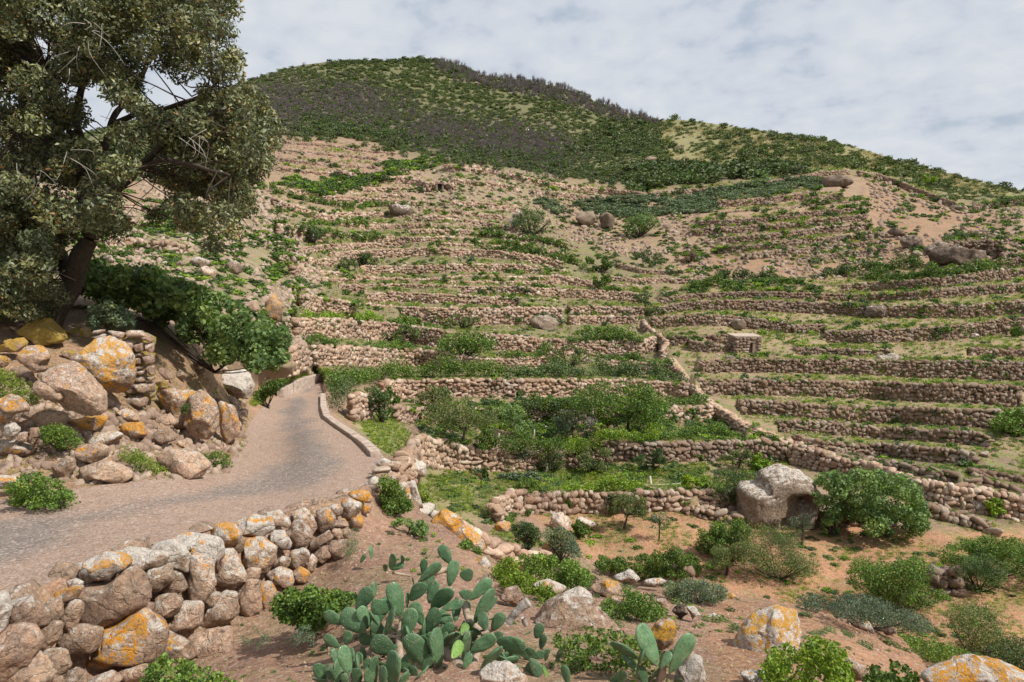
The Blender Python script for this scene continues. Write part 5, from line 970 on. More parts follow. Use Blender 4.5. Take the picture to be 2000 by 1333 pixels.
# grass and weeds that follow the crest and the foot of every terrace wall
for nm, pr, lab, cnt, pxr, off, sd in (('crest_grass', 'grass', 'green grass fringing the crests of the terrace walls', .50, (6, 13), (-7, 0), 1), ('crest_straw', 'straw', 'dry grass fringing the crests of the terrace walls', .22, (5, 10), (-8, 0), 2), ('foot_grass', 'grass', 'grass growing along the foot of the terrace walls', .26, (5, 12), (1, 8), 3), ('wall_weeds', 'green', 'leafy weeds along and on the terrace walls', .085, (7, 19), (-6, 12), 4)):
    r_ = np.random.RandomState(900+sd); UU, VV2 = [], []
    for w_ in wl:
        n = int((w_['u'].max()-w_['u'].min())*cnt*1.6*(1.15 if w_['u'].mean() > 1280 or w_['vt'].mean() > 560 else .45)); i = r_.randint(0, len(w_['u']), n); u = w_['u'][i]+r_.normal(size=n)*3
        v = (w_['vt'] if off[0] < 0 else w_['vb'])[i]+r_.uniform(off[0], off[1], n); k = fbm(np.stack([u/28, v/9, 0*u+sd], -1), sd, 3) > -.03+r_.uniform(-.2, .2, n); UU.append(u[k]); VV2.append(v[k])
    u = np.concatenate(UU); v = np.concatenate(VV2); k = v > skyl(u)+3; u = u[k]; v = v[k]; d = GDat(u, v); P = W(u, v, d); s_ = r_.uniform(pxr[0], pxr[1], len(u))*d/F/2; scatter(nm, lab, 'grass' if 'weed' not in nm else 'weeds', pr, P, np.stack([s_, s_, s_*r_.uniform(.7, 1.3, len(u))], -1), 950+sd)

# ------------------------------------------------------------------ plants that can be told apart
def fill(poly, n, rp, d0, dsp, seed, holes=(), flat=.85):
    r_ = np.random.RandomState(seed); P = np.array(poly, float); lo = P.min(0); hi = P.max(0); out = []
    tries = 0
    while len(out) < n and tries < 20000:
        tries += 1; u = r_.uniform(lo[0], hi[0]); v = r_.uniform(lo[1], hi[1]); r = r_.uniform(*rp)
        if not inpoly(np.array([u]), np.array([v]), poly)[0]: continue
        ok = all(inpoly(np.array([u+r*.7*math.cos(a)]), np.array([v+r*.6*math.sin(a)]), poly)[0] for a in (0, 1.57, 3.14, 4.71))
        if not ok:
            r *= .6
            if tries < 12000 and not all(inpoly(np.array([u+r*.6*math.cos(a)]), np.array([v+r*.5*math.sin(a)]), poly)[0] for a in (0, 1.57, 3.14, 4.71)): continue
        if any(math.hypot(u-h[0], v-h[1]) < h[2]+r*.55 for h in holes): continue
        d = d0+r_.uniform(-1, 1)*dsp; m = r*d/F; out.append((W(u, v, d), (m, m, m*flat)))
    return out
def plant(name, label, cat, poly, leaf='dark', n=3000, px=5, shape='wide', d=None, dsp=None, nb=None, trunk=None, group=None, clump=.3, seed=0, base=None, rp=None, inner=.5, flat=.7, holes=(), fixed=None, stems=0, leafpart='foliage'):
    P = np.array(poly, float); cc_ = (P.min(0)+P.max(0))/2; P = cc_+(P-cc_)*[1.14, 1.12]; P[:, 1] -= np.ptp(P[:, 1])*.03; poly = P.tolist(); w_ = np.ptp(P[:, 0]); h_ = np.ptp(P[:, 1]); bu = (P[:, 0].min()+P[:, 0].max())/2 if base is None else base[0]; bv = P[:, 1].max() if base is None else base[1]
    if d is None: d = float(GDat(bu, bv))
    if dsp is None: dsp = w_*.28*d/F
    gp = np.array(W(bu, bv, d)); root = empty(name, gp); tag(root, label, cat, group)
    if min(w_, h_) < 60 and w_ > 100 and rp is None: rp = (8, 17); nb = int(w_*h_/70)
    bl = fill(poly, nb or int(14+w_*h_/260), rp or (min(w_, h_)*.09, min(w_, h_)*.27), d-dsp*.15, dsp, seed+1, holes)
    V, Fc = blob_leaves(bl, int(n*(1.8 if d < 26 else .8)), px*(.64 if d < 26 else .8)*d/F/2, seed+2, shape, clump+.15, inner, flat)
    z0 = gp[2]-(.02 if trunk or base is not None else .3); k = V[:, 2] < z0-1.5
    obj(leafpart, mesh(leafpart, V-gp, Fc, LM[leaf]), root)
    if trunk or stems:
        r_ = np.random.RandomState(seed+3); paths = []; off = []
        top = [np.array(b[0]) for b in bl]
        if trunk:
            tp = [W(u, v, d) for u, v, _ in trunk]; q = smooth_path(np.array(tp), 12, .02, seed); rad = np.interp(np.linspace(0, 1, 12), np.linspace(0, 1, len(trunk)), [t[2]*d/F/2 for t in trunk]); paths.append((q, rad)); s0 = q[-3]
        else: s0 = gp; rad = [.02*d/10]*12
        for j in range(min(len(top), stems or 9)):
            b = top[r_.randint(len(top))]; m_ = (s0+b)/2+np.array([0, 0, -.06*np.linalg.norm(b-s0)]); q = smooth_path(np.array([s0 if trunk else gp+np.array([r_.normal()*.04, 0, 0]), m_, b]), 7, .02*d/10, seed+j); paths.append((q, np.linspace(rad[-3]*.6, rad[-3]*.15, 7)))
        V, Fc = tubes(paths, 5); obj('trunk' if trunk else 'stem', mesh('trunk', V-gp, Fc, BARK, True), root)
    return root

# the big oak on the left
OAKP = [(-130, -60), (430, -60), (462, 0), (482, 60), (478, 110), (462, 135), (485, 165), (508, 185), (540, 215), (550, 260), (545, 300), (515, 335), (492, 372), (500, 410), (470, 470), (440, 505), (405, 500), (380, 455), (345, 425), (300, 440), (265, 425), (235, 465), (200, 470), (155, 440), (125, 510), (95, 585), (40, 625), (-60, 640), (-130, 620)]
OH = [(190, 228, 24), (300, 165, 17), (65, 75, 16), (150, 180, 12), (330, 215, 14), (262, 245, 10), (250, 395, 26), (310, 390, 12), (400, 155, 12), (20, 200, 10), (100, 130, 10), (410, 390, 10), (345, 180, 16), (290, 130, 12)]
od = 14.0; ob = np.array(W(118, 622, od)); oak = empty('oak_tree', ob); tag(oak, 'big evergreen oak with twisted dark trunk filling the upper left corner', 'tree')
bl = fill(OAKP, 430, (20, 48), od, 2.0, 3, OH, .8); r_ = np.random.RandomState(8)
V, Fc = blob_leaves(bl, 180000, .049, 4, 'diamond', .9, .3, 1.0, 3.2, .35); obj('crown', mesh('crown', V-ob, Fc, LM['oak']), oak)
def pw(pts, d=od, dd=None): return np.array([W(u, v, d+(x[0] if x else 0)) for u, v, *x in pts])
LIMB = [([(105, 640), (122, 600), (140, 550), (158, 500), (170, 450), (168, 415)], 44, 30), ([(168, 440), (152, 400), (165, 340), (158, 290), (150, 230, .5), (165, 150, 1), (160, 60, 1)], 22, 9), ([(170, 440), (195, 400), (235, 370), (262, 330, -.5), (300, 300, -.8), (350, 262, -1), (420, 215, -1.2), (450, 170, -1.2)], 20, 5),
        ([(190, 410), (200, 350), (205, 300), (225, 240, .5), (262, 180, .8), (300, 100, 1), (330, 20, 1)], 16, 6), ([(150, 560), (110, 500, .5), (75, 430, 1), (55, 330, 1), (48, 200, 1.2), (60, 80, 1.5), (50, -30, 1.5)], 26, 12), ([(55, 330, 1), (20, 280, 1), (-40, 200, 1), (-120, 120, 1)], 18, 8),
        ([(262, 330, -.5), (330, 320, -1.2), (400, 330, -1.6), (450, 350, -1.8)], 12, 4), ([(350, 262, -1), (420, 262, -1.4), (490, 240, -1.6)], 10, 3), ([(225, 240, .5), (300, 215, 0), (370, 190, -.4), (430, 150, -.6)], 11, 4), ([(300, 100, 1), (370, 70, .5), (430, 40, 0)], 10, 3), ([(165, 340), (120, 300, -.6), (80, 270, -1), (30, 260, -1.4)], 12, 4), ([(158, 290), (110, 210, -.5), (90, 120, -.5)], 11, 4)]
for i, (pp, r0, r1) in enumerate(LIMB):
    P = pw([(a, b, *(c or [0])) for a, b, *c in pp]); q = smooth_path(P, 8*len(pp), .10, 40+i); V, Fc = tubes([(q, np.linspace(r0, r1, len(q))*od/F/2*(1+.12*vnoise(q*3, i)))], 10); obj('trunk' if i == 0 else 'branch', mesh('trunk' if i == 0 else 'branch', V-ob, Fc, BARK, True), oak)
paths = []
lp = np.concatenate([smooth_path(pw([(a, b, *(c or [0])) for a, b, *c in pp]), 20) for pp, *_ in LIMB[1:]])
for b in bl:
    c = np.array(b[0]); j = np.argmin(np.linalg.norm(lp-c, axis=1)+r_.uniform(0, .6, len(lp))); s0 = lp[j]
    q = smooth_path(np.array([s0, (s0+c)/2+r_.normal(size=3)*.12, c]), 7, .06, 9); paths.append((q, np.linspace(.016, .006, 7)))
    for _ in range(4): e = c+r_.normal(size=3)*np.array(b[1])*.75; paths.append((np.array([c, (c+e)/2+r_.normal(size=3)*.04, e]), np.array([.009, .007, .004])))
V, Fc = tubes(paths, 4); obj('twigs', mesh('twigs', V-ob, Fc, BARK), oak)['kind'] = 'stuff'
paths = []
for (u, v) in [(180, 60), (150, 110), (370, 270), (385, 265), (130, 310), (170, 40), (60, 330)]:
    for _ in range(4):
        s0 = W(u+r_.normal()*14, v+r_.normal()*14, od-2.1); dr = np.array([r_.normal()*.35, r_.normal()*.15, -r_.uniform(.1, .55)]); q = smooth_path(np.array([s0, s0+dr*.5+r_.normal(size=3)*.07, s0+dr]), 6, .03, 4); paths.append((q, np.linspace(.007, .0025, 6)))
V, Fc = tubes(paths, 4); obj('dead_twigs', mesh('dead_twigs', V-ob, Fc, TWIGP), oak)['kind'] = 'stuff'

plant('fig_bush', 'large spreading fig bush with glossy leaves between the oak trunk and the road', 'bush', [(165, 560), (190, 515), (235, 530), (290, 530), (335, 545), (380, 570), (430, 590), (465, 610), (500, 630), (548, 652), (548, 690), (515, 725), (460, 715), (420, 705), (385, 685), (345, 655), (300, 635), (255, 630), (215, 612)], 'fig', 14000, 15, 'wide', d=16.6, dsp=1.3, nb=150, rp=(12, 36), clump=.5, stems=14, base=(420, 728), seed=11, inner=.4)
plant('oak_shoots', 'low leafy shoots of the oak hanging in front of its trunk base', 'plant', [(-60, 560), (60, 540), (118, 560), (130, 600), (90, 622), (-60, 630)], 'oak', 6000, 7, 'diamond', d=13.3, dsp=.5, nb=60, rp=(12, 26), seed=15)
plant('fig_bush', 'broad fig bush to the right of the huge pocked rock', 'bush', [(1600, 955), (1625, 932), (1680, 925), (1740, 930), (1785, 945), (1800, 965), (1800, 1000), (1805, 1025), (1780, 1045), (1745, 1035), (1700, 1045), (1660, 1015), (1620, 1000), (1600, 975)], 'fig', 11000, 9, 'wide', nb=110, rp=(8, 24), clump=.5, stems=4, base=(1720, 1042), seed=12)
BUSH = [
 ('bush', 'dark rounded bush pressed against the left side of the huge pocked rock', [(1390, 945), (1405, 925), (1450, 918), (1475, 930), (1462, 985), (1425, 990), (1395, 975)], 'dark', 3500, 5, (1430, 985), None),
 ('small_tree', 'little flat crowned tree with a short trunk behind the huge pocked rock', [(1404, 900), (1425, 880), (1460, 878), (1485, 895), (1470, 908), (1420, 908)], 'olive', 2500, 5, (1442, 918), [(1442, 918, 5), (1444, 908, 4), (1445, 898, 3)]),
 ('shrub', 'bright yellow green shrub touching the top left of the huge pocked rock', [(1464, 900), (1480, 888), (1502, 892), (1502, 915), (1480, 922), (1466, 915)], 'bright', 1500, 6, None, None),
 ('vine_mound', 'green vine covered mound in front of the huge pocked rock', [(1362, 1060), (1375, 1035), (1410, 1020), (1460, 1018), (1475, 1040), (1440, 1075), (1400, 1085), (1368, 1075)], 'vine', 4500, 6, None, None),
 ('small_tree', 'small olive green tree with a pale trunk at the left of the dark bush group', [(1385, 1085), (1405, 1062), (1440, 1060), (1456, 1080), (1445, 1108), (1410, 1112), (1390, 1103)], 'olive', 3500, 5, (1420, 1124), [(1420, 1124, 7), (1422, 1110, 6), (1424, 1095, 4)]),
 ('bush', 'large dark olive bush below the huge pocked rock', [(1450, 1040), (1490, 1030), (1530, 1035), (1560, 1055), (1588, 1095), (1590, 1125), (1550, 1135), (1500, 1128), (1455, 1110), (1448, 1070)], 'olive', 9000, 5, (1520, 1132), None),
 ('sapling', 'thin sparse sapling standing against the right foot of the huge pocked rock', [(1545, 1015), (1565, 1000), (1590, 1012), (1590, 1040), (1565, 1050), (1548, 1040)], 'grey', 700, 5, (1566, 1066), [(1566, 1066, 3.5), (1567, 1045, 3), (1567, 1020, 2)]),
 ('bush', 'small dark bush at the lower right corner of the huge pocked rock', [(1604, 1015), (1620, 1000), (1642, 1005), (1646, 1030), (1630, 1045), (1608, 1040)], 'fig', 2200, 6, None, None),
 ('vine_mound', 'green bush with vine shoots in the middle of the orange soil', [(1660, 1130), (1680, 1102), (1730, 1100), (1770, 1092), (1800, 1105), (1825, 1130), (1835, 1170), (1800, 1185), (1740, 1180), (1690, 1165)], 'vine', 8000, 6, (1750, 1190), None),
 ('bush', 'dark low bush hanging on the right end of the vine bush', [(1735, 1150), (1780, 1140), (1810, 1160), (1805, 1190), (1765, 1200), (1738, 1185)], 'olive', 3500, 5, None, None),
 ('vine_mound', 'thick green climber draped over the small wall at the right edge', [(1848, 1085), (1870, 1062), (1930, 1052), (2010, 1060), (2060, 1100), (2050, 1130), (1980, 1125), (1940, 1100), (1890, 1100), (1855, 1105)], 'vine', 7500, 6, (1940, 1130), None),
 ('bush', 'round very dark bush under the climber at the right edge', [(1866, 1110), (1885, 1090), (1930, 1085), (1962, 1110), (1955, 1145), (1915, 1158), (1880, 1145)], 'dark', 5500, 5, (1912, 1158), None),
 ('bush', 'sprawling grey green bush with bare twigs near the right edge', [(1850, 1200), (1880, 1178), (1930, 1185), (1960, 1220), (1965, 1260), (1930, 1290), (1890, 1280), (1860, 1240)], 'olive', 6500, 6, (1900, 1290), None),
 ('bush', 'dark sprawling bush running into the right bottom corner', [(1930, 1270), (1980, 1250), (2060, 1270), (2080, 1350), (1960, 1330)], 'dark', 5000, 7, (2000, 1330), None),
 ('grey_shrub', 'long bank of grey green lavender like growth behind the rim stones', [(1555, 1180), (1600, 1165), (1680, 1165), (1730, 1180), (1780, 1200), (1820, 1225), (1790, 1238), (1700, 1225), (1620, 1205), (1560, 1195)], 'grey', 9000, 6, (1690, 1225), None),
 ('grey_shrub', 'low grey green leafy shrub behind the pale flat rim rock', [(1295, 1158), (1310, 1140), (1360, 1133), (1405, 1145), (1420, 1165), (1390, 1180), (1330, 1178)], 'grey', 5000, 6, (1360, 1176), None),
 ('vine_mound', 'long dark green creeper mound on the edge of the orange soil', [(1160, 1110), (1190, 1095), (1250, 1088), (1310, 1072), (1345, 1085), (1370, 1110), (1345, 1125), (1310, 1130), (1240, 1135), (1200, 1118)], 'vine', 9000, 6, (1270, 1132), None),
 ('young_tree', 'young fruit tree with a thin trunk and round crown on the orange soil', [(1195, 985), (1215, 968), (1245, 965), (1262, 985), (1258, 1008), (1230, 1015), (1205, 1005)], 'olive', 3600, 5, (1220, 1034), [(1219, 1034, 5), (1223, 1020, 4), (1225, 1005, 3)]),
 ('bush', 'loose bush growing against the wall left of the young fruit tree', [(1180, 990), (1190, 968), (1215, 965), (1225, 985), (1205, 1002), (1185, 1002)], 'olive', 1800, 5, None, None),
 ('sapling', 'sparse thin sapling right of the young fruit tree', [(1268, 1015), (1285, 998), (1308, 1010), (1305, 1030), (1285, 1036), (1270, 1030)], 'grey', 600, 5, (1287, 1056), [(1287, 1056, 3.5), (1288, 1035, 3), (1288, 1012, 2)]),
 ('bush', 'dark feathery bush behind the orange lichen rim', [(1000, 1035), (1015, 1020), (1045, 1030), (1062, 1055), (1050, 1075), (1015, 1068)], 'dark', 3000, 6, None, None),
 ('grass_clump', 'grassy green clump hanging over the small ledge left of the orange soil', [(1060, 1045), (1090, 1030), (1120, 1050), (1130, 1085), (1115, 1100), (1080, 1075)], 'grey', 3000, 6, None, None),
 ('grass_clump', 'bright grass clump beside the two pale loose rocks on the orange soil', [(1118, 1030), (1130, 1018), (1150, 1030), (1152, 1048), (1130, 1052)], 'vine', 1200, 6, None, None),
 ('fruit_tree', 'pale green fruit tree at the left of the orchard cluster', [(803, 785), (815, 762), (850, 755), (875, 765), (880, 790), (860, 808), (815, 805)], 'olive', 4500, 5, (842, 822), [(842, 822, 5), (842, 805, 4), (843, 790, 3)]),
 ('fruit_tree', 'broad yellowish fruit tree with a visible dark trunk in the orchard', [(828, 830), (840, 795), (880, 775), (930, 780), (965, 805), (972, 840), (940, 850), (905, 845), (860, 840)], 'olive', 9500, 5, (903, 868), [(903, 868, 7), (905, 855, 6), (908, 835, 4)]),
 ('bush', 'rounded green bush at the right foot of the yellowish fruit tree', [(930, 850), (945, 838), (965, 845), (968, 870), (945, 880), (930, 870)], 'vine', 1800, 5, None, None),
 ('fruit_tree', 'dark fruit tree with bare grey branches right of the yellowish one', [(975, 800), (1000, 790), (1030, 810), (1038, 835), (1010, 850), (985, 838)], 'fig', 3200, 5, (1010, 856), [(1010, 856, 5), (1012, 840, 4), (1014, 825, 3)]),
 ('fruit_tree', 'small pale fruit tree in the middle of the orchard', [(1082, 820), (1100, 805), (1130, 805), (1150, 825), (1140, 845), (1100, 848), (1085, 838)], 'grey', 3200, 5, (1118, 862), [(1118, 862, 4), (1118, 848, 3), (1118, 835, 2.5)]),
 ('fruit_tree', 'largest dark green fruit tree at the right of the orchard', [(1120, 790), (1150, 760), (1200, 748), (1250, 755), (1290, 780), (1300, 815), (1290, 838), (1240, 835), (1200, 815), (1140, 810)], 'vine', 12000, 5, (1225, 845), [(1225, 845, 7), (1226, 830, 6), (1228, 810, 4)]),
 ('small_tree', 'little yellow leaved tree in front of the largest fruit tree', [(1162, 825), (1175, 815), (1200, 815), (1212, 828), (1195, 838), (1170, 836)], 'bright', 1000, 5, (1187, 848), [(1187, 848, 3), (1187, 838, 2.5), (1188, 828, 2)]),
 ('bush', 'tall loose vine bush leaning on a post in front of the broad wall', [(1055, 895), (1070, 870), (1095, 872), (1105, 895), (1095, 920), (1065, 922)], 'olive', 2600, 5, None, None),
 ('bush', 'yellow green bush in front of the broad wall under the orchard', [(1130, 895), (1150, 872), (1185, 878), (1197, 900), (1180, 920), (1145, 920)], 'olive', 3200, 5, None, None),
 ('bush', 'dark green bush at the foot of the wall right of the yellow green bush', [(1240, 900), (1260, 880), (1290, 880), (1302, 900), (1285, 918), (1250, 916)], 'dark', 3000, 5, None, None),
 ('bush', 'small grey bush on the platform in front of the broad wall', [(1002, 880), (1012, 866), (1028, 872), (1030, 895), (1010, 900)], 'grey', 800, 5, None, None),
 ('bush', 'yellow green bush on the vine terrace, left of two above the long hedge', [(748, 655), (760, 638), (790, 635), (820, 648), (828, 665), (790, 672), (755, 668)], 'olive', 3500, 5, None, None),
 ('bush', 'wide umbrella shaped bush on the vine terrace, right of two above the long hedge', [(855, 672), (880, 655), (920, 648), (955, 658), (968, 675), (940, 690), (900, 693), (865, 685)], 'vine', 4500, 5, None, None),
 ('bush', 'brownish green dome bush beside the leaning pale boulder', [(1068, 698), (1085, 680), (1120, 676), (1148, 690), (1150, 708), (1110, 716), (1075, 712)], 'olive', 3500, 5, None, None),
 ('bush', 'feathery bush on the terrace above the umbrella shaped bush', [(868, 628), (890, 615), (925, 618), (940, 632), (915, 642), (880, 640)], 'olive', 2200, 5, None, None),
 ('bush', 'small brown green cushion above the upper vine row', [(682, 605), (692, 597), (706, 600), (706, 610), (690, 613)], 'brown', 700, 4, None, None),
 ('shrub', 'round grey shrub on the left slope under the sloping wall', [(578, 462), (590, 442), (615, 440), (632, 460), (622, 475), (590, 474)], 'dark', 3200, 4, None, None),
 ('shrub', 'left one of the two round shrubs on the middle left slope', [(660, 520), (672, 504), (692, 505), (698, 522), (685, 531), (665, 530)], 'dark', 1800, 4, None, None),
 ('shrub', 'right one of the two round shrubs on the middle left slope', [(692, 508), (705, 495), (728, 494), (742, 508), (728, 518), (702, 516)], 'dark', 2200, 4, None, None),
 ('shrub', 'low grey shrub right of the two round shrubs', [(894, 508), (908, 498), (925, 500), (928, 512), (908, 514)], 'grey', 900, 4, None, None),
 ('small_tree', 'dark spreading shrub with bare grey twigs in the upper gully', [(1005, 425), (1020, 405), (1050, 408), (1072, 430), (1070, 452), (1035, 458), (1010, 448)], 'dark', 4200, 4, None, None),
 ('shrub', 'bright green tall shrub at the end of the fan of vine rows', [(1140, 520), (1152, 502), (1185, 500), (1205, 515), (1195, 530), (1155, 532)], 'vine', 2800, 4, None, None),
 ('shrub', 'round green shrub just below the bright tall one in the gully', [(1156, 548), (1166, 534), (1185, 534), (1194, 548), (1182, 558), (1162, 557)], 'vine', 1800, 4, None, None),
 ('shrub', 'dark leafy bush under the blue green belt in the gully', [(1212, 450), (1225, 425), (1265, 415), (1285, 435), (1275, 455), (1235, 462)], 'fig', 3000, 4, None, None),
 ('shrub', 'brown dry shrub in the bare red gully', [(1312, 505), (1325, 492), (1350, 490), (1360, 502), (1345, 514), (1320, 514)], 'brown', 2000, 4, None, None),
 ('shrub', 'dark shrub above the start of the right terrace walls', [(1236, 585), (1245, 572), (1265, 570), (1276, 582), (1262, 592), (1242, 592)], 'dark', 1400, 4, None, None),
 ('shrub', 'small shrub at the head of the stair path', [(1255, 612), (1265, 598), (1285, 600), (1294, 610), (1280, 618)], 'olive', 1100, 4, None, None),
 ('shrub', 'bushy dark shrub in the gully left of the brown shrub', [(1240, 505), (1260, 490), (1295, 495), (1300, 515), (1265, 520)], 'dark', 2000, 4, None, None),
 ('bush', 'green bush in front of the buttress below the road end', [(722, 770), (735, 758), (760, 775), (768, 810), (745, 825), (725, 815)], 'dark', 3000, 6, None, None),
 ('creeper', 'green creeper hanging down the buttress side of the hedge wall', [(752, 770), (765, 752), (778, 765), (780, 790), (762, 798)], 'vine', 1200, 6, None, None),
 ('shrub', 'bright yellow shrub patch on the saddle right of the boundary wall', [(1790, 350), (1810, 343), (1830, 350), (1828, 360), (1800, 362)], 'bright', 900, 4, None, None),
 ('shrub', 'big green bush at the right end of the long straight wall', [(1935, 830), (1960, 805), (2000, 800), (2040, 820), (2030, 850), (1960, 852)], 'vine', 4500, 6, None, None),
 ('shrub', 'weathered green shrub by the path wall near the right edge', [(1928, 985), (1940, 976), (1960, 978), (1968, 1000), (1950, 1010), (1930, 1005)], 'bright', 1600, 6, None, None),
 ('bush', 'dark green bush at the foot of the right hand fig, leaning left', [(1690, 1040), (1720, 1025), (1745, 1035), (1740, 1048), (1700, 1050)], 'fig', 1400, 6, None, None),
 ('shrub', 'pale green leafy shrub on the low wall behind the dark rounded bush', [(1325, 940), (1345, 928), (1380, 930), (1388, 945), (1360, 955), (1330, 952)], 'bright', 1800, 5, None, None),
]
for i, (nm, lab, poly, lf, n, px, bs, tr) in enumerate(BUSH):
    plant(nm, lab, 'tree' if 'tree' in nm or nm == 'sapling' else 'bush' if 'bush' in nm else 'plant', poly, lf, n, px, 'wide' if lf in ('vine', 'fig', 'bright') else 'diamond', base=bs, trunk=tr, seed=500+i*5, clump=.45, stems=0 if tr else (12 if n > 2000 else 0), dsp=None)

# foreground leafy plants
NEARP = [
 ('caper_shrub', 'leafy caper shrub at the foot of the road wall beside the cactus', [(525, 1185), (560, 1160), (600, 1150), (640, 1158), (690, 1165), (700, 1185), (650, 1200), (640, 1225), (600, 1240), (560, 1215)], 'vine', 4200, 13, 'round', 5.9, .35),
 ('caper_shrub', 'leafy caper shrub below the road wall at the bottom edge', [(285, 1333), (300, 1300), (335, 1285), (380, 1300), (430, 1325), (470, 1350), (380, 1400), (290, 1390)], 'vine', 2600, 15, 'round', 4.55, .3),
 ('caper_shrub', 'round leaved caper shrub between the two cactus clumps', [(1085, 1255), (1110, 1240), (1160, 1238), (1200, 1245), (1250, 1262), (1290, 1280), (1300, 1333), (1280, 1390), (1120, 1390), (1090, 1320), (1110, 1290)], 'vine', 5600, 12, 'round', 5.0, .35),
 ('caper_shrub', 'bright round leaved caper shrub in front of the grey white boulder', [(1490, 1320), (1510, 1280), (1550, 1262), (1590, 1250), (1640, 1275), (1660, 1320), (1650, 1390), (1500, 1390)], 'bright', 5200, 12, 'round', 4.6, .35),
 ('caper_shrub', 'small caper shrub at the bottom edge left of the black and orange boulder', [(1690, 1333), (1710, 1305), (1750, 1300), (1790, 1320), (1800, 1390), (1700, 1390)], 'vine', 1700, 15, 'round', 4.6, .3),
 ('hanging_caper', 'caper plant hanging in a curtain from the embankment wall corner', [(740, 960), (745, 935), (765, 935), (790, 965), (805, 995), (790, 1003), (750, 1002)], 'vine', 3600, 7, 'round', 10.0, .2),
 ('hanging_caper', 'green curtain plant on the far side of the embankment wall', [(815, 945), (830, 950), (848, 985), (850, 1000), (830, 998), (818, 975)], 'grass', 2000, 7, 'diamond', 15, .3),
 ('leafy_weed', 'low dark leafy weed left of the orange topped boulder', [(765, 1025), (785, 1014), (820, 1020), (838, 1035), (825, 1048), (780, 1040)], 'fig', 1400, 8, 'wide', 9.2, .2),
 ('leafy_weed', 'mixed green shrub growing out of the left bank beside the road', [(15, 960), (40, 928), (80, 930), (120, 945), (150, 985), (120, 1000), (70, 1000), (30, 985)], 'vine', 3000, 10, 'wide', 8.3, .3),
 ('grass_cushion', 'green trailing cushion between the layered slab and the road', [(232, 880), (255, 872), (290, 895), (325, 925), (350, 945), (310, 950), (275, 930), (245, 905)], 'grass', 2600, 8, 'diamond', 10.0, .25),
 ('grass_cushion', 'second green cushion at the verge, further along', [(372, 905), (400, 882), (440, 885), (462, 910), (430, 922), (390, 920)], 'vine', 1500, 7, 'diamond', 11.6, .25),
 ('grass_cushion', 'green cushion under the blocky cracked boulder', [(75, 845), (100, 832), (135, 838), (160, 865), (130, 880), (90, 870)], 'vine', 2200, 8, 'diamond', 9.9, .2),
 ('grass_cushion', 'large green feathery cushion above the orange saddle boulder', [(-60, 740), (0, 722), (40, 738), (75, 775), (60, 795), (0, 790), (-60, 800)], 'grass', 3800, 8, 'diamond', 10.3, .3),
 ('grass_cushion', 'tiny round green tuft growing in the broad tan boulder', [(352, 800), (358, 788), (370, 790), (368, 806), (358, 810)], 'dark', 500, 5, 'diamond', 12.2, .1),
 ('leafy_plant', 'green plants lining the road side at the foot of the curved wall', [(485, 795), (500, 770), (530, 748), (560, 740), (560, 750), (530, 770), (505, 795)], 'vine', 2600, 7, 'wide', None, .4),
 ('reed_clump', 'tall blue green grass clump in front of the oak trunk', [(175, 640), (180, 600), (215, 590), (250, 610), (270, 642), (220, 648)], 'blue', 2400, 12, 'diamond', 13.6, .3),
 ('ground_cover', 'bright green ground cover beside the bare orange brown rock', [(965, 1110), (1000, 1095), (1030, 1125), (1080, 1150), (1085, 1180), (1050, 1185), (1020, 1165), (975, 1140)], 'bright', 4800, 8, 'round', 7.6, .5),
 ('ground_cover', 'green ground cover over the rim left of the streaked rock', [(1010, 1090), (1060, 1085), (1120, 1100), (1150, 1125), (1155, 1145), (1110, 1150), (1060, 1140), (1020, 1115)], 'vine', 5200, 8, 'round', 9.0, .7),
 ('ground_cover', 'green ground cover between the sandy outcrop and the cone shaped rock', [(1170, 1190), (1220, 1155), (1260, 1165), (1290, 1190), (1300, 1210), (1250, 1235), (1200, 1230), (1180, 1210)], 'vine', 4600, 8, 'round', 6.9, .4),
 ('ground_cover', 'trailing green creeper right of the large grey white boulder', [(1700, 1240), (1740, 1225), (1800, 1250), (1900, 1275), (1960, 1300), (1900, 1312), (1800, 1290), (1720, 1262)], 'vine', 4200, 7, 'round', 12, .8),
 ('leafy_weed', 'green weed inside the crook of the orange and white slab', [(892, 1075), (905, 1055), (930, 1060), (945, 1085), (930, 1092), (905, 1090)], 'vine', 1500, 7, 'round', 8.9, .15),
 ('grey_weed', 'pale grey weed growing on the red stones of the road wall', [(665, 1075), (680, 1040), (700, 1035), (705, 1065), (690, 1095), (670, 1100)], 'grey', 700, 5, 'diamond', 8.0, .2),
 ('grey_weed', 'pale wispy weed on the soil below the road wall', [(470, 1250), (490, 1225), (520, 1235), (530, 1260), (500, 1272)], 'grey', 420, 6, 'diamond', 5.5, .15),
 ('grey_weed', 'pale wispy weed right under the caper shrub', [(565, 1250), (580, 1225), (615, 1225), (620, 1260), (590, 1270)], 'grey', 600, 6, 'diamond', 5.4, .15),
]
for i, (nm, lab, poly, lf, n, px, sh, d, dsp) in enumerate(NEARP):
    plant(nm, lab, 'plant', poly, lf, n, px*.85, sh, d=d, dsp=dsp, seed=900+i*5, clump=.35, inner=.3, nb=int(10+np.ptp(np.array(poly)[:, 0])*np.ptp(np.array(poly)[:, 1])/110), rp=(6, 19) if n > 1600 else (5, 11), stems=6 if n > 1000 else 0)

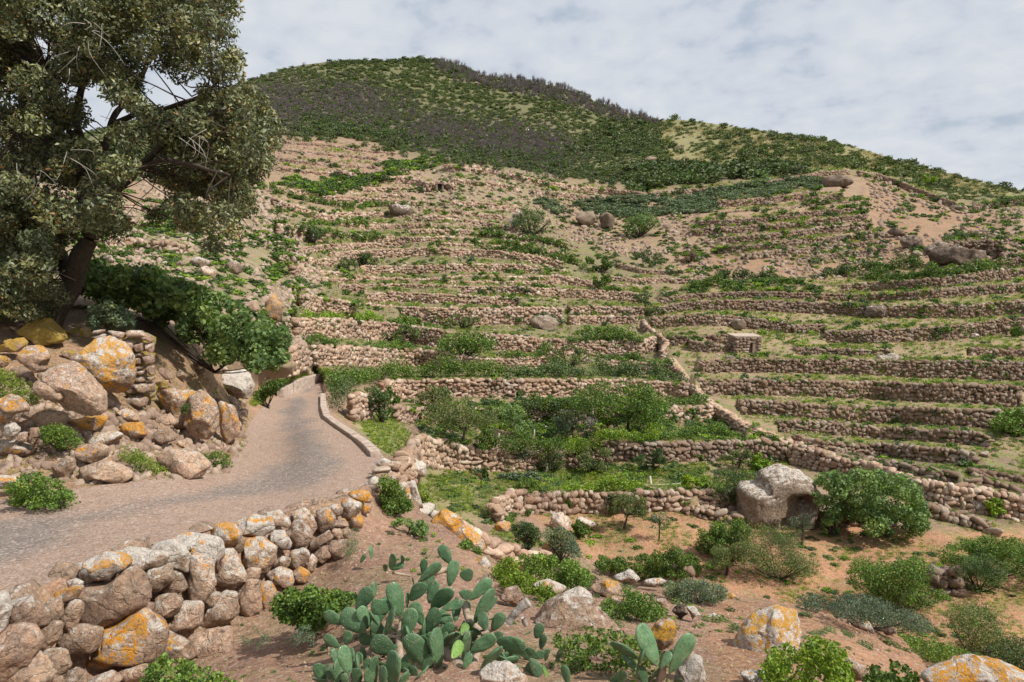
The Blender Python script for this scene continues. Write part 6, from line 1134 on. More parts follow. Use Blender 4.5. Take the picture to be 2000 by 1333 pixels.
# ------------------------------------------------------------------ vine rows
def vine_row(label, line, hp, leaf='vine', dens=1.0, seed=0, name='vine_row', cat='vines', group='vine rows on the terraces', px=5):
    q, t = seg(line, step=6); r_ = np.random.RandomState(seed); hp = hp*1.45; d = GDat(q[:, 0], q[:, 1]-1)-.2; base = np.array(W(q[len(q)//2, 0], q[len(q)//2, 1], d[len(q)//2])); bl = []
    for (u, v), dd_ in zip(q, d):
        m = hp*dd_/F; g = vnoise(np.array([u/28., seed, 0]), seed)
        if g < -.75: continue
        hh = m*(.8+.5*g)
        for _ in range(2): bl.append((W(u+r_.normal()*4, v, dd_-.1-r_.uniform(-.2, .35)*m)+np.array([0, 0, hh*r_.uniform(.15, .75)]), (m*.42, m*.42, hh*.38)))
    n = int(len(bl)*52*dens*(hp/20)); V, Fc = blob_leaves(bl, n, .66*px*float(d.mean())/F/2, seed, 'wide', .35, .4)
    o = obj(name, mesh(name, V-base, Fc, LM[leaf]), loc=base); return tag(o, label, cat, group)
VR = [
 ('long clipped vine hedge on top of the straight wall, left half', [(650, 765), (700, 748), (760, 738), (850, 737), (950, 736), (990, 735)], 26, 'vine'), ('long clipped vine hedge on top of the straight wall, right half', [(1000, 736), (1080, 734), (1165, 734), (1230, 736), (1290, 741)], 26, 'dark'),
 ('mass of vines spilling over the kerb where the road vanishes', [(648, 775), (660, 755), (690, 745), (735, 742)], 34, 'vine'), ('vines hanging behind the kerb toward the buttress', [(655, 800), (668, 790), (680, 780)], 34, 'dark'),
 ('vine row on the terrace just above the curving wall, left end', [(600, 672), (650, 676), (695, 679)], 20, 'vine'), ('vine row in front of the two terrace bushes', [(735, 682), (790, 684), (840, 690)], 16, 'vine'),
 ('vine row between the umbrella bush and the dome bush', [(985, 700), (1030, 700), (1070, 697)], 17, 'vine'), ('vine row on the upper left terrace, yellow green', [(598, 621), (650, 622), (700, 624), (735, 627)], 16, 'bright'), ('vine row on the upper left terrace, further right', [(765, 630), (800, 634), (850, 640)], 14, 'vine'),
 ('upper of two short vine rows left of the stair path', [(1118, 655), (1180, 654), (1240, 656)], 14, 'vine'), ('lower of two short vine rows left of the stair path', [(1112, 667), (1180, 666), (1258, 668)], 15, 'vine'),
 ('vine row on the short low wall below the stair path bend', [(1170, 703), (1230, 705), (1310, 714)], 12, 'vine'), ('leafy climber hanging on the middle of the short low wall', [(1290, 745), (1310, 742), (1335, 748)], 16, 'dark'),
 ('vines with posts along the crest of the broad wall, left part', [(970, 880), (1030, 884), (1095, 886)], 26, 'vine'), ('vines with posts along the crest of the broad wall, right part', [(1110, 884), (1160, 874), (1210, 862), (1280, 862)], 24, 'bright'),
 ('thick vines under the orchard trees, left part', [(980, 812), (1040, 802), (1080, 800)], 20, 'dark'), ('thick vines under the orchard trees, right part', [(1040, 798), (1100, 800), (1160, 798)], 20, 'vine'),
 ('vines behind the stepped path wall', [(1308, 790), (1350, 790), (1375, 792)], 18, 'vine'), ('vines on the last orchard terrace near the path', [(1300, 858), (1370, 850), (1410, 852), (1440, 856)], 18, 'vine'),
 ('yellow green vine row along the wire on the green platform', [(1090, 960), (1150, 960), (1200, 958), (1245, 956)], 20, 'bright'), ('vine tangle at the left end of the wire', [(1020, 955), (1045, 958), (1065, 962)], 20, 'vine'), ('low green plants at the foot of the broad wall', [(930, 925), (990, 935), (1050, 940)], 14, 'grey'),
 ('uppermost row of the fan of vines', [(922, 460), (980, 465), (1050, 472), (1105, 487)], 9, 'vine'), ('second row of the fan of vines', [(925, 474), (980, 478), (1050, 488), (1110, 503)], 9, 'vine'), ('third row of the fan of vines', [(940, 488), (1000, 492), (1060, 503), (1130, 520)], 10, 'vine'),
 ('long dark vine row over the right hand terraces, left stretch', [(1355, 565), (1420, 556), (1500, 553), (1560, 552)], 16, 'vine'), ('dark vine row above the left stretch on the right slope', [(1400, 548), (1450, 546), (1520, 546)], 14, 'dark'),
 ('lush vine row on the right slope ending under the crag', [(1685, 549), (1760, 546), (1830, 541), (1890, 533), (1950, 527)], 17, 'vine'), ('shorter vine row above the lush one on the right slope', [(1680, 530), (1740, 528), (1800, 522)], 15, 'vine'),
 ('scattered vines left of the lush row', [(1590, 546), (1620, 540), (1655, 538)], 15, 'dark'), ('green shrubs on the high left terrace, long strip', [(520, 372), (570, 388), (640, 402), (690, 408)], 10, 'vine'), ('second green strip on the high left terraces', [(600, 440), (660, 442), (740, 436)], 9, 'vine'),
 ('third green strip on the high left terraces', [(560, 450), (640, 460), (700, 468), (770, 466)], 9, 'vine'), ('green strip on the left terraces near the green shrub band', [(690, 400), (740, 405), (760, 402)], 9, 'vine'), ('green creepers on the outcrop wall under the grassy strip', [(1010, 628), (1050, 630), (1095, 634)], 15, 'dark'),
 ('vines at the right edge above the crag wall', [(1850, 470), (1900, 466), (1960, 464)], 12, 'dark'),
]
for i, (lab, ln, hp, lf) in enumerate(VR): vine_row(lab, ln, hp, lf, 1.15, 1300+i)
# tufts hanging on the nearer wall faces, each one plant
r_ = np.random.RandomState(77)
TUFTM = [bushmesh('vine', 420, .16, 600+i, 'wide', .9) for i in range(3)]+[bushmesh('dark', 420, .15, 610+i, 'wide', .9) for i in range(2)]
for i, (u, v, w_, h_, lab) in enumerate([(889, 762, 9, 20, 'on the face of the straight wall, left one'), (1013, 782, 16, 20, 'at the foot of the straight wall, left of centre'), (1075, 783, 14, 12, 'at the foot of the straight wall, right of centre'), (928, 722, 12, 16, 'at the foot of the curving wall'), (838, 902, 12, 40, 'hanging at the left end of the broad wall'),
    (948, 935, 18, 22, 'below the middle of the broad wall'), (1105, 1000, 16, 32, 'hanging on the lowest middle wall'), (1032, 1008, 14, 14, 'low at the left end of the lowest middle wall'), (1050, 985, 10, 34, 'trailing from the wire vines over the lowest wall'), (1180, 640, 10, 12, 'beside the stair path top'),
    (640, 572, 12, 22, 'bright, on the left slope above the long pale wall'), (677, 583, 22, 18, 'round, above the long pale wall'), (885, 580, 22, 10, 'on the grassy strip, left one'), (940, 578, 20, 14, 'on the grassy strip, right one'), (760, 620, 14, 12, 'between upper vines'), (1520, 890, 14, 30, 'hanging at the start of the diagonal wall'),
    (1660, 590, 18, 18, 'yellow green, on the second right terrace'), (1365, 812, 18, 20, 'beside the stepped path'), (1580, 888, 24, 20, 'on the path below the diagonal wall'), (1885, 912, 24, 14, 'at the right end of the fourth terrace wall'), (1960, 600, 20, 10, 'at the right edge under the boulder wall'),
    (1985, 660, 18, 22, 'under the right end of the boulder wall'), (1917, 650, 22, 24, 'left of the last boulder on the boulder wall'), (1645, 655, 20, 16, 'above the ruined wall'), (1860, 775, 24, 16, 'under the right end of the straight long wall'), (1605, 772, 20, 14, 'under the middle of the straight long wall'), (1320, 700, 20, 12, 'below the hut walls'), (1955, 740, 26, 22, 'yellow green, right end of the broken wall')]):
    d = float(Ds(u, v))-.15; P = W(u, v, d); m = d/F; o = obj('wall_plant', TUFTM[i % 5], loc=P); o.scale = (w_*m*.6, w_*m*.35, h_*m); o.rotation_euler = (0, 0, i); tag(o, 'green wall plant '+lab, 'plant', 'plants growing on the terrace walls')

# ------------------------------------------------------------------ prickly pears
def cactus_mat(name, a, b_):
    m, nt, b, o = newmat(name); s = NB(nt); t = s.n('ShaderNodeTexCoord'); oi = s.n('ShaderNodeObjectInfo')
    v = s.n('ShaderNodeTexVoronoi'); v.inputs['Scale'].default_value = 7; mp = s.n('ShaderNodeMapping'); mp.inputs['Scale'].default_value = (1, .25, 1); mp.inputs['Rotation'].default_value = (0, .6, 0); s.l(t.outputs['Object'], mp.inputs[0]); s.l(mp.outputs[0], v.inputs['Vector'])
    n = s.noise(9, 5, .6); col = s.mix(s.ramp(n, [(.35, 0), (.65, 1)]), a, b_); n2 = s.noise(60, 4, .7, 3); col = s.mix(.5, col, s.ramp(n2, [(.35, .7), (.65, 1.25)]), 'MULTIPLY')
    col = s.mix(s.ramp(v.outputs['Distance'], [(.08, .9), (.14, 0)]), col, (.45, .42, .27)); col = s.mix(1, col, s.m('MULTIPLY_ADD', oi.outputs['Random'], .6, .68), 'MULTIPLY')
    sc = s.noise(14, 6, .7, 21); col = s.mix(s.ramp(sc, [(.60, 0), (.68, .75)]), col, (.34, .27, .16))
    sp = s.n('ShaderNodeSeparateXYZ'); s.l(t.outputs['Object'], sp.inputs[0]); col = s.mix(s.ramp(sp.outputs[2], [(.0, .6), (.12, 0)]), col, (.25, .22, .12))
    s.l(col, b.inputs['Base Color']); b.inputs['Roughness'].default_value = .48; b.inputs['Specular IOR Level'].default_value = .35; b.inputs['Coat Weight'].default_value = .05
    s.bump(s.ramp(v.outputs['Distance'], [(0, 1), (.35, 0)]), .006, 1, b); return m
CM = [cactus_mat('cactus_pad', (.065, .135, .062), (.11, .19, .095)), cactus_mat('young_cactus_pad', (.12, .23, .045), (.17, .28, .07))]
def padmesh(seed, mat):
    V, Fc = ICO[4]; r_ = np.random.RandomState(seed); x, y, z = V.T; t = (z+1)/2; wd = np.sqrt(np.clip(1-z*z, 0, 1)); k = wd**.85*(.42+.62*t**.7)/.92; rim = np.maximum(np.hypot(x, y), 1e-6)
    cx = x/rim; cy = y/rim; X = cx*k; Y = np.sign(cy)*np.abs(cy)**1.0*k*.11*(1.1-.25*t)
    Y = Y+.10*r_.uniform(-1, 1)*(t-.3)**2*1.5+.05*r_.uniform(-1, 1)*X*2*t+.018*vnoise(np.stack([X*2.5, 0*X, t*5], -1)+seed, seed); X = X+.05*r_.uniform(-1, 1)*np.sin(t*3)
    X = X*(1+.03*vnoise(np.stack([cx*2, cy*0, t*4+seed], -1), seed))
    return mesh('pad', np.stack([X, Y, t], -1), Fc, mat, True)
PADM = [[padmesh(700+i, CM[0]) for i in range(7)], [padmesh(720+i, CM[1]) for i in range(3)]]
rp_ = np.random.RandomState(31)
def place_pad(root, rl, b, t, w_, d0, d1, young=0):
    B = np.array(W(*b, d0)); T = np.array(W(*t, d1)); ax = T-B; Ln = np.linalg.norm(ax); wm = w_*d0/F; full = max(wm, Ln*.5); full = min(full, Ln*.95) if wm < Ln*.95 else wm
    c = min(1, wm/full); yaw = math.acos(c)*(1 if rp_.rand() < .65 else -1)*.92+rp_.normal()*.08
    z = ax/Ln; view = np.array([0, 1.0, 0]); y = view-z*view.dot(z); y /= np.linalg.norm(y); x = np.cross(y, z); M = Matrix(np.stack([x, y, z], 1).tolist()) @ Matrix.Rotation(yaw, 3, 'Z')
    o = bpy.data.objects.new('pad', PADM[young][rp_.randint(len(PADM[young]))]); COL.objects.link(o); o.parent = root
    o.matrix_local = Matrix.Translation(Vector(B-rl)) @ M.to_4x4() @ Matrix.Diagonal((full/2*(1 if rp_.rand() < .5 else -1), Ln*.75, Ln, 1)); return o
k3 = lambda p: (600+p[0]/4.706, 1050+p[1]/4.706)
PADS = [((540, 870), (310, 690), 200), ((330, 800), (160, 690), 130), ((450, 665), (590, 465), 140), ((595, 590), (615, 405), 50), ((790, 625), (585, 645), 160), ((870, 735), (780, 420), 78), ((715, 905), (800, 635), 60), ((565, 840), (490, 640), 65), ((950, 585), (1075, 415), 135), ((920, 645), (925, 505), 32),
 ((885, 925), (975, 650), 145), ((1140, 665), (1325, 465), 145), ((1120, 610), (1180, 395), 110), ((1020, 415), (1225, 235), 95), ((1060, 335), (1080, 195), 72), ((1090, 455), (1160, 345), 75), ((980, 440), (970, 370), 16), ((1320, 245), (1225, 75), 105), ((1310, 455), (1360, 215), 98), ((1400, 335), (1525, 355), 125),
 ((1090, 895), (1205, 660), 135), ((1060, 810), (975, 590), 120), ((1235, 665), (1435, 590), 75), ((1395, 500), (1505, 540), 95), ((1490, 580), (1690, 385), 115), ((1540, 790), (1705, 460), 110), ((1640, 695), (1740, 545), 68), ((1640, 860), (1600, 685), 105), ((1700, 860), (1800, 695), 115), ((1200, 765), (1345, 760), 65), ((1240, 900), (1340, 790), 95),
 ((710, 880), (595, 795), 115), ((610, 955), (480, 920), 125), ((820, 1060), (590, 945), 200), ((395, 1260), (315, 995), 95), ((300, 1015), (155, 900), 95), ((350, 985), (385, 855), 90), ((430, 1105), (395, 1015), 55), ((770, 1400), (810, 1045), 130), ((840, 1235), (975, 1075), 115), ((1150, 1200), (915, 900), 180), ((1225, 1205), (1165, 840), 100),
 ((1240, 1015), (1360, 865), 95), ((1450, 1105), (1470, 880), 65), ((1440, 1210), (1500, 1060), 80), ((1305, 1030), (1485, 850), 85), ((1590, 1275), (1765, 995), 125), ((1500, 1060), (1730, 900), 135), ((1600, 1040), (1560, 940), 95), ((1510, 880), (1580, 850), 110), ((1735, 950), (2010, 1020), 190), ((1715, 880), (1795, 915), 85),
 ((1600, 1180), (1950, 1130), 110), ((1720, 1150), (1850, 1060), 70), ((1040, 1230), (1160, 1080), 90), ((1020, 1080), (1080, 900), 110), ((1120, 1010), (1130, 870), 80), ((230, 1310), (170, 1165), 95), ((190, 1320), (45, 1310), 65), ((350, 1370), (335, 1255), 75), ((480, 1370), (430, 1200), 85), ((580, 1410), (570, 1205), 95), ((690, 1400), (700, 1175), 95), ((630, 1345), (600, 1095), 34),
 ((500, 1300), (440, 1095), 65), ((520, 1200), (570, 1110), 60), ((860, 1400), (905, 1255), 95), ((1000, 1300), (960, 1180), 90), ((740, 900), (560, 690), 90), ((1280, 700), (1200, 690), 70), ((1350, 960), (1240, 1100), 60), ((1660, 760), (1740, 735), 30), ((1010, 1290), (1120, 1180), 30), ((640, 1150), (740, 1190), 60), ((740, 1000), (830, 1020), 60),
 # right fringe, in the coordinates of the same view
 ((2140-40, 930), (2148, 790), 95), ((2145, 1030), (2180, 890), 62), ((2020, 1010), (2080, 1080), 85), ((2080, 1110), (2180, 1060), 92), ((2290, 1150), (2355, 980), 64), ((2045, 1110), (2150, 1270), 115), ((1950, 1030), (2080, 1110), 115), ((2190, 1140), (2210, 1020), 45), ((2400, 1360), (2360, 1170), 85), ((1880, 1240), (1760, 1080), 90), ((1990, 900), (2060, 860), 26)]
YOUNG = [((1330, 1110), (1425, 960), 105), ((1420, 900), (1465, 795), 62), ((2260-60, 1290), (2180, 1180), 40)]
cb = np.array(W(880, 1320, 4.75)); cac = empty('prickly_pear_cactus', cb); tag(cac, 'big sprawling prickly pear cactus at the bottom middle of the near slope', 'cactus')
def pdp(v): return float(np.interp(v, [60, 400, 700, 1000, 1333, 1450], [6.25, 5.75, 5.4, 5.0, 4.6, 4.5]))-.1
for i, (b, t, w_) in enumerate(PADS):
    j = rp_.uniform(-.12, .12); d0 = pdp(b[1])+j; d1 = min(pdp(b[1]), pdp(t[1]))*.35+d0*.65+rp_.uniform(-.06, .06); place_pad(cac, cb, k3(b), k3(t), w_/4.706*1.17, d0, d1)
for i in range(64):
    bx = rp_.uniform(150, 2050); by = rp_.uniform(950, 1420) if 350 < bx < 1750 else rp_.uniform(1150, 1420)
    if 500 < bx < 1650 and rp_.rand() < .4: by = rp_.uniform(700, 1000)
    an = rp_.normal()*.6; ln = rp_.uniform(130, 230); place_pad(cac, cb, k3((bx, by)), k3((bx+math.sin(an)*ln, by-math.cos(an)*ln)), ln*rp_.uniform(.2, .62)/4.706*1.15, pdp(by)+rp_.uniform(.12, .38), pdp(by)+rp_.uniform(.12, .4))
for b, t, w_ in YOUNG: place_pad(cac, cb, k3(b), k3(t), w_/4.706, pdp(b[1])-.25, pdp(t[1])-.25, 1)
WOOD = simple('woody_cactus_stem', (.32, .245, .18), nsc=11, amt=.5, bump=.03)
for i, (pts, r0, r1) in enumerate([([(1500, 1420), (1420, 1250), (1330, 1120), (1250, 1050)], 130, 115), ([(1560, 1350), (1520, 1250), (1430, 1130)], 90, 60), ([(1600, 900), (1480, 760), (1440, 640), (1360, 560)], 90, 60), ([(1500, 1250), (1560, 1000), (1530, 840), (1480, 740)], 70, 70), ([(870, 1250), (850, 1000), (860, 850), (890, 700)], 80, 50),
    ([(700, 1100), (640, 950), (740, 900), (860, 920)], 40, 30), ([(400, 1400), (370, 1250), (330, 1100)], 60, 40), ([(1200, 1300), (1150, 1150), (1100, 1000)], 60, 50), ([(1560, 900), (1640, 880), (1720, 850)], 40, 28), ([(1100, 330), (1180, 310), (1280, 280), (1320, 330)], 60, 80)]):
    P = np.array([W(*k3(p), pdp(p[1])+(.12 if i < 9 else .6)) for p in pts]); q = smooth_path(P, 16, .02, 60+i); rr_ = np.linspace(r0, r1, 16)/4.706*5/F/2*(1+.12*vnoise(q*14, i)); V, Fc = tubes([(q, rr_)], 12); k = len(V); e = q[-1]; V = np.vstack([V, e]); cap_ = np.array([[k-12+j, k-12+(j+1) % 12, k, k] for j in range(12)]); Fl = [tuple(f) for f in Fc]+[(a, b, c) for a, b, c, _ in cap_]
    obj('stem', mesh('stem', V-cb, Fl, WOOD, True), cac)
def small_cactus(label, pads, d, group='small prickly pears on the near slope', stem=None):
    b0 = pads[0][0]; rl = np.array(W(*b0, d)); r0 = empty('prickly_pear_cactus', rl); tag(r0, label, 'cactus', group)
    for b, t, w_ in pads: place_pad(r0, rl, b, t, w_, d+rp_.uniform(-.05, .05), d+rp_.uniform(-.12, .08))
    if stem: q = smooth_path(np.array([W(*p, d+.06) for p in stem[0]]), 10, .01, 3); V, Fc = tubes([(q, np.linspace(stem[1], stem[2], 10)*d/F/2)], 8); obj('stem', mesh('stem', V-rl, Fc, WOOD, True), r0)
small_cactus('tiny prickly pear of a single upright pad on the soil', [(k3((590, 200)), k3((585, 72)), 6)], 7.6)
small_cactus('tiny prickly pear of one leaning pad beside the grey weed', [(k3((490, 235)), k3((535, 155)), 11)], 7.3)
small_cactus('small prickly pear with several pads lying beside a dry stick', [(k3((760, 295)), k3((805, 160)), 17), (k3((720, 315)), k3((715, 250)), 11), (k3((780, 290)), k3((895, 240)), 11), (k3((865, 235)), k3((880, 175)), 7), (k3((770, 300)), k3((860, 270)), 10)], 6.9, stem=([k3((780, 320)), k3((860, 335)), k3((950, 350))], 6, 5))
K4 = lambda p: (950+p[0]/4.706, 1050+p[1]/4.706)
small_cactus('prickly pear with large spotted pads right of the caper shrub', [(K4((1580, 1180)), K4((1400, 800)), 44), (K4((1385, 1115)), K4((1155, 955)), 30), (K4((1420, 1060)), K4((1535, 1005)), 14), (K4((1390, 1185)), K4((1445, 1040)), 8), (K4((1470, 1380)), K4((1410, 1175)), 24), (K4((1680, 1255)), K4((1890, 890)), 42), (K4((1590, 1210)), K4((1690, 1050)), 12), (K4((1490, 1320)), K4((1620, 1190)), 17), (K4((1110, 1360)), K4((1285, 1255)), 28), (K4((1250, 1080)), K4((1370, 1200)), 18), (K4((1720, 1340)), K4((1800, 1310)), 16)], 4.55, None, stem=([K4((1560, 1420)), K4((1600, 1320)), K4((1620, 1200)), K4((1640, 1050))], 24, 14))
# dead cactus stump and stick
def log(name, label, pts, d, r0, r1, mat=WOOD):
    q = smooth_path(np.array([W(*p, d) for p in pts]), 14, .015, 5); rl = q[0].copy(); V, Fc = tubes([(q, np.linspace(r0, r1, 14)*d/F/2*(1+.25*vnoise(q*16, 2)))], 10); n = len(V); V = np.vstack([V, q[0], q[-1]]); Fl = [tuple(f) for f in Fc]+[(j, (j+1) % 10, n) for j in range(10)]+[(n-10+j, n-10+(j+1) % 10, n+1) for j in range(10)]
    o = obj(name, mesh(name, V-rl, Fl, mat, True), loc=rl); tag(o, label, 'dead stem', 'dead woody cactus stems on the near slope')
DEADW = simple('dead_grey_wood', (.36, .31, .27), nsc=16, amt=.6, bump=.03)
log('dead_log', 'dead grey cactus stem pointing up right of the big cactus', [K4((190, 800)), K4((260, 710)), K4((330, 640)), K4((390, 590))], 5.3, 17, 20, DEADW)
log('dead_log', 'short broken dead stem under the pointing grey stem', [K4((340, 740)), K4((350, 780)), K4((370, 810))], 5.35, 10, 8, DEADW)

# ------------------------------------------------------------------ huge pocked rock
HP = zm([(400, 260), (430, 235), (520, 240), (540, 180), (600, 140), (660, 128), (720, 150), (780, 170), (840, 260), (825, 300), (850, 400), (858, 460), (840, 500), (700, 500), (520, 470), (400, 440), (405, 340)], 1300, 866, 2.855)
hd = 24.2; me, c = rock_mesh(HP, hd, 77, thick=.72, sub=5, rough=.11, mat=ROCKP, facet=0, box=.4)
V = np.empty(len(me.vertices)*3, np.float32); me.vertices.foreach_get('co', V); V = V.reshape(-1, 3); c = np.array(c)
for (x, y, rx, ry, dp) in [(735, 305, 38, 45, .95), (625, 300, 20, 22, .3), (650, 390, 60, 62, .4), (770, 300, 26, 40, .3), (700, 260, 70, 12, .3), (620, 430, 10, 8, .2), (690, 380, 14, 40, .2), (800, 400, 16, 60, .2)]:
    u, v = 1300+x/2.855, 866+y/2.855; p = np.array(W(u, v, hd))-c; s_ = np.array([rx, ry])/2.855*hd/F; q = np.hypot((V[:, 0]-p[0])/s_[0], (V[:, 2]-p[2])/s_[1]); k = np.clip(1.15-q, 0, 1)**.5*(V[:, 1] < .1); V[:, 1] += k*dp*1.1
me.vertices.foreach_set('co', V.ravel()); me.update(); o = obj('pocked_rock', me, loc=Vector(c)); o.color = (.15, .36, 0, 1); tag(o, 'huge pale weathered rock with hollow pockets standing on the valley floor', 'rock')
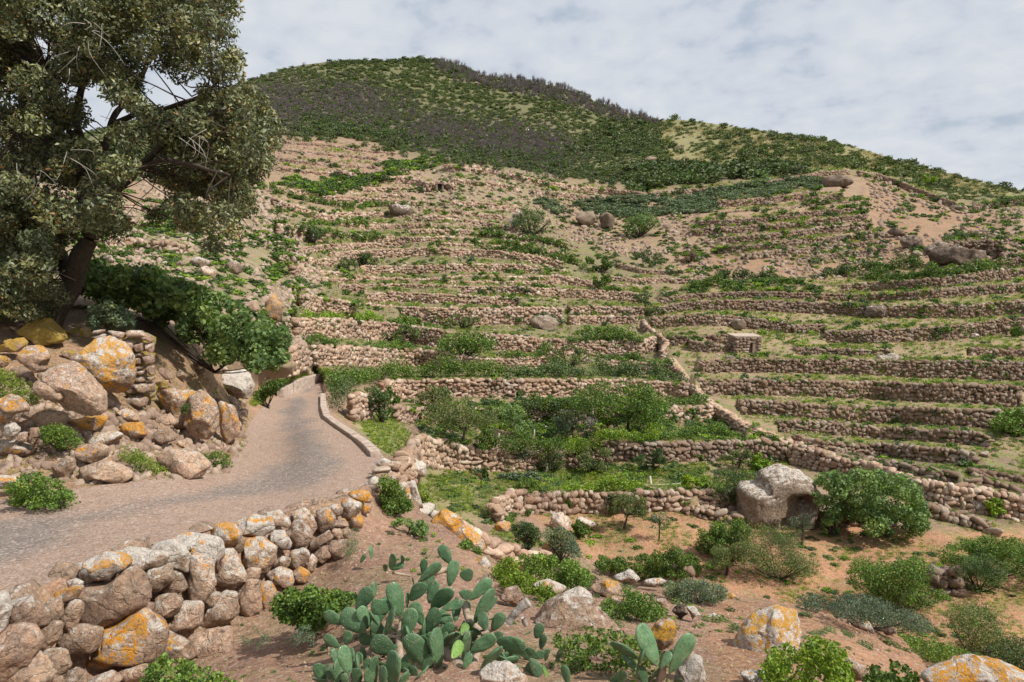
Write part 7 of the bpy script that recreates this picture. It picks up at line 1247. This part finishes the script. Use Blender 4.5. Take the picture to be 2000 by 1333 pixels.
# ------------------------------------------------------------------ terraced boulders and crags, middle distance
MID = [
 (zm([(1480, 130), (1540, 95), (1600, 85), (1700, 110), (1705, 200), (1640, 225), (1560, 205), (1500, 190)], 1300, 450, 2.855), 'big brown crag jutting from the right slope above the lush vine row', 1.0, ROCKD, 0, .1),
 (zm([(1480, 80), (1530, 55), (1590, 70), (1580, 120), (1530, 150), (1470, 150), (1450, 110)], 1300, 450, 2.855), 'grey brown crag block left of the big brown crag', .9, ROCKD, 0, .2),
 (zm([(1300, 60), (1340, 30), (1400, 25), (1440, 50), (1450, 90), (1400, 110), (1330, 100)], 1300, 450, 2.855), 'jumble crag at the left of the crag group', .8, ROCKD, 0, .4),
 (zm([(1370, 125), (1410, 112), (1450, 130), (1440, 155), (1390, 160)], 1300, 450, 2.855), 'pale flat rock at the foot of the jumble crag', .8, ROCKP, 0, .3),
 (zm([(1710, 140), (1740, 110), (1780, 105), (1790, 150), (1770, 195), (1720, 200)], 1300, 450, 2.855), 'round shouldered rock at the right side of the big brown crag', .8, ROCKD, 0, .1),
 (zm([(1780, 150), (1850, 130), (1860, 155), (1800, 180)], 1300, 450, 2.855), 'tan sloping rock at the right end of the crag group', .8, ROCKP, .2, .1),
 (zm([(1110, 485), (1130, 430), (1180, 415), (1235, 420), (1240, 460), (1205, 500), (1150, 505)], 1300, 450, 2.855), 'squat brown boulder set into the dark right terrace wall', .9, ROCKD, 0, .3),
 (zm([(360, 520), (390, 490), (430, 490), (445, 520), (435, 555), (395, 562), (370, 550)], 1300, 450, 2.855), 'round pale boulder above the stone hut', .9, ROCKP, 0, .4),
 (zm([(625, 515), (650, 503), (682, 512), (670, 548), (640, 555)], 1300, 450, 2.855), 'angular tan boulder right of the round pale boulder', .9, ROCKP, 0, .3),
 (zm([(820, 488), (840, 478), (868, 482), (862, 500), (830, 500)], 1300, 450, 2.855), 'white loose rock, left one of two on the terrace', .9, ROCKP, 0, .9),
 (zm([(915, 480), (940, 465), (970, 490), (950, 500)], 1300, 450, 2.855), 'tan loose rock, right one of two on the terrace', .9, ROCKP, 0, .4),
 (zm([(1165, 740), (1200, 705), (1280, 690), (1330, 710), (1325, 770), (1260, 800), (1190, 805), (1175, 770)], 1300, 450, 2.855), 'big ribbed outcrop breaking the right terrace wall', 1.1, ROCKP, 0, .5),
 (zm([(1310, 700), (1370, 680), (1420, 710), (1380, 730), (1330, 730)], 1300, 450, 2.855), 'flat ledge behind the big ribbed outcrop', .9, ROCKP, 0, .4),
 (zm([(310, 770), (320, 720), (350, 695), (390, 700), (410, 740), (400, 775), (340, 780)], 1300, 450, 2.855), 'grey jagged outcrop at the left end of the broken wall', .9, ROCKD, 0, .5),
 (zm([(268, 715), (290, 690), (315, 695), (318, 720), (290, 725)], 1300, 450, 2.855), 'small pale rock beside the jagged outcrop', .9, ROCKP, 0, .6),
 (zm([(545, 790), (560, 768), (590, 765), (600, 785), (580, 795)], 1300, 450, 2.855), 'small grey boulder at the foot of the broken wall', .9, ROCKP, 0, .4),
 (zm([(1070, 600), (1095, 578), (1125, 590), (1130, 620), (1095, 622)], 1300, 450, 2.855), 'white boulder at the start of the boulder studded wall', .9, ROCKP, 0, .9),
 (zm([(1390, 600), (1405, 578), (1425, 590), (1420, 612), (1400, 615)], 1300, 450, 2.855), 'small upright pale rock on the boulder studded wall', .9, ROCKP, 0, .6),
 (zm([(1600, 560), (1615, 535), (1635, 550), (1628, 585), (1605, 590)], 1300, 450, 2.855), 'tall pale rock in the boulder studded wall', .9, ROCKP, 0, .6),
 (zm([(1690, 600), (1710, 572), (1745, 580), (1745, 608), (1715, 615)], 1300, 450, 2.855), 'rounded white boulder on the terrace near the right edge', .9, ROCKP, 0, .9),
 (zm([(1960, 570), (1975, 535), (2030, 530), (2040, 590), (1980, 592)], 1300, 450, 2.855), 'grey boulder cut by the right frame edge', .9, ROCKD, 0, .4),
 (zm([(1730, 460), (1760, 440), (1805, 450), (1790, 475), (1745, 478)], 1300, 450, 2.855), 'tan oval boulder in the dark wall near the right edge', .9, ROCKP, 0, .5),
 (zm([(1800, 460), (1830, 450), (1850, 465), (1825, 475)], 1300, 450, 2.855), 'small tan boulder right of the tan oval one', .9, ROCKP, 0, .3),
 (zm([(1475, 665), (1485, 640), (1515, 645), (1520, 670), (1495, 680)], 1300, 450, 2.855), 'pale knobbly rock on the terrace above the ribbed outcrop', .9, ROCKP, 0, .6),
 (zm([(1600, 650), (1630, 632), (1665, 640), (1660, 665), (1620, 668)], 1300, 450, 2.855), 'low pale rock right of the knobbly rock', .9, ROCKP, 0, .5),
 (zm([(1680, 700), (1700, 680), (1735, 690), (1735, 712), (1700, 712)], 1300, 450, 2.855), 'pale rock just above the broken wall near the right edge', .9, ROCKP, 0, .6),
 (zm([(1700, 820), (1720, 795), (1755, 800), (1750, 822)], 1300, 450, 2.855), 'brown stone at the foot of the broken wall near the right edge', .9, ROCKD, 0, .2),
 (zm([(975, 940), (1000, 915), (1050, 912), (1060, 935), (1010, 948)], 1300, 450, 2.855), 'grey brown outcrop under the straight long wall, left', .9, ROCKD, 0, .2),
 (zm([(1110, 930), (1140, 905), (1200, 925), (1195, 945), (1140, 940)], 1300, 450, 2.855), 'reddish outcrop under the straight long wall, right', .9, ROCKD, 0, .1),
 (zm([(775, 1040), (800, 1016), (835, 1025), (840, 1042), (800, 1046)], 1300, 450, 2.855), 'flat pale rock on the third right terrace', .9, ROCKP, 0, .7),
 (zm([(1750, 1262), (1760, 1235), (1800, 1228), (1815, 1255), (1790, 1280)], 1300, 450, 2.855), 'grey rounded boulder at the end of the fourth right terrace', .9, ROCKP, 0, .5),
 (zm([(1520, 480), (1530, 440), (1560, 422), (1600, 440), (1600, 480), (1560, 500), (1530, 500)], 600, 550, 2.855), 'leaning pale boulder at the right end of the curving wall', .9, ROCKP, 0, .6),
 (zm([(1605, 375), (1625, 368), (1650, 390), (1640, 405), (1615, 400)], 600, 550, 2.855), 'small pale rock above the leaning pale boulder', .9, ROCKP, 0, .6),
 (zm([(1230, 225), (1290, 190), (1370, 190), (1420, 230), (1400, 270), (1320, 300), (1250, 280)], 600, 550, 2.855), 'tan rock outcrop with creepers in the left terraces', .9, ROCKP, .1, .3),
 (zm([(1180, 120), (1200, 85), (1235, 90), (1245, 125), (1210, 138)], 600, 550, 2.855), 'pale boulder on the grassy strip wall, left one of two', .9, ROCKP, 0, .6),
 (zm([(1380, 130), (1400, 100), (1425, 120), (1415, 140)], 600, 550, 2.855), 'pale boulder on the grassy strip wall, right one of two', .9, ROCKP, 0, .6),
 (zm([(1640, 250), (1650, 232), (1690, 235), (1695, 258), (1660, 262)], 600, 550, 2.855), 'tan boulder above the short vine rows', .9, ROCKP, 0, .4),
 (zm([(1085, 270), (1100, 245), (1130, 250), (1130, 272)], 600, 550, 2.855), 'small white boulder right of the umbrella bush', .9, ROCKP, 0, .8),
 (zm([(925, 75), (935, 45), (960, 50), (950, 75)], 600, 550, 2.855), 'upright pale stone in the wall above the grassy strip', .9, ROCKP, 0, .6),
 (zm([(1330, 405), (1370, 388), (1430, 390), (1470, 420), (1480, 470), (1450, 500), (1425, 440), (1350, 420)], 600, 866, 2.855), 'pale twin rocks at the left of the orange soil', .9, ROCK, .05, .8),
 (zm([(1490, 430), (1520, 408), (1560, 430), (1640, 455), (1580, 480), (1500, 470)], 600, 866, 2.855), 'low pale rock right of the twin rocks on the orange soil', .9, ROCK, 0, .8),
 (zm([(1040, 470), (1060, 445), (1130, 440), (1150, 480), (1110, 500), (1045, 500)], 600, 866, 2.855), 'orange topped rock on the grassy ledge', .9, ROCK, .7, .5),
 (zm([(1305, 600), (1320, 555), (1380, 555), (1395, 600), (1385, 625), (1320, 610)], 600, 866, 2.855), 'white and orange rock at the right end of the crest stones', .9, ROCK, .6, .9),
 (zm([(1415, 525), (1440, 530), (1470, 600), (1465, 640), (1440, 600)], 600, 866, 2.855), 'thin upright pale slab beside the grassy clump', .9, ROCK, 0, .9),
 (zm([(1130, 490), (1120, 80)], 0, 0, 1) if False else [(1120, 425), (1135, 412), (1160, 408), (1170, 425), (1160, 445), (1130, 440)], 'broken pinkish outcrop in the middle of the upper gully', 1.0, ROCKP, 0, .1), ([(1168, 420), (1185, 412), (1204, 425), (1200, 450), (1175, 448)], 'second pinkish outcrop block in the upper gully, right of the first', 1.0, ROCKP, 0, .1),
 ([(1598, 365), (1610, 345), (1640, 340), (1665, 345), (1670, 360), (1640, 370), (1612, 372)], 'layered dark brown outcrop at the top of the right slope', .9, ROCKD, 0, .1),
 ([(1482, 402), (1495, 392), (1515, 394), (1518, 408), (1495, 410)], 'dark brown rock under the blue green belt', .9, ROCKD, 0, .1),
 ([(1850, 408), (1862, 400), (1882, 402), (1884, 412), (1862, 414)], 'dark boulder near the lower end of the boundary wall', .9, ROCKD, 0, .2),
 ([(1312, 292), (1322, 283), (1338, 286), (1336, 296), (1320, 300)], 'brown rock among the ridge grass', .9, ROCKD, 0, .2),
 ([(1256, 314), (1268, 304), (1284, 308), (1280, 318), (1262, 320)], 'pinkish rocks at the left of the ridge', .9, ROCKP, 0, .3),
 ([(1735, 456), (1745, 445), (1765, 448), (1770, 460), (1755, 466)], 'grey boulder at the left end of the crag wall', .9, ROCKD, 0, .4),
 ([(1706, 460), (1715, 452), (1732, 456), (1732, 470), (1712, 470)], 'pale rock at the end of the high terrace walls', .9, ROCKP, 0, .5),
 ([(920, 164), (930, 160), (942, 164), (938, 170), (924, 170)], 'pale rock near the summit ridge', .9, ROCKP, 0, .6),
 ([(760, 400), (775, 396), (800, 402), (812, 410), (805, 425), (785, 430), (765, 418)], 'grey craggy outcrop among the high left terraces', .9, ROCKD, 0, .6),
 ([(1000, 420), (1012, 408), (1026, 415), (1022, 432), (1005, 436)], 'grey rock left of the dark spreading gully shrub', .9, ROCKP, 0, .6),
 # left slope
 ([(470, 590), (500, 585), (508, 605), (490, 616), (472, 608)], 'brown slab on the left slope above the fig bush', .9, ROCK, .1, .3), ([(380, 530), (400, 520), (425, 530), (420, 545), (390, 548)], 'pale rock on the left slope with a red tint', .9, ROCK, .2, .8),
 ([(520, 590), (535, 575), (550, 590), (548, 630), (530, 640), (518, 620)], 'upright orange flecked crag at the left end of the sweeping wall', .9, ROCK, .55, .4), ([(195, 505), (215, 498), (222, 512), (205, 520)], 'white rock beside the oak trunk', .9, ROCKP, 0, .9),
 ([(365, 508), (385, 500), (412, 510), (405, 525), (375, 524)], 'big pale rock of the left slope, upper one', .9, ROCKP, 0, .8), ([(435, 520), (455, 508), (475, 518), (470, 535), (445, 538)], 'big pale rock of the left slope, further right', .9, ROCKP, 0, .7),
 ([(278, 520), (292, 510), (308, 522), (300, 535), (284, 534)], 'round pinkish rock of the left slope', .9, ROCKP, 0, .5), ([(340, 515), (350, 508), (362, 516), (355, 526)], 'small round tan rock of the left slope', .9, ROCKP, 0, .4),
 ([(560, 500), (572, 492), (590, 498), (586, 508), (566, 510)], 'tan boulder at the left end of the wavy wall', .9, ROCKP, 0, .5),
]
for i, (poly, lab, th, mt, og, wh) in enumerate(MID): rock('boulder', poly, lab, 'rock', 'rocks and boulders on the terraced slopes', mat=mt, thick=th, orange=og, white=wh*.5, sub=4 if i in (0, 1, 2, 6, 11, 33) else 3, rough=.34, facet=5, seed=i+601, dd=-.15)
# crest stones of the small ledge wall on the rim
q, t_ = seg([(905, 1022), (940, 1045), (975, 1062), (1005, 1072), (1040, 1080), (1080, 1078)]); P0 = W(q[:, 0], q[:, 1], 10.6+t_*2.0); c, s_, e_ = wall_stones(P0, P0-np.array([0, 0, .3]), .2, rs); base = P0[len(P0)//2]
lw = empty('ledge_wall', base); tag(lw, 'thin crest of small white stones along the grassy ledge behind the orange boulder', 'wall')
for a, b, e in zip(c, s_, e_): o = bpy.data.objects.new('stone', STONE_MESH[rs.randint(8)]); COL.objects.link(o); o.parent = lw; o.location = a-base; o.scale = b; o.rotation_euler = e; o.color = (0, 1.1, 0, 1)
# jumble of cobbles falling down the embankment corner
q, t_ = seg([(790, 930), (815, 985), (850, 1005)]); P0 = W(q[:, 0], q[:, 1], np.interp(t_, [0, 1], [12, 12.5])); c, s_, e_ = wall_stones(P0, P0-np.array([0, 0, .6]), .2, rs)
o = obj('rubble', mesh('rubble', *join_many(*ICO[2], c, s_, e_, .14, rs), ROCK)); o.color = (.2, .8, 0, 1); tag(o, 'white rubble packed at the embankment corner', 'stones', kind='stuff')

# ------------------------------------------------------------------ kerb, hut, shelters, posts
CONC = simple('old_concrete', (.42, .335, .275), nsc=6, amt=.4, bump=.02)
def kerb(name, label, line, wdt, hgt, segs, d_off=0):
    q, t = seg(line, n=segs*6+1); d = Ds(q[:, 0]-2, q[:, 1]); P = W(q[:, 0], q[:, 1], d); base = P[0].copy(); root = empty(name, base); tag(root, label, 'kerb')
    for s in range(segs):
        Q = P[s*6:s*6+7]; T = np.gradient(Q, axis=0); T[:, 2] = 0; T /= np.linalg.norm(T, axis=1)[:, None]; Nn = np.stack([T[:, 1], -T[:, 0], 0*T[:, 0]], -1)*wdt; up = np.array([0, 0, hgt+rs.uniform(-.015, .015)])
        ring = np.stack([Q-[0, 0, .3], Q+up*.93, Q+Nn*.06+up, Q+Nn*.94+up, Q+Nn+up*.93, Q+Nn-[0, 0, .5]], 1); ring[-1] -= T[-1]*.012; V = ring.reshape(-1, 3)-base; Fl = []
        for i in range(6):
            for j in range(5): Fl.append((i*6+j, i*6+j+1, i*6+6+j+1, i*6+6+j))
        Fl += [tuple(range(6))[::-1], tuple(range(36, 42))]; obj('kerb_block', mesh('kerb_block', V, Fl, CONC), root)
kerb('road_kerb', 'low concrete kerb curving along the outer edge of the road bend', [(744, 893), (722, 872), (700, 856), (672, 838), (645, 818), (638, 800), (636, 775)][::-1], .2, .13, 12)
kerb('road_kerb', 'low pale kerb wall at the inner side where the road vanishes', [(541, 775), (560, 762), (585, 752), (610, 745), (636, 738)], .25, .3, 4)
# stone hut
STN = WALLM; hu, hv, hdp = 1464, 689, None
hdp = float(Ds(hu, hv))-1.2; mp_ = hdp/F
hb = np.array(W(1460, 690, hdp)); hut = empty('stone_hut', hb); tag(hut, 'small square flat roofed stone hut with a dark doorway on the right slope', 'hut')
hw, hh, dp_ = 49*mp_, 31*mp_, 1.5
def boxv(x0, x1, y0, y1, z0, z1): return [(x, y, z) for z in (z0, z1) for x, y in ((x0, y0), (x1, y0), (x1, y1), (x0, y1))], [(0, 3, 2, 1), (4, 5, 6, 7), (0, 1, 5, 4), (1, 2, 6, 5), (2, 3, 7, 6), (3, 0, 4, 7)]
dx0, dx1, dh = hw*.06, hw*.20, hh*.66
HUTM = simple('hut_rubble_masonry', (.27, .195, .155), nsc=6, amt=.35, bump=.05)
for nm, bx in [('front_wall', (-hw/2, dx0, 0, .35, -.3, hh)), ('front_wall', (dx1, hw/2, 0, .35, -.3, hh)), ('side_wall', (-hw/2, -hw/2+.3, .352, dp_, -.3, hh)), ('side_wall', (hw/2-.3, hw/2, .352, dp_, -.3, hh)), ('back_wall', (-hw/2, hw/2, dp_+.002, dp_+.3, -.3, hh)), ('lintel', (dx0-.18, dx1+.18, -.03, .32, dh, dh+.16)), ('wall_over_door', (dx0+.001, dx1-.001, .01, .34, dh+.161, hh))]:
    V, Fl = boxv(*bx); obj(nm, mesh(nm, V, Fl, HUTM), hut)
V, Fl = boxv(-hw/2-.08, hw/2+.08, -.06, dp_+.36, hh+.002, hh+.11); obj('roof', mesh('roof', V, Fl, CONC), hut)
c, s_, e_ = [], [], []
for zz_ in np.arange(.08, hh, .2):
    for xx in np.arange(-hw/2, hw/2, .27):
        if dx0-.12 < xx < dx1+.1 and zz_ < dh+.15: continue
        c.append((xx+rs.uniform(0, .2), -.01, zz_+rs.uniform(-.05, .05))); s_.append((.15*rs.uniform(.8, 1.2), .06, .105)); e_.append((0, rs.uniform(-.2, .2), rs.uniform(-.1, .1)))
    for yy in np.arange(.1, dp_, .27): c.append((hw/2+.01, yy, zz_)); s_.append((.06, .15, .105)); e_.append((rs.uniform(-.2, .2), 0, 0)); c.append((-hw/2-.01, yy, zz_)); s_.append((.06, .15, .105)); e_.append((0, 0, 0))
o = obj('facing_stones', mesh('facing_stones', *join_many(SV1, SF1, np.array(c), np.array(s_), np.array(e_), .15, rs), WALLM), hut); o.color = (0, .68, 0, 1); tag(o, kind='stuff')
DOOR = simple('weathered_door', (.17, .12, .09), nsc=5); DOORSHADE = simple('doorway_shade', (.012, .011, .011)); V, Fl = boxv(dx0+.003, dx1-.003, .25, .30, -.1, dh-.003); obj('door', mesh('door', V, Fl, DOOR), hut)
# dark shelter openings: shade painted as a near-black panel behind each doorway
for (u, v, w_, h_, lab) in [(859, 373, 8, 13, 'little rubble shelter with a black doorway on the upper middle slope'), (661, 345, 5, 8, 'tiny black doorway in the terraces near the green shrubs')]:
    d = float(GDat(u, v+1))-.25; m = d/F; b = np.array(W(u, v, d)); r0 = empty('stone_shelter', b); tag(r0, lab, 'shelter', 'dark doorways of field shelters'); a = w_*m/2; h = h_*m
    for nm, bx in [('jamb', (-a-.25, -a, 0, 1.6, -.4, h)), ('jamb', (a, a+.25, 0, 1.6, -.4, h)), ('lintel', (-a-.35, a+.35, -.05, 1.6, h+.003, h+.22)), ('back_wall', (-a+.003, a-.003, .1, .3, -.4, h-.003))]:
        V, Fl = boxv(*bx); obj(nm, mesh(nm, V, Fl, HUTM if nm != 'back_wall' else DOORSHADE), r0)  # back_wall here is a shallow black sheet standing for the dark inside
    n = 90; a_ = rs.uniform(0, math.pi, n); rr_ = rs.uniform(1.2, 2.0, n); P = np.stack([np.cos(a_)*rr_*1.2, rs.uniform(.1, 1.7, n), np.abs(np.sin(a_))*rr_*.9*h/1.3], -1); P = P[(np.abs(P[:, 0]) > a+.15) | (P[:, 2] > h+.25)]; o = obj('rubble', mesh('rubble', *join_many(SV1, SF1, P, rs.uniform(.15, .32, (len(P), 3)), rs.uniform(0, 6, (len(P), 3)), .15, rs), WALLM), r0); o.color = (0, .72, 0, 1); tag(o, kind='stuff')
POST = simple('pale_weathered_post', (.58, .53, .47), nsc=20, amt=.2)
V, Fl = boxv(-.03, .03, -.03, .03, -.2, 1.0); PM_ = mesh('post', V, Fl, POST)
for i, (u, v, h_, tl, lab) in enumerate([(924, 872, 22, 0, 'at the left crest of the broad wall under the fruit trees'), (1043, 855, 16, .05, 'in the open soil between two orchard trees'), (1066, 840, 8, 0, 'far one beside the middle fruit tree'), (1115, 868, 18, 0, 'in the vines right of the middle fruit tree'), (974, 858, 12, .3, 'at the right foot of the yellowish fruit tree'), (1183, 846, 12, 0, 'under the little yellow leaved tree'),
    (826, 645, 14, 0, 'in the upper vine row'), (899, 694, 14, 0, 'in front of the umbrella bush'), (841, 690, 14, 0, 'left of the umbrella bush'), (720, 678, 16, .05, 'at the curving wall, left of the terrace bushes'), (794, 634, 12, 0, 'in the right part of the upper vines'), (738, 623, 9, 0, 'at the end of the yellow green vine row'), (826, 733, 14, .05, 'sticking out of the long hedge, left one'), (770, 740, 12, 0, 'at the left end of the long hedge'),
    (1066, 930, 26, -.3, 'leaning beside the tall loose vine bush'), (1348, 830, 10, 0, 'white stub near the stepped path'), (1066, 960, 24, 0, 'carrying the left end of the wire'), (1272, 948, 18, -.3, 'dark and leaning at the right part of the wire'), (1306, 862, 20, 0, 'near the pale vines at the right end of the orchard')]):
    d = float(Ds(u, v))-.2; m = d/F; o = obj('vine_post', PM_, loc=W(u, v, d)); k = max(1.0, 1.5*m/.03*.5); o.scale = (k, k, h_*m); o.rotation_euler = (0, tl, .3*i); tag(o, 'thin pale vine post '+lab, 'post', 'vine posts')
wp = [W(1066, 938, float(Ds(1066, 960))-.2), W(1160, 950, float(Ds(1160, 965))-.2), W(1290, 947, float(Ds(1290, 955))-.2), W(1385, 940, float(Ds(1385, 950))-.2)]
V, Fc = tubes([(smooth_path(np.array(wp), 24), np.full(24, .012))], 5); o = obj('wire', mesh('wire', V, Fc, POST)); tag(o, 'pale wire strung along the green platform above the lowest middle wall', 'wire')
# pale bare twigs by the diagonal wall and in the gully
for i, (u, v, w_, h_, lab) in enumerate([(1912, 998, 30, 18, 'heap of grey bare twigs against the diagonal wall'), (1005, 445, 34, 22, 'bare grey dead bush left of the dark gully shrub'), (1155, 838, 24, 22, 'bare grey branches at the left of the largest fruit tree'), (1925, 1290, 40, 30, 'bare pale branches under the grey green bush at the right')]):
    d = float(GDat(u, v)); m = d/F; V, Fc = twigs(18, h_*m, w_*m*.6, 800+i, .012*max(1, d/25), 2); o = obj('dead_bush', mesh('dead_bush', V, Fc, TWIGP), loc=W(u, v, d-.2)); tag(o, lab, 'dead bush')
